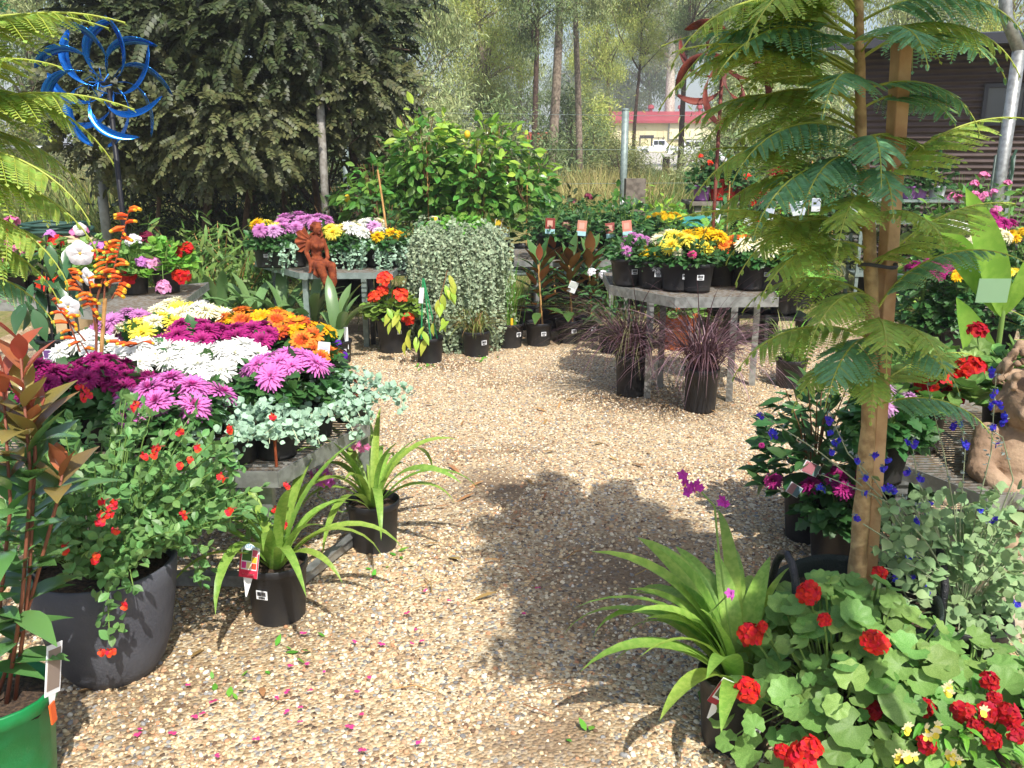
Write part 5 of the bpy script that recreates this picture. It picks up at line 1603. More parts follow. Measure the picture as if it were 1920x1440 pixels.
ger_px(25, 520, 5.65, [(30, 473, 0, P_ppink), (12, 490, -.05, P_ppink), (15, 440, 0.1, P_dred), (5, 465, 0, P_ppink)], 'candy pink geranium at the end of the hose table', seed=1, sk=-1.6)
ger_px(75, 530, 5.75, [(22, 416, 0.4, P_ppink), (48, 448, 0.1, P_dred), (40, 470, -.1, P_ppink), (78, 480, -.05, P_ppink), (35, 495, -.1, P_ppink)], 'pink geranium with wine red heads beside it', seed=4)
ger_px(118, 535, 5.7, [(103, 450, 0.1, P_red), (106, 460, 0.05, P_red), (94, 443, 0.1, LIL), (74, 465, 0, P_ored), (112, 532, -.2, P_ored), (85, 532, -.2, P_ored)], 'red and orange geranium beside the white trumpet climber', seed=7)
ger_px(180, 540, 5.75, [(168, 482, -.1, P_red), (185, 465, 0, LIL), (150, 436, 0.2, P_ppink), (240, 516, -.15, P_red)], 'geranium with one small red head behind the orange spikes', seed=9)
ger_px(255, 545, 5.7, [(250, 452, 0, P_wht), (274, 447, 0.1, mat('wine petal', '#7a2440', **pet)), (268, 490, -.1, LIL), (288, 494, -.1, CPK)], 'geranium with white and lilac flower balls', seed=2)
ger_px(315, 545, 5.75, [(341, 472, 0, P_red), (341, 518, -.12, P_red), (307, 538, -.25, CPK), (350, 465, 0, P_red)], 'geranium with red heads and one striped pink ball', seed=5, lm=mat('bright pelargonium leaf', '#7fb84a', rough=0.5, hv=0.02, vv=0.2, trans=0.3))

# cream tub with a coiled green hose
q = atd(100, 452, 7.6)
t = thing('cream_tub', 'cream plastic tub behind the geraniums', 'tub', (q.x, 7.6, 0))
mb = MB()
mb.lathe([(0.001, 0.0), (0.24, 0.0), (0.25, 0.02), (0.32, 0.72), (0.34, 0.74), (0.35, 0.78), (0.31, 0.78), (0.3, 0.72), (0.001, 0.7)], 24)
mb.build('shell', mat('cream plastic', '#e2cfae', rough=0.6, col2='#cdb893', nscale=6), t, True)
hm = mat('dark green hose', '#2f4f46', rough=0.5)
mb = MB()
pts = []
for i in range(240):
    a = i * 0.2
    r = 0.26 + 0.07 * math.sin(i * 0.13)
    pts.append((r * math.cos(a), r * math.sin(a), 0.8 + 0.022 * (i * 0.2 / 6.28 % 5) + 0.008 * math.sin(i * 0.7)))
mb.tube(pts, 0.014, 6)
o = mb.build('garden_hose', hm, smooth=True, loc=(q.x, 7.6, 0))
tag(o, 'dark green garden hose coiled on the cream tub', 'hose')

# blue wind spinner
def blue_spinner():
    d = 6.4
    c = atd(197, 156, d)
    t = thing('blue_wind_spinner', 'glossy blue metal wind spinner with curled blades on a black pole', 'wind spinner', (c.x, d, 0))
    blk = mat('black steel', '#1d1d22', rough=0.5)
    blue = mat('metallic blue enamel', '#1766b8', rough=0.16, metal=0.75, spec=0.6)
    MB().tube([(0, 0.05, 0), (0, 0.05, c.z - 0.03)], 0.018, 10).build('pole', blk, t, True)
    hub = MB().tube([(0, 0.12, c.z), (0, -0.1, c.z)], 0.013, 10).build('axle', blk, t, True)
    mb = MB()
    for i in range(8):
        a = i * math.pi / 4
        mb.tube([(0, -0.1, c.z), (0.05 * math.cos(a), -0.13, c.z + 0.05 * math.sin(a)), (0.09 * math.cos(a + 0.6), -0.1, c.z + 0.09 * math.sin(a + 0.6))], 0.004, 5)
    mb.build('wire_rosette', blue, t)
    for ring, (n, y0, turn) in enumerate(((8, -0.1, 1), (8, 0.08, -1))):
        for i in range(n):
            a0 = 2 * math.pi * i / n + ring * 0.4
            V, F = [], []
            k = 18
            for j in range(k + 1):
                u = j / k
                th = a0 + turn * (0.2 + 1.15 * u)
                rr = (0.06 + 0.36 * u ** 0.75) if ring else (0.12 + 0.3 * u ** 0.8)
                wv = 0.072 * math.sin(math.pi * (0.05 + 0.92 * u)) ** 0.7 + 0.004
                p = Vector((math.cos(th), 0, math.sin(th))) * rr
                yy = y0 - 0.05 * math.sin(u * math.pi)
                nx_, nz_ = math.cos(th + turn * 0.35), math.sin(th + turn * 0.35)
                V += [(p.x + nx_ * wv * 0.62, yy - wv * 0.35, c.z + p.z + nz_ * wv * 0.62), (p.x + nx_ * 0.01, yy + 0.014, c.z + p.z + nz_ * 0.01), (p.x - nx_ * wv * 0.62, yy + wv * 0.35, c.z + p.z - nz_ * wv * 0.62)]
            for j in range(k):
                q_ = j * 3
                F += [(q_, q_ + 1, q_ + 4, q_ + 3), (q_ + 1, q_ + 2, q_ + 5, q_ + 4)]
            b = MB().add(V, F).build('blade', blue, t, True)
            md = b.modifiers.new('thick', 'SOLIDIFY')
            md.thickness = 0.003
    return t
blue_spinner()

# ------------------------------------------------------------------ bromeliads behind the front table
bl = ['grey green bromeliad growing next to the bamboo', 'broad leaved bromeliad second along from the bamboo', 'broad leaved bromeliad in the middle of the row', 'broad leaved bromeliad behind the orange chrysanthemum', 'grey green bromeliad next to the one with a white stake label']
for i, (px, py) in enumerate(((362, 655), (420, 650), (478, 655), (535, 650), (588, 656))):
    strap_plant('bromeliad', bl[i], 'bromeliad', at(px, py), ST_BROM, 15, 0.46, G_brom, 0.1, 0.085, 0.2, group='bromeliads in a row', seed=i * 3 + 1, jit=0.18)
q = at(636, 682)
t = strap_plant('bromeliad', 'bromeliad in a black pot with white stake label at the row end', 'bromeliad', q, ST_BROM, 16, 0.44, G_brom, 0.098, 0.085, 0.18, group='bromeliads in a row', seed=23, jit=0.18)
picture_tag(t, (0.07, -0.05, 0.12), (0, 0, 0.1), 0.028, 0.16, [(-0.3, 0.3, 0.2, 0.25, '#9aa0a8')])
sticker(t, 0.098, 0.085, 0.18, -1.0, 0.6, 1.3)

# ------------------------------------------------------------------ the fairy's table
zt = 0.62
v = [at(478, 489, zt), at(562, 512, zt), at(736, 511, zt), at(754, 494, zt)]
table('display_table', 'grey steel table carrying the rusty fairy and chrysanthemums', [(p.x, p.y) for p in v] + [(v[3].x - 0.05, v[3].y + 0.9), (v[0].x, v[0].y + 0.75)], zt, [(v[1].x + 0.02, v[1].y + 0.06), (v[0].x + 0.12, v[0].y + 0.12), (v[2].x - 0.25, v[2].y + 0.2), (v[2].x - 0.05, v[2].y + 0.08)], STEELG, 0.045)
g2 = 'chrysanthemums on the fairy table'
def tm(px, py, *a, H=0.34, **k):
    d = v[1].y + (0.36 if H < 0.36 else 0.62)
    q = atd(px, py, d)
    return mum((q.x, d, zt), *a, H=q.z - zt + 0.02, group=g2, pr=0.1, ph=0.16, **k)
tm(497, 424, 'yellow', 0.13, n=5, br=0.062, mix=['gold', 'lilac', 'yellow'], label='yellow and lilac chrysanthemum at the bamboo end of the fairy table', sk=-1.4)
tm(522, 430, 'palelilac', 0.13, n=5, br=0.065, mix=['palelilac', 'lilac'], label='pale lilac chrysanthemum beside the fairy wing')
tm(552, 412, 'lilac', 0.17, n=8, br=0.066, H=0.42, label='tall lilac pink chrysanthemum behind the fairy')
tm(592, 414, 'lilac', 0.15, n=7, br=0.062, H=0.42, label='mauve chrysanthemum in front of the silver pole')
tm(630, 432, 'yellow', 0.14, n=6, br=0.068, label='yellow chrysanthemum framing the fairy head')
tm(655, 428, 'white', 0.15, n=6, br=0.062, mix=['white', 'cream'], label='white chrysanthemum in the middle of the fairy table')
tm(690, 418, 'white', 0.16, n=7, br=0.06, H=0.38, mix=['white', 'palelilac', 'cream'], label='white and pale pink chrysanthemum behind the yellow one')
tm(722, 438, 'gold', 0.15, n=6, br=0.062, mix=['gold', 'white', 'gold'], label='golden chrysanthemum beside the white bucket')
for i, (px, sk) in enumerate(((552, None), (640, -1.7), (668, None), (702, -1.5), (728, None))):
    q = at(px, 502, zt)
    dichondra(['silver dichondra beside the fairy wing', 'silver dichondra touching the fairy arm', 'silver dichondra in the middle of the fairy table front', 'silver dichondra with a price label facing the path', 'silver dichondra at the bucket end of the fairy table'][i],
              (q.x, q.y + 0.09, zt), 0.11, 16, 0.08, 0.3, ph=0.15, pr=0.085, size=0.026, seed=i + 20, sx=1.2, sk=sk, group='silver dichondra along the fairy table', dome=0.07)

# rusty fairy
def remesh(o, vox, smooth=4, fac=0.5):
    md = o.modifiers.new('weld', 'REMESH')
    md.mode, md.voxel_size, md.use_smooth_shade = 'VOXEL', vox, True
    if smooth:
        s = o.modifiers.new('soften', 'SMOOTH')
        s.factor, s.iterations = fac, smooth
def limb(mb, pts, rad, sides=10):
    pts = [Vector(p) for p in pts]
    for i in range(len(pts) - 1):
        a, b = pts[i], pts[i + 1]
        for u in np.linspace(0, 1, max(2, int((b - a).length / (min(rad[i], rad[i + 1]) * 0.6)))):
            mb.ball(a.lerp(b, u), rad[i] * (1 - u) + rad[i + 1] * u, 0, sides, 7)
def fairy():
    q = at(597, 511, zt)
    t = thing('fairy_statue', 'rusty iron seated fairy with fan wings and dangling legs', 'statue', (q.x, q.y + 0.02, zt), R(40))
    mb = MB()
    S = Vector
    mb.ball((0, 0.01, 0.055), (0.062, 0.055, 0.05), 0, 16, 10)
    limb(mb, [(0, 0.02, 0.08), (0.0, 0.025, 0.14), (0, 0.02, 0.2), (0, 0.015, 0.235)], [0.052, 0.042, 0.055, 0.04])
    for s in (-1, 1):
        mb.ball((s * 0.024, -0.022, 0.195), 0.024, 0, 12, 8)
    limb(mb, [(0, 0.015, 0.235), (0.003, 0.01, 0.285)], [0.024, 0.02])
    mb.ball((0.006, 0.004, 0.315), (0.034, 0.038, 0.043), 0, 16, 12)
    mb.ball((0.01, -0.036, 0.31), (0.006, 0.008, 0.01), 0, 8, 6)        # nose
    mb.ball((0.008, -0.026, 0.287), (0.013, 0.01, 0.008), 0, 8, 6)      # chin
    for s in (-1, 1):
        mb.ball((0.007 + s * 0.014, -0.03, 0.327), (0.009, 0.005, 0.004), 0, 8, 6)
    # hair: curled locks
    for i in range(46):
        a = U(0.25, math.pi - 0.25) if i < 34 else U(-0.6, 3.8)
        zz = U(0.23, 0.36) if i < 34 else U(0.335, 0.365)
        rr = 0.04 if zz > 0.28 else 0.046
        if zz > 0.345:
            rr = 0.026
        mb.ball((0.006 + rr * math.cos(a) * 1.0, 0.01 + rr * math.sin(a), zz), U(0.009, 0.014), 0, 7, 5)
    # arms: one hand on the lap, one resting behind on the table
    limb(mb, [(-0.058, 0.02, 0.222), (-0.078, 0.03, 0.15), (-0.068, -0.005, 0.085), (-0.085, -0.03, 0.02)], [0.022, 0.018, 0.016, 0.011])
    limb(mb, [(0.058, 0.02, 0.222), (0.078, 0.01, 0.155), (0.055, -0.045, 0.105), (0.02, -0.06, 0.09)], [0.022, 0.018, 0.015, 0.011])
    for cx, cy, cz, dx in ((-0.088, -0.035, 0.012, -1), (0.01, -0.065, 0.088, -1)):
        for f in range(5):
            o = -0.011 + f * 0.0055
            ln = (0.014, 0.02, 0.022, 0.02, 0.015)[f]
            limb(mb, [(cx, cy + o, cz), (cx + dx * ln * 0.6, cy + o - 0.004, cz), (cx + dx * ln, cy + o - 0.006, cz - 0.005)], [0.0045, 0.004, 0.0032], 6)
    # legs crossed at the ankle, hanging over the edge
    limb(mb, [(-0.032, 0.0, 0.05), (-0.04, -0.1, 0.055), (-0.012, -0.125, -0.06), (0.02, -0.12, -0.15), (0.03, -0.125, -0.175)], [0.046, 0.035, 0.03, 0.018, 0.015])
    limb(mb, [(0.034, 0.0, 0.05), (0.05, -0.105, 0.05), (0.05, -0.12, -0.06), (0.035, -0.11, -0.14), (0.03, -0.115, -0.165)], [0.046, 0.036, 0.03, 0.018, 0.015])
    limb(mb, [(0.028, -0.125, -0.178), (0.035, -0.155, -0.2), (0.04, -0.165, -0.212)], [0.015, 0.012, 0.009])
    limb(mb, [(0.032, -0.115, -0.168), (0.055, -0.145, -0.185), (0.062, -0.155, -0.19)], [0.015, 0.012, 0.009])
    # draped skirt
    mb.ball((0.0, -0.045, 0.062), (0.078, 0.065, 0.035), 0, 16, 8)
    for i in range(5):
        limb(mb, [(-0.06 + i * 0.012, -0.06, 0.08), (-0.075 + i * 0.008, -0.07, 0.0 - 0.006 * i)], [0.012, 0.01], 7)
    b = mb.build('body', RUST, t)
    remesh(b, 0.0048, 3)
    for s in (-1, 1):
        V, F = [(0.012 * s, 0.052, 0.22)], []
        k = 11
        for i in range(k + 1):
            a = R(-35 + 105 * i / k)
            r = 0.115 + 0.014 * math.sin(i * 1.9) + 0.03 * math.sin(i / k * math.pi)
            V.append((s * (0.012 + r * math.cos(a) * 0.75), 0.06 + r * 0.35 + (0.008 if i % 2 else -0.008), 0.21 + r * math.sin(a)))
        wo = MB().add(V, [(0, i + 1, i + 2) for i in range(k)]).build('wing', RUST, t)
        md = wo.modifiers.new('thick', 'SOLIDIFY')
        md.thickness = 0.006
    return t
fairy()
t = thing('white_bucket', 'white plastic bucket pot holding a bamboo cane', 'bucket', (at(768, 470, 0.6).x, 7.0, 0.6))
mb = MB()
mb.lathe([(0.001, 0), (0.085, 0), (0.09, 0.01), (0.115, 0.21), (0.12, 0.22), (0.108, 0.22), (0.1, 0.15), (0.001, 0.15)], 22)
mb.build('shell', PLASTW, t, True)
MB().tube([(-0.02, 0, 0.15), (-0.06, 0.02, 0.5), (-0.09, 0.02, 0.75)], 0.008, 7).build('cane', BAMBOO, t)
b = thing('black_stool', 'low black slatted stand under the white bucket', 'stand', (t.location.x, 7.0, 0))
for k in range(5):
    MB().box((-0.16 + k * 0.08, 0, 0.585), (0.05, 0.34, 0.02)).build('slat', PLAST, b)
for sx in (-1, 1):
    for sy in (-1, 1):
        MB().box((sx * 0.15, sy * 0.14, 0.287), (0.035, 0.035, 0.574)).build('leg', PLAST, b)

# ------------------------------------------------------------------ cascading silver dichondra with herbs on top
def cascade():
    q = at(860, 655)
    t = thing('silver_cascade', 'tall curtain of silver dichondra cascading to the ground', 'trailing plant', (q.x, q.y + 0.12, 0))
    mb = MB()
    mb.lathe([(0.001, 0), (0.12, 0), (0.1, 0.1), (0.09, 0.55), (0.2, 0.6), (0.24, 0.84), (0.25, 0.86), (0.22, 0.86), (0.2, 0.8), (0.001, 0.8)], 22)
    mb.build('pedestal_pot', PLAST, t, True)
    g = np.random.default_rng(31)
    mb = MB()
    n = 360
    a = g.uniform(math.pi * 0.92, math.pi * 2.08, n)
    rj = g.uniform(0.45, 1.0, n)
    st = np.stack([np.cos(a) * 0.21 * rj, np.sin(a) * 0.19 * rj, 0.93 - 0.09 * rj ** 2 + g.uniform(-0.02, 0.03, n)], 1)
    dr = np.stack([np.cos(a) * 0.45, np.sin(a) * 0.5, np.full(n, 0.15)], 1)
    trailing(mb, st, dr, g.uniform(0.5, 1.05, n), T_round, 0.024, g, step=0.021, gravity=0.3, hang=0.04, sm=1, floor=lambda p: 0.02)
    n = 100
    a = g.uniform(math.pi * 0.9, math.pi * 2.1, n)
    st = np.stack([np.cos(a) * 0.2, np.sin(a) * 0.16, np.full(n, 0.85)], 1)
    trailing(mb, st, np.stack([np.cos(a) * 0.7, np.sin(a) * 0.7, np.full(n, 0.2)], 1), g.uniform(0.3, 0.8, n), T_round, 0.024, g, step=0.021, gravity=0.5, hang=0.02, sm=None)
    mb.build('foliage', [mat('cascade leaf', '#95a686', rough=0.6, hv=0.02, vv=0.35, trans=0.12), mat('pale trailing stem', '#c9cfa8')], t, kind='stuff')
    h = thing('parsley_plant', 'bright green curly herb growing above the silver cascade', 'herb', (q.x, q.y + 0.14, 0.86))
    dome_leaves(T_lobed, 0.25, 0.04, 0.17, 480, 0.05, 5, up=0.8, shell=0.2, stems=20).build('foliage', [G_herb, G_stem], h, kind='stuff')
    return t
cascade()

# ------------------------------------------------------------------ pots on the ground at the bend of the path
q = at(738, 662)
geranium(q, P_ored, 0.24, 0.5, br=0.062, label='orange red geranium in a big black pot by the fairy table', pr=0.125, ph=0.3, leaf=0.085, nl=150, seed=3, sk=-1.0,
         heads=[(*(atd(px, py, q.y - 0.12) - Vector((q.x, q.y, 0))), None) for px, py in ((723, 523), (717, 545), (702, 556), (749, 554), (765, 598))], group=None, lm=mat('olive pelargonium leaf', '#7fa044', rough=0.5, hv=0.03, vv=0.25, trans=0.3))
q = at(806, 682)
t = thing('climbing_plant', 'yellow leaved climber on green stakes in a black pot', 'potted climber', q)
pot(t, 0.098, 0.085, 0.2, slots=True)
gs = mat('green plastic stake', '#2d8a55', rough=0.5)
for dx, tx in ((-0.06, -0.035), (0.07, -0.03), (0.02, -0.03)):
    MB().tube([(dx, -0.04 + abs(dx) * 0.6, 0.12), (tx, 0, 0.62)], 0.006, 6).build('stake', gs, t)
picture_tag(t, (-0.05, -0.04, 0.45), (0, 0.1, 0.2), 0.03, 0.11, [(-0.3, 0.3, 0.3, 0.5, '#c4d4d0')])
MB().tube([(0, 0, 0.18), (0.06, -0.02, 0.4), (0.12, -0.02, 0.6), (0.14, -0.02, 0.68)], 0.004, 6).build('stem', G_brst, t)
for px, py in ((730, 585), (740, 595), (726, 578), (748, 590), (735, 603), (842, 516), (848, 525), (838, 540), (845, 545), (830, 552), (835, 535), (822, 562), (828, 570), (795, 612), (770, 618), (780, 632), (812, 606), (760, 640), (842, 602), (830, 596), (800, 635), (790, 620), (764, 628), (750, 580)):
    p = atd(px, py, q.y - 0.1) - q
    put('leaf', random.choice(L_OVAL), t, p, (random.uniform(-1.3, -0.6), random.uniform(-.4, .4), random.uniform(2.2, 4.1)), random.uniform(0.09, 0.125), mats=[random.choice([G_yel, G_yel, G_lime])])

def grassy(name, label, loc, n, L, m, rt, ph, seed, spread=0.5, mix=None, gravity=0.06, group=None, sk=None, wd=0.0022, potmat=None, z=None, up=1.0):
    g = np.random.default_rng(seed)
    t = thing(name, label, 'potted grass', loc, 0, group)
    pot(t, rt, rt * 0.86, ph, potmat)
    if sk is not None:
        sticker(t, rt, rt * 0.86, ph, sk, 0.6, 1.3)
    ms = mix or [m]
    mbs = [MB() for _ in ms]
    for i in range(n):
        a = g.uniform(0, 6.28)
        ln = L * g.uniform(0.55, 1.15)
        p = np.array([g.normal() * rt * 0.3, g.normal() * rt * 0.3, ph * 0.85])
        d = nrm(np.array([math.cos(a) * spread * g.random(), math.sin(a) * spread * g.random(), up]))
        k = 9
        V = []
        sd = nrm(np.cross(d, [math.cos(a), math.sin(a), 0.01]))
        gr = gravity * g.uniform(0.5, 1.7)
        for j in range(k + 1):
            u = j / k
            wv = wd * (1 - u ** 2) + 0.0004
            V += [p - sd * wv, p + sd * wv]
            d = nrm(d + np.array([math.cos(a) * gr * 0.6, math.sin(a) * gr * 0.6, -gr * (0.35 + 1.4 * u)]))
            p = p + d * ln / k
            if p[2] < 0.012:
                p[2] = 0.012
        mbs[i % len(ms)].add(V, [(2 * j, 2 * j + 1, 2 * j + 3, 2 * j + 2) for j in range(k)])
    for b, m_ in zip(mbs, ms):
        b.build('blades', m_, t, kind='stuff')
    return t
grassy('sedge_plant', 'sparse sedge with drooping brown blades in a black pot', at(893, 668), 170, 0.42, None, 0.105, 0.2, 2, 0.6, [G_sedge, mat('brown blade', '#9a7a4c', rough=0.7, vv=0.2), G_sedge], 0.16, 'sedge pots', sk=-0.9)
t = grassy('sedge_plant', 'upright green grass with a yellow tag in a black pot', at(955, 652), 150, 0.5, None, 0.11, 0.2, 3, 0.3, [G_sedge, G_herb], 0.05, 'sedge pots', sk=-0.8)
MB().box((0.02, -0.08, 0.2), (0.018, 0.002, 0.1)).build('yellow_tag', YELLOW_T, t)

# ------------------------------------------------------------------ young magnolias
L_MAG = []
for s in range(2):
    mb = MB()
    T = strip([0.03, 0.15, 0.2, 0.18, 0.1, 0.01], curl=0.12 + 0.15 * s, mid=True, fold=0.25)
    mb.scatter(T, [(0, 0, 0)], [(0, 1, 0)], (0, 0, 1), 1.0, m=0)
    mb.scatter(T, [(0, 0, -0.012)], [(0, 1, 0)], (0, 0, 1), 1.0, m=1)
    L_MAG.append(mb.mesh('leaf', [G_magt, G_magb], True))
def magnolia(label, px, py, h, seed, stake=True, tagged=False, gap=0.0):
    g = random.Random(seed)
    q = at(px, py)
    t = thing('magnolia_sapling', label, 'potted tree', q, 0, 'magnolia saplings in black pots')
    pot(t, 0.105, 0.085, 0.2)
    sticker(t, 0.105, 0.085, 0.2, -1.2, 0.6, 1.2)
    MB().tube([(0, 0, 0.17), (0.01, 0, h * 0.5), (0.0, 0, h * 0.92)], [0.008, 0.007, 0.004], 7).build('stem', G_brst, t, True)
    if stake:
        MB().tube([(0.03, -0.02, 0.15), (-0.01, -0.03, h * 0.9)], 0.007, 7).build('stake', BAMBOO, t)
    for i in range(38):
        u = i / 37
        z = h * (0.36 + 0.6 * u)
        a = i * 2.4 + g.uniform(-.3, .3)
        el = 0.1 + 1.05 * u + g.uniform(-.25, .25)
        r = 0.02 + 0.05 * (1 - u)
        put('leaf', g.choice(L_MAG), t, (r * math.cos(a), r * math.sin(a), z), aim((math.cos(a) * math.cos(el), math.sin(a) * math.cos(el), math.sin(el))), 0.19 * g.uniform(0.75, 1.15))
    if tagged:
        picture_tag(t, (0.0, -0.12, h * 0.62), (0.2, 0.35, 0.3), 0.07, 0.09, [(-0.45, 0.45, 0.5, 0.95, '#cfd3cf')])
magnolia('magnolia sapling with a leaning cane beside the sedge pots', 1010, 650, 0.72, 1)
magnolia('magnolia sapling with a white label in the middle of the group', 1066, 645, 0.7, 2, tagged=True)
magnolia('magnolia sapling against the purple grass', 1102, 640, 0.74, 3)
magnolia('magnolia sapling at the back of the group', 1036, 622, 0.74, 4)
t = thing('empty_pot', 'black pot of bare bark mulch behind the magnolias', 'pot', at(982, 620))
pot(t, 0.115, 0.09, 0.2)

# ------------------------------------------------------------------ citrus trees and shrubs on the back bench
t = thing('back_bench', 'long low steel bench under the citrus trees', 'bench', (-0.35, 8.6, 0))
for k in range(9):
    MB().box((0, -0.4 + k * 0.1, 0.385), (4.2, 0.07, 0.02)).build('slat', STEELG, t)
for x in (-1.95, 0, 1.95):
    for y in (-0.38, 0.38):
        MB().box((x, y, 0.1875), (0.04, 0.04, 0.375)).build('leg', STEELG, t)
ct = [(700, 300, 0.34, 0, 'dark leaved shrub at the start of the citrus row'), (752, 255, 0.3, 0, 'citrus tree with large drooping leaves'), (795, 205, 0.30, 1, 'tall citrus tree with lime yellow new shoots'), (842, 260, 0.32, 1, 'citrus tree with glossy mid green leaves'), (890, 230, 0.33, 1, 'lemon tree with yellow picture labels'),
      (935, 225, 0.36, 1, 'broad citrus tree with light green tips'), (985, 300, 0.3, 1, 'citrus tree at the end of the row with big leaves'), (820, 330, 0.34, 0, 'low citrus tree with a cane behind the herbs'), (905, 330, 0.36, 0, 'low bushy citrus tree behind the silver cascade')]
for i, (px, ty, rad, lime, lb) in enumerate(ct):
    d = 8.45 + (i % 2) * 0.35
    top = atd(px, ty, d)
    h = top.z - 0.395
    zb = h * (0.38 if ty < 290 else 0.42)
    t = shrub('citrus_tree', lb, 'potted tree', (top.x, d, 0.395), rad, zb + (h - zb) * 0.42, h * 1.02, T_oval, 0.115, 190, G_citrus, 0.11, 0.24, group='citrus trees on the back bench', seed=60 + i, stems=9, m2=G_lime if lime else None, stake=h * 0.8, stem_m=G_brst, up=0.35, droop=0.25, shell=0.25)
    lowf = dome_leaves(T_oval, rad * 0.9, zb + (h - zb) * 0.2, zb + (h - zb) * 0.75, 90, 0.115, 90 + i, up=0.3, stems=3, droop=0.4)
    lowf.build('lower_foliage', [G_citrus, G_brst], t, kind='stuff')
    if lime:
        picture_tag(t, (0.0, -rad * 0.7, zb * 0.75), (0, 0.15, random.uniform(-0.4, 0.4) - t.rotation_euler.z), 0.06, 0.1, [(-0.45, 0.45, 0.35, 0.95, '#e8c63a'), (-0.45, 0.45, 0.05, 0.3, '#e7efe9')])
lem = MB().ball((0, 0, 0), (0.028, 0.028, 0.036), 0, 10, 8).mesh('lemon', [mat('lemon skin', '#e9bb2c', rough=0.5)], True)
for px, py in ((876, 252), (651, 372)):
    p = atd(px, py, 8.25)
    tag(put('lemon', lem, None, p), 'ripe yellow lemon hanging in the upper citrus leaves' if py < 300 else 'yellow fruit low among the dark shrub leaves', 'lemon')

# dark shrubs filling the row behind the fairy table
for i, (px, ty, d, rad, lb, T, s, m_) in enumerate(((625, 370, 8.8, 0.34, 'narrow leaved shrub behind the lilac chrysanthemums', T_lance_w, 0.12, G_dark), (668, 330, 8.9, 0.36, 'dark upright shrub beside the citrus row', T_oval, 0.11, G_rose), (720, 360, 8.0, 0.3, 'leafy shrub behind the white chrysanthemum', T_oval, 0.1, G_rose))):
    top = atd(px, ty, d)
    shrub('nursery_shrub', lb, 'potted shrub', (top.x, d, 0.0), rad, 0.55, top.z, T, s, 260, m_, 0.13, 0.28, group='shrubs behind the fairy table', seed=80 + i, stems=8, stake=top.z * 0.8, stem_m=G_brst)

# ------------------------------------------------------------------ rose bench with picture tags
zr = 0.62
c0, c1 = at(1010, 489, zr), at(1200, 489, zr)
t = table('rose_bench', 'steel bench of potted roses with hanging picture tags', [(c0.x - 0.2, c0.y), (c1.x + 0.2, c1.y), (c1.x + 0.2, c1.y + 0.9), (c0.x - 0.2, c0.y + 0.9)], zr, [(c0.x, c0.y + 0.06), (c1.x - 0.22, c1.y + 0.06), (c1.x + 0.1, c1.y + 0.06), (c0.x, c0.y + 0.8), (c1.x, c1.y + 0.8)], cat='bench')
rl = ['rose bush with picture tag next to the citrus row', 'rose bush second along the tagged bench', 'rose bush in the middle of the tagged bench', 'rose bush fourth along the tagged bench', 'rose bush beside the pink small flowered chrysanthemum']
cols = ['#8f3f38', '#7a4a44', '#c98d76', '#a95a55', '#d98c7a']
for i, (px, tx, ty, ds) in enumerate(((1030, 1031, 404, .0), (1065, 1059, 406, .25), (1095, 1089, 408, .05), (1140, 1146, 412, .2), (1175, 1177, 408, .1))):
    d = c0.y + 0.2 + ds
    q = atd(px, 480, d)
    t = shrub('rose_bush', rl[i], 'potted rose', (q.x, d, zr), 0.2, 0.18, 0.48, T_oval, 0.06, 260, G_rose, 0.11, 0.2, group='roses on the tagged bench', seed=100 + i, stems=7)
    t.rotation_euler.z = 0
    p = atd(tx, ty + 34, d - 0.2) - Vector((q.x, d, zr))
    picture_tag(t, p, (0.05, random.uniform(-.14, .14), random.uniform(-.2, .2)), 0.078, 0.125, [(-0.5, 0.5, 0.3, 1.0, cols[i]), (-0.3, 0.25, 0.45, 0.85, '#d9a896'), (-0.5, 0.5, 0.0, 0.28, '#a9d3d8')], back=0)
for i, (px, ty, d, lb, m_, fl) in enumerate(((1060, 352, 9.0, 'dark leaved bush behind the tagged roses', G_dark, None), (1100, 365, 9.2, 'dense green bush with wine red leaves beside it', G_rose, [(UMB, 3, 0.05, [mat('wine leaf', '#6d2136', rough=0.5, vv=0.2), G_stem], 1.0)]), (1150, 340, 9.4, 'tall leafy bush behind the rose bench', G_citrus, None), (1225, 345, 9.3, 'lime green leaved bush beside the teal chair', G_lime, None),
                                             (1185, 372, 8.9, 'mixed green bush with white flower heads', G_rose, [(UMB, 4, 0.03, [P_wht, G_stem], 1.0)]), (1020, 375, 9.0, 'leafy bush at the end of the citrus row', G_citrus, None), (1262, 372, 9.6, 'feathery green bush behind the yellow chrysanthemum', G_poin, None))):
    top = atd(px, ty, d)
    shrub('nursery_shrub', lb, 'potted shrub', (top.x, d, 0.0), 0.36, 0.45, top.z, T_oval if i % 2 else T_lobed, 0.09, 330, m_, 0.14, 0.3, group='shrubs behind the rose bench', seed=120 + i, stems=8, flowers=fl)
q = atd(1250, 402, 8.4)
mum((q.x, 8.4, 0.5), 'gold', 0.18, 0.42, 16, 0.03, 'spi', 'flat topped golden flowers behind the chrysanthemum table', pr=0.11, ph=0.2, flat=0.2)
t = thing('low_stand', 'low dark stand under the flat topped golden flowers', 'stand', (q.x, 8.4, 0))
MB().box((0, 0, 0.485), (0.5, 0.4, 0.03)).build('top', PLAST, t)
for sx in (-1, 1):
    for sy in (-1, 1):
        MB().box((sx * 0.22, sy * 0.17, 0.235), (0.035, 0.035, 0.47)).build('leg', PLAST, t)

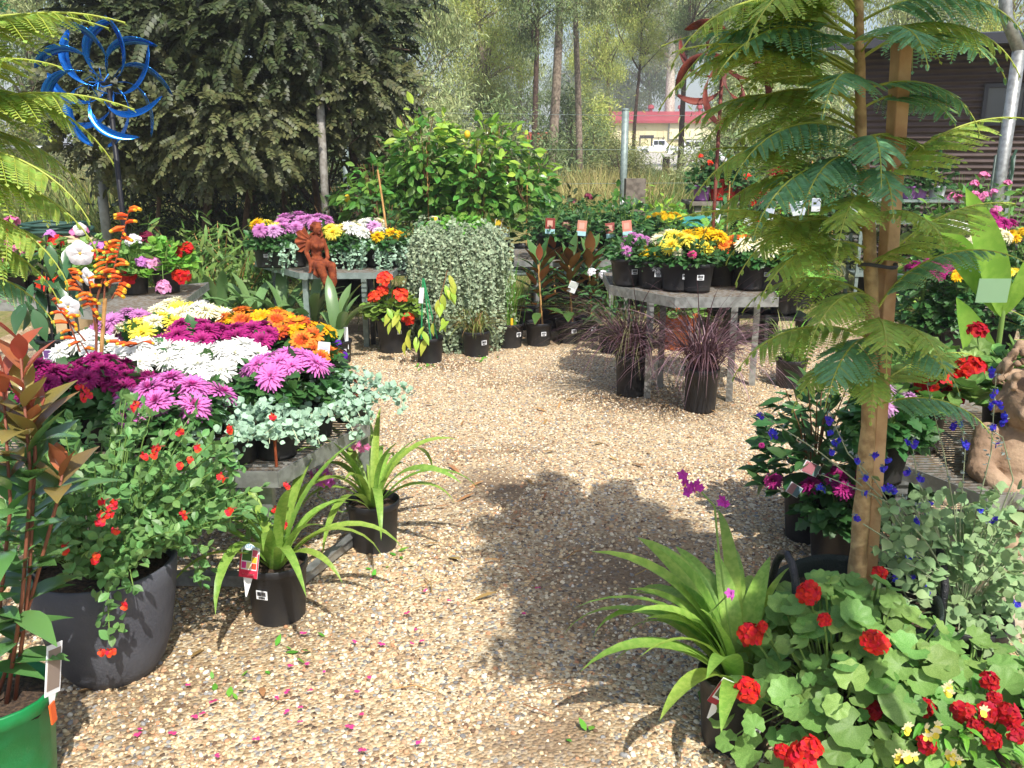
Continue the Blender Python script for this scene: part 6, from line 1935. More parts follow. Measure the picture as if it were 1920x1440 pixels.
# ------------------------------------------------------------------ the angled chrysanthemum table
zt2 = 0.68
w_ = [at(1143, 534, zt2), at(1266, 558, zt2), at(1460, 556, zt2)]
table('display_table', 'angled steel table of yellow and bronze chrysanthemums over the purple grasses', [(p.x, p.y) for p in w_] + [(w_[2].x + 0.12, w_[2].y + 0.75), (w_[1].x + 0.1, w_[1].y + 1.0), (w_[0].x + 0.02, w_[0].y + 0.6)], zt2,
      [(at(1213, 750).x, at(1213, 750).y), (w_[1].x + 0.02, w_[1].y + 0.5), (at(1366, 758).x, at(1366, 758).y), (at(1409, 728).x, at(1409, 728).y)], STEEL, 0.06)
g3 = 'chrysanthemums on the angled table'
def rm(px, py, *a, H=0.4, pr=0.105, ph=0.17, **k):
    d = w_[1].y + (0.32 if H < 0.4 else 0.5) + (0.12 if px < 1230 else 0)
    q = atd(px, py, d)
    return mum((q.x, d, zt2), *a, H=q.z - zt2 + 0.02, group=g3, pr=pr, ph=ph, **k)
rm(1192, 448, 'lilac', 0.15, n=16, br=0.03, kind='spi', label='small flowered pink chrysanthemum at the narrow end of the angled table', flat=0.7)
rm(1226, 470, 'gold', 0.12, n=9, br=0.035, H=0.34, kind='dai', label='small golden daisy chrysanthemum above a white price label', sk=-1.3)
rm(1255, 446, 'cream', 0.15, n=7, br=0.058, kind='spi', mix=['cream', 'yellow'], label='pale lemon chrysanthemum behind the golden daisies')
rm(1282, 455, 'yellow', 0.13, n=5, br=0.06, H=0.38, label='lemon yellow chrysanthemum with shaggy blooms on the angled table')
rm(1318, 440, 'gold', 0.15, n=6, br=0.066, H=0.42, label='deep golden chrysanthemum with the largest blooms on the angled table')
rm(1352, 458, 'bronze', 0.16, n=15, br=0.04, kind='dai', mix=['orange', 'bronze', 'orange'], label='orange bronze chrysanthemum beside the golden one')
rm(1390, 450, 'bronze', 0.11, n=7, br=0.038, kind='dai', mix=['orange', 'bronze'], label='bronze daisy chrysanthemum behind the jacaranda frond')
rm(1412, 458, 'cream', 0.12, n=4, br=0.052, H=0.36, kind='spi', label='cream chrysanthemum between bronze and the largest cream one')
rm(1444, 460, 'cream', 0.16, n=6, br=0.072, H=0.37, kind='spi', label='large cream white chrysanthemum at the wide end of the angled table', sk=-1.9)
rp = mat('pink rose petal', '#d84a84', vv=0.15, **pet)
for i, (px, py, fx, fy, pm, lb) in enumerate(((1232, 545, 1231, 502, P_wht, 'miniature white rose in a black pot on the angled table'), (1275, 550, 1273, 476, PM['cream'][0], 'miniature cream rose in a black pot on the angled table'), (1312, 552, 1298, 477, rp, 'miniature pink rose in a black pot on the angled table'), (1180, 540, 1176, 470, PM['lilac'][0], 'miniature mauve rose at the narrow table end'))):
    q = at(px, py, zt2)
    q = Vector((q.x, q.y + 0.13, zt2))
    t = shrub('miniature_rose', lb, 'potted rose', q, 0.14, 0.18, 0.3, T_oval_s, 0.045, 190, G_rose, 0.105, 0.17, group='miniature roses on the angled table', seed=140 + i)
    t.rotation_euler.z = 0
    sticker(t, 0.105, 0.084, 0.17, -1.5 + 0.3 * (i % 2), 0.55, 1.2)
    put('bloom', POM[i % 3], t, atd(fx, fy, q.y - 0.08) - q, look((0, -0.7, 0.7)), 0.04 if i != 2 else 0.028, mats=[pm, pm])

q = at(1182, 742)
grassy('fountain_grass', 'purple fountain grass arching over the gravel at the narrow table end', q, 430, 0.74, G_purp, 0.1, 0.27, 5, 0.75, [G_purp, G_purp, G_purp, mat('green purple blade', '#6d6a48', rough=0.5, vv=0.25)], 0.19, 'purple fountain grasses', wd=0.0028)
q = at(1312, 772)
grassy('fountain_grass', 'purple fountain grass in front of the angled table leg', q, 400, 0.7, G_purp, 0.1, 0.27, 6, 0.7, [G_purp, G_purp, mat('pink grey blade', '#8d7078', rough=0.5, vv=0.25)], 0.18, 'purple fountain grasses', wd=0.0032)
q = at(1268, 655)
t = geranium(q, P_red, 0.2, 0.52, n=2, br=0.04, label='leafy geranium in a terracotta pot under the angled table', pr=0.15, ph=0.3, m=TERRA, leaf=0.08, nl=120, seed=8)
grassy('strap_leaf_pot', 'fleshy strap leaved plant in a tapered black pot on bright gravel', at(1480, 728), 90, 0.36, None, 0.098, 0.2, 9, 0.55, [G_herb, G_orchid, G_sedge], 0.1, wd=0.006)
# white flowered phlox at the end of the rose bench
q = atd(1148, 540, 6.6)
shrub('white_phlox', 'white flowered plant beside the narrow end of the angled table', 'potted flower', (q.x, 6.6, 0), 0.2, 0.3, 0.72, T_lance_w, 0.07, 160, G_rose, 0.1, 0.2, seed=160, flowers=[(UMB, 6, 0.045, [P_wht, G_stem], 1.02)])

# ------------------------------------------------------------------ rusty wind spinner
def rusty_spinner():
    d = 7.4
    c = atd(1357, 128, d)
    t = thing('rusty_wind_spinner', 'rusted metal wind spinner of curved crossing blades on a thin pole', 'wind spinner', (c.x, d, 0))
    MB().tube([(0, 0.06, 0), (0, 0.05, c.z)], 0.015, 10).build('pole', mat('rusty pole', '#7d3f32', rough=0.7, col2='#5f2f28', nscale=20), t, True)
    MB().tube([(0, 0.1, c.z), (0, -0.12, c.z)], 0.02, 10).build('axle', RUSTD, t, True)
    # two basket rings of long curved blades
    for ring, (y0, n, turn, R0, w0) in enumerate(((-0.12, 6, 1, 0.4, 0.15), (0.05, 6, -1, 0.38, 0.13))):
        for i in range(n):
            a0 = 2 * math.pi * i / n + ring * 0.5 + 0.2
            V, F = [], []
            k = 16
            for j in range(k + 1):
                u = j / k
                th = a0 + turn * 1.25 * u
                rr = 0.03 + R0 * u ** 0.75
                wv = w0 * (math.sin(math.pi * (0.06 + 0.9 * u)) ** 0.8) + 0.004
                px, pz = rr * math.cos(th), rr * math.sin(th)
                nx_, nz_ = math.cos(th + turn * 0.5), math.sin(th + turn * 0.5)
                yy = y0 - 0.12 * math.sin(u * math.pi * 0.8)
                V += [(px + nx_ * wv * 0.6, yy - wv * 0.25, c.z + pz + nz_ * wv * 0.6), (px + nx_ * 0.006, yy + 0.01, c.z + pz + nz_ * 0.006), (px - nx_ * wv * 0.6, yy + wv * 0.25, c.z + pz - nz_ * wv * 0.6)]
            for j in range(k):
                q_ = j * 3
                F += [(q_, q_ + 1, q_ + 4, q_ + 3), (q_ + 1, q_ + 2, q_ + 5, q_ + 4)]
            b = MB().add(V, F).build('blade', RUSTD, t, True)
            md = b.modifiers.new('thick', 'SOLIDIFY')
            md.thickness = 0.003
rusty_spinner()

# ------------------------------------------------------------------ back bench with red pots, teal chair, red blooms
zb = 0.78
c0, c1 = atd(1312, 376, 10.2), atd(1395, 376, 10.2)
t = thing('slatted_bench', 'weathered grey bench carrying red and purple pots', 'bench', ((c0.x + c1.x) / 2, 10.2, 0))
wd = c1.x - c0.x + 0.5
gw = mat('weathered grey board', '#8a8478', rough=0.9, col2='#736c61', nscale=8)
for k in range(5):
    MB().box((0.1, -0.26 + k * 0.13, c0.z - 0.02), (wd, 0.115, 0.035)).build('plank', gw, t)
for sx in (-1, 1):
    for sy in (-1, 1):
        MB().box((0.1 + sx * (wd / 2 - 0.08), sy * 0.24, (c0.z - 0.04) / 2), (0.07, 0.07, c0.z - 0.04)).build('leg', gw, t)
zbench = c0.z
for i, (px, pm, r, h, lb, fl) in enumerate(((1315, PLASTP, 0.1, 0.17, 'purple pot of low foliage on the weathered bench', P_ored), (1336, PLASTR, 0.11, 0.2, 'red pot of greenery at the back of the weathered bench', P_wht), (1346, PLASTR, 0.11, 0.24, 'tall red pot by the rusty spinner pole', P_wht), (1364, PLASTR, 0.1, 0.2, 'red pot with a cane and white flowers', P_wht), (1385, mat('maroon pot plastic', '#6d2330', rough=0.5), 0.1, 0.17, 'maroon pot at the end of the weathered bench', P_red))):
    q = atd(px, 376, 10.15 + (0.15 if i == 1 else 0))
    shrub('bench_pot_plant', lb, 'potted plant', (q.x, q.y, zbench), 0.17, h, h + 0.28, T_lobed, 0.08, 130, G_rose, r, h, group='pots on the weathered bench', seed=200 + i, potmat=pm, flowers=[(UMB, 3, 0.04, [fl, G_stem], 1.05)], stake=0.35 if i == 3 else None)
teal = mat('teal paint', '#4fa3a8', rough=0.5)
q = atd(1305, 440, 9.2)
t = thing('garden_chair', 'small teal painted garden chair beside the weathered bench', 'chair', (q.x, 9.2, 0), R(-15))
MB().box((0, 0, 0.43), (0.36, 0.36, 0.03)).build('seat', teal, t)
for sx in (-1, 1):
    MB().tube([(sx * 0.15, -0.15, 0), (sx * 0.15, -0.15, 0.42)], 0.016, 7).build('leg', teal, t)
    MB().tube([(sx * 0.15, 0.17, 0), (sx * 0.15, 0.17, 0.45), (sx * 0.15, 0.22, 0.86)], 0.016, 7).build('leg', teal, t)
for z in (0.62, 0.78):
    MB().box((0, 0.2 + (z - 0.62) * 0.15, z), (0.32, 0.018, 0.11)).build('back_slat', teal, t)

def red_spray(label, px, py, d, n, seed, m=P_dred, rad=0.22, br=0.07, zf=None):
    top = atd(px, py, d)
    shrub('red_flower_shrub', label, 'potted shrub', (top.x, d, 0), 0.3, 0.4, top.z - 0.06, T_lance_w, 0.1, 260, G_poin, 0.13, 0.28, group='red flowering shrubs', seed=seed, flowers=[(SPI, n, br, [m, P_red], 1.08)], stake=top.z * 0.9)
red_spray('shrub with big feathery crimson flowers beyond the angled table', 1472, 322, 8.9, 5, 230, P_dred, br=0.09)
red_spray('shrub with small scarlet flowers beside the crimson one', 1425, 352, 9.0, 5, 231, P_ored, br=0.045)
red_spray('shrub with scattered scarlet flowers behind the rusty pole', 1390, 330, 10.6, 4, 232, P_ored, br=0.05)
red_spray('red flowered shrub behind the teal chair', 1285, 385, 10.6, 4, 233, P_ored, br=0.04)
def labelled(px, py, d, ty, lb, m_, seed, k):
    top = atd(px, ty, d)
    t = shrub('labelled_sapling', lb, 'potted shrub', (top.x, d, 0.0), 0.3, 0.5, top.z, T_lance_w, 0.11, 300, m_, 0.13, 0.28, group='saplings with white hanging labels', seed=seed, stake=top.z)
    t.rotation_euler.z = 0
    for i in range(k):
        picture_tag(t, (random.uniform(-.2, .2), -0.32, atd(px, py, d).z + random.uniform(-.06, .06)), (0.1, random.uniform(-.5, .5), random.uniform(-.5, .5)), 0.075, 0.12, [(-0.45, 0.45, 0.4, 0.95, '#b9c3d4'), (-0.45, 0.45, 0.05, 0.3, '#e3e9ea')])
for i, (px, py, d, ty, lb, k) in enumerate(((1365, 405, 8.2, 340, 'sapling with a tilted blue grey label by the spinner pole', 2), (1440, 402, 8.3, 330, 'sapling with white labels behind the cream chrysanthemum', 2), (1480, 400, 8.4, 335, 'sapling with hanging label and canes behind the cream blooms', 2), (1520, 405, 8.6, 300, 'dark leaved sapling beside the jacaranda trunk', 1), (1570, 400, 8.8, 290, 'leafy sapling in the gap behind the jacaranda trunk', 1))):
    labelled(px, py, d, ty, lb, [G_rose, G_dark, G_citrus][i % 3], 240 + i, k)
for i, (px, py, d, lb) in enumerate(((1418, 440, 7.0, 'lacy light green plant behind the bronze chrysanthemum'), (1480, 440, 6.9, 'lacy light green plant behind the large cream chrysanthemum'), (1350, 420, 7.6, 'lacy green plant behind the golden chrysanthemum'))):
    top = atd(px, py, d)
    shrub('lacy_plant', lb, 'potted plant', (top.x, d, 0.25), 0.24, 0.28, top.z - 0.25, T_pinn, 0.16, 90, G_poin, 0.12, 0.26, group='lacy leaved pot plants', seed=250 + i)
    s = thing('crate_stand', ['upturned crate under the lacy plant by the bronze flowers', 'upturned crate under the lacy plant by the cream flowers', 'upturned crate under the lacy plant by the golden flowers'][i], 'crate', (top.x, d, 0))
    MB().box((0, 0, 0.235), (0.36, 0.3, 0.03)).build('top', PLAST, s)
    for sx in (-1, 1):
        MB().box((sx * 0.165, 0, 0.11), (0.03, 0.3, 0.22)).build('side', PLAST, s)

# ------------------------------------------------------------------ long bench and flower shelves by the shed
c0 = at(1545, 441, 0.62)
table('display_table', 'steel bench seen through the jacaranda fronds', [(c0.x, c0.y), (c0.x + 1.0, c0.y - 0.1), (c0.x + 1.05, c0.y + 0.8), (c0.x, c0.y + 0.9)], 0.62, [(c0.x + 0.05, c0.y + 0.05), (c0.x + 0.95, c0.y - 0.04), (c0.x + 0.95, c0.y + 0.7)])
for i, (dx, dy, lb) in enumerate(((0.2, 0.3, 'bushy dark plant on the bench behind the fronds'), (0.55, 0.35, 'dark leafy plant in the middle of the frond hidden bench'), (0.85, 0.3, 'dark leafy plant at the shed end of the hidden bench'))):
    shrub('nursery_shrub', lb, 'potted shrub', (c0.x + dx, c0.y + dy, 0.62), 0.24, 0.2, 0.55, T_oval, 0.09, 240, G_rose, 0.11, 0.2, group='shrubs on the hidden bench', seed=260 + i)
# two shelf racks against the shed
sh = thing('plant_rack', 'dark metal plant rack by the shed holding purple and white pots', 'rack', (atd(1720, 372, 8.6).x, 8.6, 0), R(-8))
zs_ = atd(1720, 372, 8.6).z
for z in (zs_, zs_ - 0.2, 0.35):
    MB().box((0.1, 0, z - 0.012), (1.3, 0.45, 0.024)).build('shelf', STEELG, sh)
for sx in (-0.53, 0.73):
    for sy in (-0.2, 0.2):
        MB().box((sx, sy, (zs_ + 0.4) / 2), (0.03, 0.03, zs_ + 0.4)).build('upright', STEELG, sh)
for i, (px, pm, lb) in enumerate(((1700, PLASTP, 'lavender pot on the shelf next to the stake'), (1717, PLASTP, 'lavender pot beside another on the shed shelf'), (1751, PLASTW, 'white square pot on the shed shelf'))):
    q = atd(px, 372, 8.55)
    shrub('shelf_pot_plant', lb, 'potted plant', (q.x, 8.5, zs_), 0.14, 0.13, 0.4, T_oval, 0.07, 130, G_rose, 0.075, 0.12, group='pots on the shed shelf', seed=270 + i, potmat=pm)
for i, (px, ty, d, lb, m_, fl) in enumerate(((1800, 340, 7.6, 'geranium bush with a few pink blooms by the shed', G_citrus, [(UMB, 4, 0.045, [P_ppink, G_stem], 1.0)]), (1850, 330, 7.9, 'leafy bush with pink flowers beside the bent post', G_citrus, [(UMB, 3, 0.05, [P_ppink, G_stem], 1.0)]), (1905, 340, 7.2, 'pink flowered bush at the shed corner', G_ger, [(UMB, 4, 0.05, [P_ppink, G_stem], 1.0)]), (1745, 350, 9.3, 'dark fern like bush against the shed wall', G_dark, None),
                                             (1650, 330, 9.6, 'dark bush behind the stake', G_dark, None), (1820, 300, 8.9, 'tall dark bush beside the bent post', G_dark, None))):
    top = atd(px, ty, d)
    shrub('nursery_shrub', lb, 'potted shrub', (top.x, d, 0.0), 0.38, 0.5, top.z, T_oval, 0.085, 360, m_, 0.15, 0.3, group='shrubs along the shed', seed=280 + i, flowers=fl, stems=9)
# two tiers of chrysanthemums
def plain_shelf(name, label, px0, px1, py, d, z, depth=0.45):
    a, b = atd(px0, py, d), atd(px1, py, d)
    t = thing(name, label, 'bench', ((a.x + b.x) / 2, d, 0))
    for k in range(4):
        MB().box((0, -depth / 2 + depth * (k + 0.5) / 4, z - 0.015), (b.x - a.x, depth / 4 - 0.015, 0.03)).build('slat', gw, t)
    for sx in (-1, 1):
        for sy in (-1, 1):
            MB().box((sx * ((b.x - a.x) / 2 - 0.05), sy * (depth / 2 - 0.05), (z - 0.03) / 2), (0.05, 0.05, z - 0.03)).build('leg', gw, t)
plain_shelf('flower_bench', 'grey bench of white cream and magenta chrysanthemums by the shed', 1770, 1990, 470, 5.9, 0.5)
plain_shelf('flower_bench', 'low bench with magenta chrysanthemums and yellow daisies', 1700, 1990, 560, 5.35, 0.3, 0.4)
g4 = 'chrysanthemums by the shed'
for (px, py, d, z, col, n, br, rad, lb, mx) in ((1786, 418, 5.9, 0.5, 'white', 9, 0.045, 0.13, 'white chrysanthemum on the shed bench', None), (1855, 405, 6.1, 0.5, 'magenta', 11, 0.05, 0.16, 'magenta chrysanthemum at the back of the shed bench', None), (1850, 430, 5.85, 0.5, 'cream', 12, 0.05, 0.15, 'cream chrysanthemum dome on the shed bench', None),
                                                (1925, 430, 5.9, 0.5, 'gold', 10, 0.04, 0.16, 'yellow chrysanthemum beyond the cream dome', None), (1740, 492, 5.4, 0.3, 'crimson', 10, 0.045, 0.14, 'crimson chrysanthemum on the low bench by the wooden crate', None), (1785, 498, 5.35, 0.3, 'magenta', 10, 0.045, 0.13, 'magenta chrysanthemum with small yellow daisies beside it', None), (1890, 505, 5.4, 0.3, 'yellow', 6, 0.035, 0.14, 'pale yellow daisies low on the shed bench', None), (1812, 508, 5.2, 0.3, 'gold', 4, 0.04, 0.08, 'golden daisies behind the canna leaves', None)):
    q = atd(px, py, d)
    mum((q.x, d, z), col, rad, q.z - z, n, br, 'dai' if 'daisies' in lb else 'pom', lb, g4, pr=0.1, ph=min(0.18, (q.z - z) * 0.55))
q = at(1712, 575)
t = thing('timber_crate', 'rough timber crate beside the low bench', 'crate', (q.x, q.y + 0.25, 0))
for k in range(3):
    for sy in (-1, 1):
        MB().box((0, sy * 0.2, 0.055 + k * 0.1), (0.55, 0.02, 0.085)).build('plank', gw, t)
    for sx in (-1, 1):
        MB().box((sx * 0.265, 0, 0.055 + k * 0.1), (0.02, 0.38, 0.085)).build('plank', gw, t)
MB().box((0, 0, 0.27), (0.5, 0.37, 0.02)).build('filling', SOIL, t)
# lilac ground orchids in front of the low bench
for i, (px, py, lb, fx) in enumerate(((1735, 640, 'strappy ground orchid with lilac flowers before the low bench', ((1758, 535), (1740, 545), (1790, 530), (1798, 537))), (1830, 640, 'ground orchid with pale flowers behind the fern like frond', ((1820, 538), (1812, 545))))):
    q = at(px, py)
    t = strap_plant('ground_orchid', lb, 'potted orchid', q, ST_ORCH, 16, 0.42, G_orchid, 0.1, 0.085, 0.2, seed=11 + i)
    for a, b in fx:
        p = atd(a, b, q.y - 0.1) - q
        orchid_spray(t, [Vector((0, 0, 0.18)), Vector((p.x * 0.5, p.y * 0.5, p.z * 0.7)), p], [p + Vector((random.uniform(-.03, .03), -0.01, random.uniform(-.02, .03))) for _ in range(5)], P_lpink, 0.026)

# canna with broad upright leaves and a frosted green label
q = Vector((atd(1882, 580, 3.75).x, 3.75, 0))
t = thing('canna_plant', 'canna with broad upright green leaves beside the statue', 'potted plant', (q.x, q.y, 0))
pot(t, 0.12, 0.1, 0.24)
cn = [strap(R(e), R(dr), 0.085, 0.35, 11, prof=lambda u: 0.25 + 0.95 * math.sin(min(1.0, u * 1.05) * math.pi) ** 0.7 if u < 0.97 else 0.02) for e, dr in ((86, 14), (78, 25))]
canm = mat('canna leaf', '#7fae3f', rough=0.35, hv=0.01, vv=0.1, trans=0.35, col2='#93bd4c', nscale=12)
cb = atd(1880, 590, q.y) - Vector((q.x, q.y, 0))
MB().tube([(0, 0, 0.2), cb, (cb.x - 0.02, 0, cb.z + 0.15)], [0.014, 0.011, 0.006], 8).build('stem', G_stem, t, True)
for tx, ty, s, L_ in ((1772, 342, 0, 0), (1735, 400, 1, 0), (1960, 430, 1, 0), (1985, 560, 1, 0), (1858, 660, 1, 0), (1800, 560, 1, 0)):
    b = cb if ty < 550 else Vector((0, 0, 0.35))
    e = atd(tx, ty, q.y - 0.08 if ty < 550 else q.y - 0.3) - Vector((q.x, q.y, 0))
    dv = e - b
    az = math.atan2(dv.y, dv.x) - math.pi / 2
    put('leaf', cn[s], t, b, aim(dv, (0, -1, 0.2)) @ Quaternion((1, 0, 0), -R(70)), dv.length, mats=[canm])
p = atd(1862, 545, q.y - 0.14)
MB().box((0, 0, 0), (0.13, 0.004, 0.1)).build('frosted_label', mat('frosted green plastic', '#9cc19a', rough=0.4, trans=0.3), t, loc=p - Vector((q.x, q.y, 0)), rot=(0.1, 0, 0))

# ------------------------------------------------------------------ near table with red geranium, stone statue
zn = 0.5
n0, n1, n2 = at(1668, 862, zn), at(1760, 905, zn), at(1850, 930, zn)
table('display_table', 'wire mesh table with red geranium pots behind the blue salvia', [(n0.x, n0.y), (n2.x, n2.y), (n2.x + 0.8, n2.y + 0.1), (n2.x + 0.8, n2.y + 1.0), (n0.x + 0.35, n0.y + 0.85)], zn, [(n0.x + 0.1, n0.y + 0.1), (n2.x + 0.1, n2.y + 0.1), (n0.x + 0.4, n0.y + 0.75)], spacing=0.024)
q = at(1712, 860, zn)
ph = 0.2
t = geranium((q.x + 0.05, q.y + 0.12, zn), P_red, 0.22, 0.36, br=0.05, label='scarlet geranium in a black pot on the wire mesh table', pr=0.1, ph=0.2, leaf=0.08, nl=150, seed=12, sk=-1.75,
             heads=[(*(atd(px, py, q.y + 0.05) - Vector((q.x + 0.05, q.y + 0.12, zn))), pm) for px, py, pm in ((1738, 720, P_red), (1810, 690, P_red), (1825, 688, P_red), (1805, 702, P_red), (1770, 705, P_red), (1790, 740, P_dred))], group='red geraniums on the wire mesh table')
geranium((q.x + 0.42, q.y + 0.2, zn), P_dred, 0.22, 0.34, n=3, br=0.045, label='shaded dark red geranium beside the statue', pr=0.1, ph=0.2, leaf=0.08, nl=150, seed=13, group='red geraniums on the wire mesh table')
q = at(1668, 725, 0.8)
mum((q.x, q.y, 0.5), 'palelilac', 0.1, 0.28, 3, 0.035, 'spi', 'pale lilac flower behind the scarlet geranium', pr=0.08, ph=0.14)

def statue():
    q = at(1905, 1030, 0.28)
    pl = thing('stone_plinth', 'pale concrete block under the stone statue', 'plinth', (q.x + 0.02, q.y + 0.1, 0))
    MB().box((0, 0, 0.14), (0.34, 0.34, 0.28)).build('block', mat('pale concrete', '#c3b7a3', rough=0.9, col2='#a99d89', nscale=8, bump=0.4), pl)
    MB().box((0, 0, 0.287), (0.37, 0.37, 0.014)).build('cap', mat('pale concrete', '#c3b7a3'), pl)
    t = thing('stone_statue', 'sandstone smiling cherub statue with a topknot clasping a round bowl', 'statue', (q.x + 0.02, q.y + 0.1, 0.294))
    st = mat('sandstone', '#b0967c', rough=0.9, col2='#8d745e', nscale=10, bump=0.5, bscale=60)
    mb = MB()
    mb.ball((0, 0, 0.12), (0.15, 0.14, 0.13), 0, 20, 14)
    mb.ball((0, 0.01, 0.26), (0.115, 0.1, 0.12), 0, 20, 14)
    mb.ball((0, -0.02, 0.45), (0.085, 0.085, 0.1), 0, 20, 14)
    for s in (-1, 1):
        mb.ball((s * 0.092, 0.005, 0.44), (0.022, 0.018, 0.038), 0, 10, 8)
        mb.ball((s * 0.04, -0.088, 0.425), (0.032, 0.022, 0.026), 0, 10, 8)
        mb.ball((s * 0.034, -0.094, 0.478), (0.021, 0.012, 0.008), 0, 10, 6)
        mb.ball((s * 0.034, -0.098, 0.462), (0.013, 0.01, 0.009), 0, 10, 6)
        limb(mb, [(s * 0.105, 0.0, 0.33), (s * 0.145, -0.05, 0.24), (s * 0.09, -0.125, 0.19), (s * 0.04, -0.15, 0.17)], [0.045, 0.04, 0.034, 0.026], 10)
        limb(mb, [(s * 0.08, -0.02, 0.06), (s * 0.13, -0.11, 0.07), (s * 0.07, -0.17, 0.03)], [0.06, 0.052, 0.036], 12)
        for f in range(4):
            limb(mb, [(s * (0.035 - f * 0.004), -0.158, 0.185 - f * 0.013), (s * (0.008), -0.168, 0.182 - f * 0.013)], [0.009, 0.007], 7)
        limb(mb, [(s * 0.045, -0.15, 0.19), (s * 0.03, -0.16, 0.205)], [0.01, 0.007], 7)
    mb.ball((0, -0.108, 0.446), (0.017, 0.02, 0.022), 0, 10, 8)
    limb(mb, [(-0.036, -0.096, 0.412), (-0.015, -0.106, 0.402), (0.015, -0.106, 0.402), (0.036, -0.096, 0.412)], [0.006, 0.008, 0.008, 0.006], 7)
    mb.ball((0, -0.085, 0.38), (0.03, 0.022, 0.016), 0, 10, 6)
    for i in range(70):
        z = U(0.5, 0.62)
        r = 0.075 * (1 - ((z - 0.5) / 0.16) ** 1.5) + 0.022
        a = U(0, 6.28)
        mb.ball((r * math.cos(a), -0.015 + r * math.sin(a), z), U(0.012, 0.019), 0, 7, 5)
    b = mb.build('body', st, t)
    remesh(b, 0.0065, 2)
    r = MB()
    r.lathe([(0.03, -0.03), (0.058, 0.0), (0.066, 0.03), (0.064, 0.052), (0.056, 0.052), (0.05, 0.02), (0.001, -0.01)], 20)
    r.build('bowl', st, t, True, loc=(0, -0.172, 0.13), rot=(0.75, 0, 0))
statue()

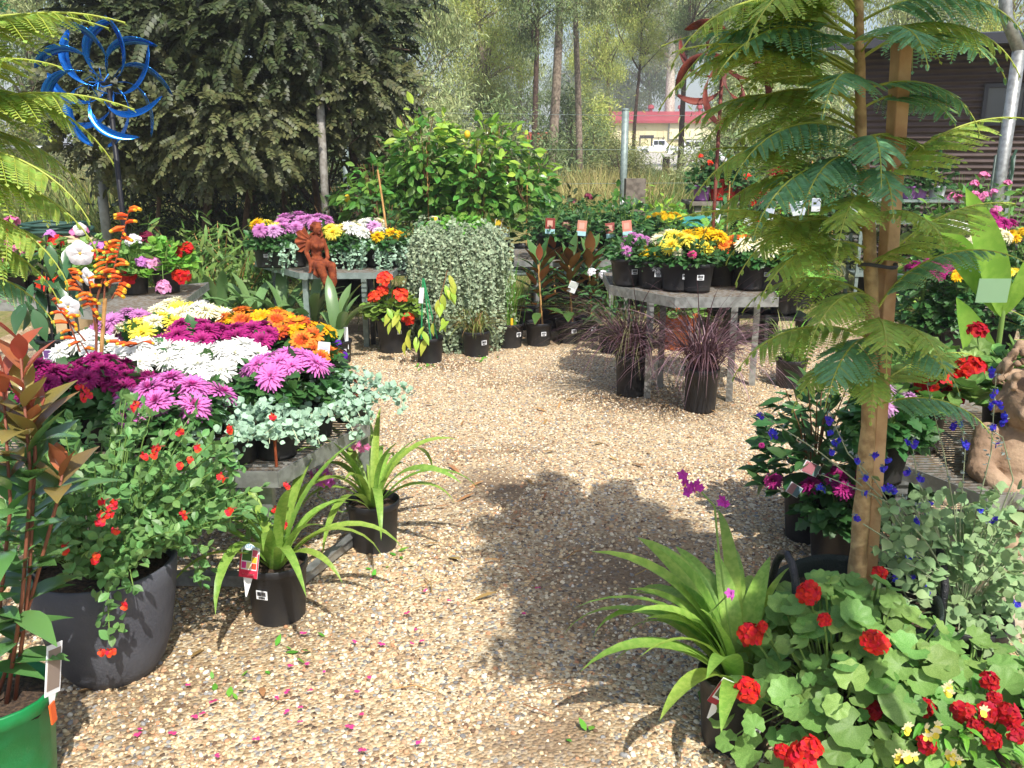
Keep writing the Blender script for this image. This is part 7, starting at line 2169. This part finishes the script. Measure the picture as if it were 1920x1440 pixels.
# ------------------------------------------------------------------ jacaranda trees
def jac_trunk(t, pts, rad):
    mb = MB()
    pts = [Vector(p) for p in pts]
    fine, fr_ = [], []
    for i in range(len(pts) - 1):
        for u in np.linspace(0, 1, 6)[:-1]:
            p = pts[i].lerp(pts[i + 1], u)
            fine.append(p)
            fr_.append((rad[i] * (1 - u) + rad[i + 1] * u) * (1 + 0.07 * math.sin(len(fine) * 2.1)))
    fine.append(pts[-1])
    fr_.append(rad[-1])
    mb.tube(fine, fr_, 10)
    return mb.build('trunk', BARKJ, t, True)
def jacaranda_main():
    q = at(1604, 1128, 0.3)
    t = thing('jacaranda_tree', 'young feathery jacaranda tied to a timber stake in a planter bag', 'tree', (q.x, q.y, 0))
    d = q.y
    rel = lambda px, py, dd=0.0: atd(px, py, d + dd) - Vector((q.x, q.y, 0))
    tp = [Vector((0, 0, 0.27)), rel(1612, 1000, 0.0), rel(1628, 800, 0.02), rel(1636, 600, 0.02), rel(1630, 440, 0.02), rel(1614, 270, 0.02), rel(1612, 120, 0.02), rel(1608, -60, 0.04), rel(1606, -200, 0.04)]
    jac_trunk(t, tp, [0.026, 0.022, 0.019, 0.017, 0.016, 0.014, 0.012, 0.01, 0.006])
    bag = mat('black woven bag', '#2b3330', rough=0.55, col2='#22302b', nscale=160, bump=0.5, bscale=220)
    mb = MB()
    mb.lathe([(0.001, 0), (0.2, 0.0), (0.215, 0.02), (0.215, 0.26), (0.222, 0.33), (0.218, 0.335), (0.208, 0.32), (0.206, 0.25)], 28)
    mb.V[0] *= 1 + 0.025 * np.sin(np.arctan2(mb.V[0][:, 1], mb.V[0][:, 0]) * 5)[:, None] * np.array([1, 1, 0])
    mb.build('planter_bag', bag, t, True)
    MB().lathe([(0.001, 0.29), (0.1, 0.285), (0.21, 0.28)], 22).build('soil', SOIL, t, True)
    for a in (R(190), R(10)):
        c = Vector((0.215 * math.cos(a), 0.215 * math.sin(a), 0.3))
        tg = Vector((-math.sin(a), math.cos(a), 0))
        pts = [c + tg * (0.075 * math.cos(th)) + Vector((0, 0, 0.16 * math.sin(th) - (0.1 if i in (0, 8) else 0))) for i, th in enumerate(np.linspace(0, math.pi, 9))]
        MB().tube(pts, 0.011, 8).build('handle', mat('black webbing', '#2a2a30', rough=0.35, bump=0.6, bscale=250, spec=0.6), t, True)
    # timber stake
    s0, s1 = Vector((0.05, 0.03, 0.1)), rel(1692, 68, 0.05)
    mb = MB()
    qv = (s1 - s0).to_track_quat('Z', 'Y').to_matrix().to_4x4() @ Matrix.Rotation(R(28), 4, 'Z')
    mb.box((s0 + s1) / 2, (0.04, 0.034, (s1 - s0).length), 0, mtx=qv)
    so = mb.build('stake', TIMBER, t)
    md = so.modifiers.new('edge', 'BEVEL')
    md.width = 0.002
    mb = MB()
    c = rel(1646, 497, 0.02)
    mb.tube([c + Vector((0.045 * math.cos(a) * 1.0, 0.03 * math.sin(a), 0.004 * math.sin(a * 2))) for a in np.linspace(0, 6.28, 20)], 0.005, 6)
    mb.build('tie', mat('grey webbing tie', '#4b4a50', rough=0.8), t)
    # fronds: attach pixel, azimuth, elevation, length, kind, colour
    Fr = [(1628, 515, 185, 12, 0.56, 'flat', 0), (1632, 640, 190, 5, 0.42, 'droop', 0), (1630, 612, 250, 8, 0.34, 'droop', 0), (1632, 625, 285, 10, 0.32, 'droop', 0), (1628, 640, 225, -5, 0.34, 'droop', 1), (1634, 515, 10, 20, 0.44, 'flat', 0),
          (1622, 372, 5, 22, 0.46, 'flat', 0), (1614, 110, 8, 14, 0.46, 'droop', 1), (1616, 205, 20, 8, 0.36, 'droop', 1), (1616, 260, 12, -5, 0.3, 'droop', 0), (1634, 600, 330, 15, 0.42, 'arch', 1), (1632, 745, 20, 12, 0.34, 'flat', 0), (1630, 770, 345, 10, 0.34, 'droop', 1), (1634, 665, 300, 10, 0.3, 'droop', 1),
          (1618, 392, 175, 15, 0.45, 'flat', 0), (1626, 440, 150, 5, 0.42, 'droop', 0), (1618, 300, 190, 6, 0.5, 'droop', 0), (1618, 330, 215, 0, 0.44, 'droop', 1), (1614, 240, 175, 14, 0.52, 'droop', 0), (1614, 210, 200, 10, 0.54, 'flat', 0), (1612, 150, 185, 12, 0.55, 'droop', 0), (1612, 120, 210, 14, 0.48, 'droop', 1),
          (1612, 90, 170, 16, 0.55, 'flat', 0), (1612, 60, 195, 10, 0.55, 'droop', 0), (1610, 20, 180, 20, 0.55, 'flat', 0), (1610, 0, 30, 20, 0.5, 'flat', 0), (1610, -30, 350, 20, 0.5, 'flat', 0), (1610, -40, 240, 15, 0.45, 'droop', 1), (1614, 180, 240, 10, 0.36, 'droop', 1), (1614, 280, 255, 5, 0.34, 'droop', 1),
          (1614, 330, 270, 0, 0.3, 'droop', 1), (1618, 380, 235, 0, 0.34, 'droop', 0), (1620, 410, 300, 5, 0.26, 'droop', 0), (1632, 505, 290, 15, 0.24, 'flat', 0), (1628, 470, 205, 0, 0.4, 'droop', 0), (1612, 100, 280, 10, 0.36, 'droop', 1), (1612, -60, 200, 30, 0.5, 'up', 0), (1610, -80, 90, 30, 0.45, 'up', 0), (1632, 560, 160, 10, 0.36, 'droop', 0),
          (1616, 250, 135, 8, 0.45, 'droop', 0), (1614, 130, 120, 10, 0.45, 'droop', 0), (1634, 700, 250, 0, 0.26, 'droop', 0), (1616, 40, 330, 8, 0.42, 'droop', 1), (1612, 70, 185, 4, 0.5, 'droop', 1), (1612, 140, 165, 6, 0.5, 'flat', 1), (1614, 190, 178, 0, 0.46, 'droop', 0), (1614, 260, 205, 4, 0.42, 'droop', 1), (1618, 350, 182, 2, 0.46, 'droop', 0), (1612, 30, 215, 8, 0.5, 'droop', 0), (1610, 10, 160, 10, 0.5, 'flat', 1), (1616, 310, 230, 0, 0.36, 'droop', 1), (1624, 430, 195, 0, 0.42, 'droop', 0), (1612, 80, 340, 6, 0.4, 'droop', 0), (1614, 170, 350, 0, 0.34, 'droop', 1), (1630, 560, 215, 0, 0.32, 'droop', 0), (1632, 690, 200, 0, 0.3, 'droop', 0)]
    def trunk_at(py):
        for a, b in zip(tp[:-1], tp[1:]):
            pass
        # find the point of the trunk at the height this sheet row has
        z = atd(1620, py, d).z
        for a, b in zip(tp[:-1], tp[1:]):
            if a.z <= z <= b.z:
                return a.lerp(b, (z - a.z) / (b.z - a.z))
        return tp[-1]
    for (px, py, az, el, L_, kd, cl) in Fr:
        add_frond(t, kd, trunk_at(py), az + random.uniform(-6, 6), el, L_, G_fern_shade if cl else G_fern)
jacaranda_main()

def jacaranda_plain(label, loc, h, fr, potr=0.15, group=None, lean=0.0):
    t = thing('jacaranda_tree', label, 'tree', loc, 0, group)
    pot(t, potr, potr * 0.85, 0.3)
    tp = [Vector((0, 0, 0.25)), Vector((lean * 0.5 + 0.02, 0, h * 0.4)), Vector((lean * 0.85, 0.02, h * 0.75)), Vector((lean, 0, h))]
    jac_trunk(t, tp, [0.022, 0.018, 0.014, 0.007])
    for (z, az, el, L_, kd) in fr:
        u = z / h
        p = tp[0].lerp(tp[1], u / 0.4) if u < 0.4 else (tp[1].lerp(tp[2], (u - 0.4) / 0.35) if u < 0.75 else tp[2].lerp(tp[3], (u - 0.75) / 0.25))
        p = Vector((p.x, p.y, z))
        add_frond(t, kd, p, az, el, L_, random.choice([G_fern, G_fern, G_fern_shade]))
jacaranda_plain('young jacaranda reaching in its fronds beside the blue spinner', (-1.66, 1.95, 0), 2.0,
                [(1.62, 8, 12, 0.56, 'flat'), (1.56, -6, 10, 0.46, 'flat'), (1.58, 20, 6, 0.52, 'droop'), (1.5, 12, 6, 0.55, 'flat'), (1.46, 2, 5, 0.5, 'droop'), (1.42, 14, 0, 0.5, 'droop'), (1.36, 4, -3, 0.46, 'droop'), (1.3, 10, -2, 0.42, 'droop'), (1.66, 30, 10, 0.5, 'flat'), (1.52, 35, 0, 0.48, 'droop'), (1.22, 16, 0, 0.4, 'droop'), (1.7, -2, 18, 0.5, 'flat'),
                 (1.8, 90, 30, 0.4, 'up'), (1.8, 200, 20, 0.4, 'flat'), (1.6, 150, 10, 0.4, 'flat'), (1.6, 270, 10, 0.4, 'flat')], lean=0.36)
fr = []
for i in range(26):
    z = 1.95 + 1.05 * (i / 25)
    fr.append((z, i * 137.5, random.uniform(0, 25), random.uniform(0.5, 0.85), random.choice(['flat', 'droop', 'flat'])))
jacaranda_plain('tall overhanging jacaranda casting shade across the gravel path', (1.12, 0.95, 0), 3.05, fr)
# fern like foliage of a second pot plant at the edge, beside the canna
q = at(1990, 760)
t = thing('tree_fern', 'low fern with long blue green fronds beside the canna', 'fern', q)
pot(t, 0.12, 0.1, 0.22)
for i, (az, el, L_) in enumerate(((172, 38, 0.62), (160, 32, 0.55), (185, 42, 0.5), (195, 25, 0.5), (140, 35, 0.5), (210, 30, 0.45), (90, 40, 0.45), (30, 40, 0.45), (270, 35, 0.4))):
    add_frond(t, 'flat', Vector((0, 0, 0.2)), az, el, L_, G_fern_shade)

# ------------------------------------------------------------------ right foreground
# rose with glossy dark leaves and picture tags
q = at(1515, 1010)
t = shrub('rose_bush', 'dark leaved rose with tilted picture tags beside the path', 'potted rose', q, 0.22, 0.28, 0.68, T_oval, 0.085, 330, G_rose, 0.11, 0.24, seed=300, stems=10, stem_m=G_brst)
t.rotation_euler.z = 0
rel = lambda px, py, dd: atd(px, py, q.y + dd) - q
put('bloom', POM[0], t, rel(1450, 902, -0.1), look((-0.3, -0.7, 0.5)), 0.036, mats=PM['magenta'])
put('bloom', POM[1], t, rel(1428, 835, -0.05), look((-0.3, -0.7, 0.5)), 0.012, mats=PM['magenta'])
picture_tag(t, rel(1500, 925, -0.22), (0.2, -1.0, 0.3), 0.042, 0.075, [(-0.45, 0.45, 0.05, 0.5, '#6f8fa0'), (-0.45, 0.45, 0.5, 0.95, '#b98c94')])
picture_tag(t, rel(1535, 885, -0.2), (0.2, -1.1, 0.2), 0.045, 0.085, [(-0.45, 0.45, 0.05, 0.3, '#7fa6a0'), (-0.45, 0.45, 0.3, 0.95, '#c4808a')])
q = at(1562, 1050)
mum((q.x, q.y, 0), 'magenta', 0.13, 0.34, 8, 0.046, 'pom', 'shaded magenta chrysanthemum behind the jacaranda trunk', pr=0.1, ph=0.18)
q = at(1690, 1010)
mum((q.x, q.y + 0.1, 0), 'gold', 0.13, 0.34, 6, 0.032, 'dai', 'golden daisies low between stake and statue', pr=0.1, ph=0.18)

# blue salvia
def blue_salvia():
    q = at(1790, 1230, 0.1)
    t = thing('blue_salvia', 'loose grey green salvia with violet blue flower spikes', 'potted flower', (q.x, q.y, 0))
    pot(t, 0.13, 0.11, 0.24)
    d = q.y
    rel = lambda px, py, dd=0.0: atd(px, py, d + dd) - Vector((q.x, q.y, 0))
    g = random.Random(5)
    st = MB()
    base = Vector((0, 0, 0.22))
    n = 0
    for i in range(120):
        px, py = g.uniform(1610, 1930), g.uniform(905, 1240)
        if px < 1700 and py > 1130 or px < 1660 and py < 960:
            continue
        e = rel(px, py, g.uniform(-0.16, 0.14))
        m_ = (base + e) / 2 + Vector((0, 0, 0.06))
        P_ = [base.lerp(m_, u).lerp(m_.lerp(e, u), u) for u in np.linspace(0, 1, 6)]
        st.tube(P_, 0.0018, 4, cap=False)
        for k in range(3):
            u = g.uniform(0.55, 1.0)
            p = base.lerp(m_, u).lerp(m_.lerp(e, u), u)
            if n < 290:
                put('leaf', g.choice(L_RND), t, p, aim((g.uniform(-1, 1), g.uniform(-1, 0.3), g.uniform(-.4, .4)), (g.uniform(-.5, .5), -0.55, 0.8)), g.uniform(0.026, 0.046))
                n += 1
    st.build('stems', mat('grey stem', '#9aa383', rough=0.7), t, kind='stuff')
    fo = MB()
    gg_ = np.random.default_rng(6)
    for i in range(420):
        px, py = gg_.uniform(1640, 1930), gg_.uniform(930, 1260)
        p = np.array(tuple(rel(px, py, gg_.uniform(-0.12, 0.2))))
        fo.scatter(T_round, p + gg_.normal(size=(3, 3)) * 0.02, nrm(gg_.normal(size=(3, 3))), nrm(gg_.normal(size=(3, 3)) * 0.4 + np.array([0, -0.5, 0.8])), gg_.uniform(0.018, 0.036, 3))
    fo.build('small_foliage', G_greysal, t, kind='stuff')
    spikes = [((1640, 930), (1540, 850), (1425, 775), ((1425, 778), (1452, 815), (1447, 808))), ((1640, 900), (1590, 850), (1555, 775), ((1553, 787), (1560, 812), (1567, 830), (1562, 845), (1572, 826))), ((1660, 940), (1620, 900), (1605, 855), ((1605, 862), (1640, 852), (1665, 860), (1655, 880), (1622, 895))),
              ((1680, 950), (1640, 930), (1540, 890), ((1535, 915), (1545, 917), (1608, 970), (1625, 925))), ((1750, 960), (1720, 900), (1710, 825), ((1698, 828), (1718, 830), (1700, 885), (1722, 893))), ((1790, 960), (1770, 850), (1738, 720), ()), ((1800, 980), (1810, 840), (1795, 770), ((1790, 795), (1803, 795), (1806, 830), (1815, 832))),
              ((1830, 960), (1858, 850), (1868, 700), ((1858, 697), (1866, 735), (1862, 757), (1876, 758), (1884, 788), (1870, 830), (1864, 800))), ((1720, 960), (1690, 930), (1672, 915), ((1670, 918), (1680, 920), (1662, 915))), ((1760, 1000), (1745, 960), (1720, 945), ((1722, 975), (1742, 945))), ((1850, 1000), (1850, 960), (1845, 950), ((1842, 953), (1864, 975))),
              ((1700, 1120), (1680, 1080), (1665, 1080), ((1663, 1078), (1677, 1082), (1707, 1040), (1723, 1043), (1733, 1095), (1737, 1113), (1712, 1085))), ((1660, 1300), (1630, 1250), (1605, 1200), ((1603, 1205), (1608, 1222), (1612, 1228), (1622, 1236))), ((1900, 1300), (1905, 1260), (1908, 1240), ((1900, 1245), (1912, 1250), (1908, 1256), (1905, 1128))), ((1900, 900), (1880, 820), (1848, 800), ((1880, 790), (1885, 780)))]
    for a, b, c, fl in spikes:
        A, B, C = rel(*a, -0.05), rel(*b, -0.08), rel(*c, -0.1)
        so = MB().tube([base.lerp(A, 0.45), A, B, C], [0.002, 0.002, 0.0017, 0.001], 5).build('flower_spike', mat('grey stem', '#9aa383'), t)
        cal = MB()
        for u in np.linspace(0.3, 1, 9):
            p = np.array(tuple(A.lerp(B, u).lerp(B.lerp(C, u), u)))
            cal.scatter(T_oval_s, p + rng.normal(size=(3, 3)) * 0.003, rdirs(3), rdirs(3), U(0.007, 0.013, 3))
        cal.build('calyces', mat('grey calyx', '#7d8a85', rough=0.7), so)
        for (px, py) in fl:
            for _ in range(3):
                p = rel(px + random.uniform(-5, 5), py + random.uniform(-5, 5), -0.1)
                put('flower', FL['lip'], so, p, (random.uniform(-.5, .5), random.uniform(-.5, .5), random.uniform(-1.3, 1.3)), random.uniform(0.011, 0.016), mats=[P_blue, MATS['grey calyx']])
blue_salvia()

# ground orchid in the foreground
q = at(1375, 1392)
t = thing('ground_orchid', 'lush ground orchid with pleated leaves and magenta flower spray at the path edge', 'potted orchid', q)
pot(t, 0.098, 0.082, 0.21, slots=True)
sticker(t, 0.098, 0.082, 0.21, -1.35, 0.42, 1.25, tilt=0.3)
picture_tag(t, (-0.068, -0.07, 0.16), (0.15, 0.42, -0.15), 0.055, 0.085, [(-0.5, 0.5, 0.0, 0.2, '#a3303f'), (-0.5, -0.42, 0.2, 0.85, '#a3303f'), (0.42, 0.5, 0.2, 0.85, '#a3303f'), (-0.36, 0.0, 0.3, 0.75, '#5a6b48'), (0.03, 0.36, 0.3, 0.75, '#9a5a48'), (-0.36, 0.36, 0.78, 0.82, '#8d949a')], spike=0.05, back=0)
g = random.Random(8)
azs = [(150, 60), (165, 40), (178, 25), (200, 45), (135, 62), (120, 70), (100, 65), (80, 70), (60, 72), (40, 60), (20, 62), (185, 65), (160, 72), (110, 75), (90, 80), (215, 40), (240, 35), (70, 80), (140, 78), (10, 50), (170, 55), (128, 55), (95, 55)]
for az, el in azs + [(a + 8, e) for a, e in azs]:
    L_ = g.uniform(0.28, 0.46) * (1.2 if el > 55 else 1.0)
    put('leaf', g.choice(ST_ORCW + ST_ORCH), t, (0.025 * math.cos(R(az)), 0.025 * math.sin(R(az)), 0.18), (0, 0, R(az - 90)), L_, mats=[G_orchid])
rel = lambda px, py, dd: atd(px, py, q.y + dd) - q
orchid_spray(t, [Vector((0, 0, 0.18)), rel(1348, 1040, 0.05), rel(1340, 950, 0.08), rel(1300, 905, 0.08)], [rel(a, b, 0.06) for a, b in ((1280, 890), (1282, 900), (1295, 912), (1305, 906), (1312, 914), (1290, 922), (1303, 918), (1285, 906), (1356, 938), (1352, 942), (1360, 944))], P_mpink, 0.015)
orchid_spray(t, [Vector((0, 0, 0.18)), rel(1330, 1150, -0.05), rel(1365, 1115, -0.08)], [rel(1368, 1112, -0.1), rel(1372, 1116, -0.1)], P_lpink, 0.014)

# red geranium filling the corner: every leaf its own
def corner_geranium(label, px, py, rad, z0, z1, nl, heads, seed, pm):
    q = at(px, py)
    g = random.Random(seed)
    t = thing('geranium_plant', label, 'potted geranium', q, 0, 'red geraniums in the corner')
    pot(t, 0.13, 0.11, 0.22)
    st = MB()
    for i in range(nl):
        a = i * 2.39996
        u = (i + 0.5) / nl
        r = rad * math.sqrt(u) * g.uniform(0.85, 1.1)
        z = z0 + (z1 - z0) * ((1 - 0.95 * u ** 1.3) * g.uniform(0.55, 1.15)) - (0.06 * g.random() if u > 0.7 else 0)
        p = Vector((r * math.cos(a), r * math.sin(a), z))
        nn = Vector((math.cos(a) * u * 0.9 + g.uniform(-.4, .4), math.sin(a) * u * 0.7 - 0.25 + g.uniform(-.4, .4), 0.9))
        put('leaf', g.choice(L_DISC), t, p, look(nn, g.uniform(0, 6.28)), g.uniform(0.04, 0.1))
        st.tube([(p.x * 0.3, p.y * 0.3, 0.2), (p.x * 0.75, p.y * 0.75, (0.2 + z) / 2), p], 0.0022, 4, cap=False)
    st.build('leaf_stalks', G_stem, t, kind='stuff')
    for hx, hy, s in heads:
        c = on_shell(hx, hy, (q.x, q.y, z0), (rad, rad, (z1 - z0) * 1.12), 1.03) - q
        put('flower_head', g.choice(UMB), t, c, look((c.x, c.y - 0.3, 0.5), g.uniform(0, 6)), s * g.uniform(0.9, 1.1), mats=[pm, G_stem])
        MB().tube([(c.x * 0.5, c.y * 0.5, z0 + 0.02), (c.x * 0.85, c.y * 0.85, c.z * 0.85), c], 0.003, 5).build('stalk', G_stem, t)
    return t
corner_geranium('scarlet geranium with large round leaves beside the ground orchid', 1575, 1410, 0.33, 0.12, 0.43, 290, [(1408, 1190, 0.032), (1402, 1295, 0.034), (1518, 1112, 0.033), (1545, 1162, 0.018), (1640, 1205, 0.032), (1500, 1425, 0.04), (1465, 1408, 0.02), (1650, 1075, 0.022), (1520, 1400, 0.03), (1430, 1175, 0.016)], 3, P_red)
corner_geranium('dark red geranium mingling with yellow nemesia', 1790, 1440, 0.33, 0.1, 0.3, 200, [(1635, 1330, 0.026), (1690, 1335, 0.024), (1735, 1325, 0.024), (1805, 1335, 0.028), (1740, 1395, 0.025), (1855, 1275, 0.026), (1865, 1310, 0.02), (1855, 1335, 0.026), (1890, 1340, 0.032), (1860, 1385, 0.024), (1830, 1360, 0.02), (1905, 1375, 0.024)], 4, P_dred)
q = at(1760, 1500)
t = thing('nemesia_plant', 'yellow nemesia with tiny lipped flowers among the dark red geraniums', 'potted flower', q, 0)
pot(t, 0.08, 0.065, 0.12)
dome_leaves(T_lance_w, 0.2, 0.14, 0.3, 320, 0.04, 3, up=0.6).build('foliage', [G_herb, G_stem], t, kind='stuff')
for cx, cy in ((1775, 1288), (1782, 1297), (1690, 1362), (1735, 1365), (1745, 1372), (1752, 1358), (1733, 1377), (1680, 1412), (1700, 1415), (1765, 1408), (1778, 1412), (1785, 1418), (1838, 1325), (1705, 1408), (1770, 1280)):
    p = on_shell(cx, cy, (q.x, q.y, 0.14), (0.3, 0.3, 0.24), 1.05) - q
    for _ in range(2):
        put('flower', FL['nemesia'], t, p + Vector((random.uniform(-.01, .01), -0.01, random.uniform(-.008, .008))), (0, random.uniform(-.3, .3), random.uniform(-.7, .7)), random.uniform(0.013, 0.018), mats=[P_yel, mat('cream petal tip', '#f4ecc0', **pet)])

# ------------------------------------------------------------------ warm haze over the paddock
hz = MB().box((0, 420, 14.5), (2200, 1100, 31))
o = hz.build('haze', mat('haze', '#ffffff'))
hm_ = bpy.data.materials.new('thin haze')
hm_.use_nodes = True
hn = hm_.node_tree
hn.nodes.remove(hn.nodes['Principled BSDF'])
pv = hn.nodes.new('ShaderNodeVolumePrincipled')
pv.inputs['Color'].default_value = (0.92, 0.95, 1.0, 1)
pv.inputs['Density'].default_value = 0.0015
hn.links.new(pv.outputs[0], hn.nodes['Material Output'].inputs['Volume'])
o.data.materials.clear()
o.data.materials.append(hm_)
tag(o, 'thin pale haze hanging over the whole nursery and paddock', 'haze', kind='stuff')
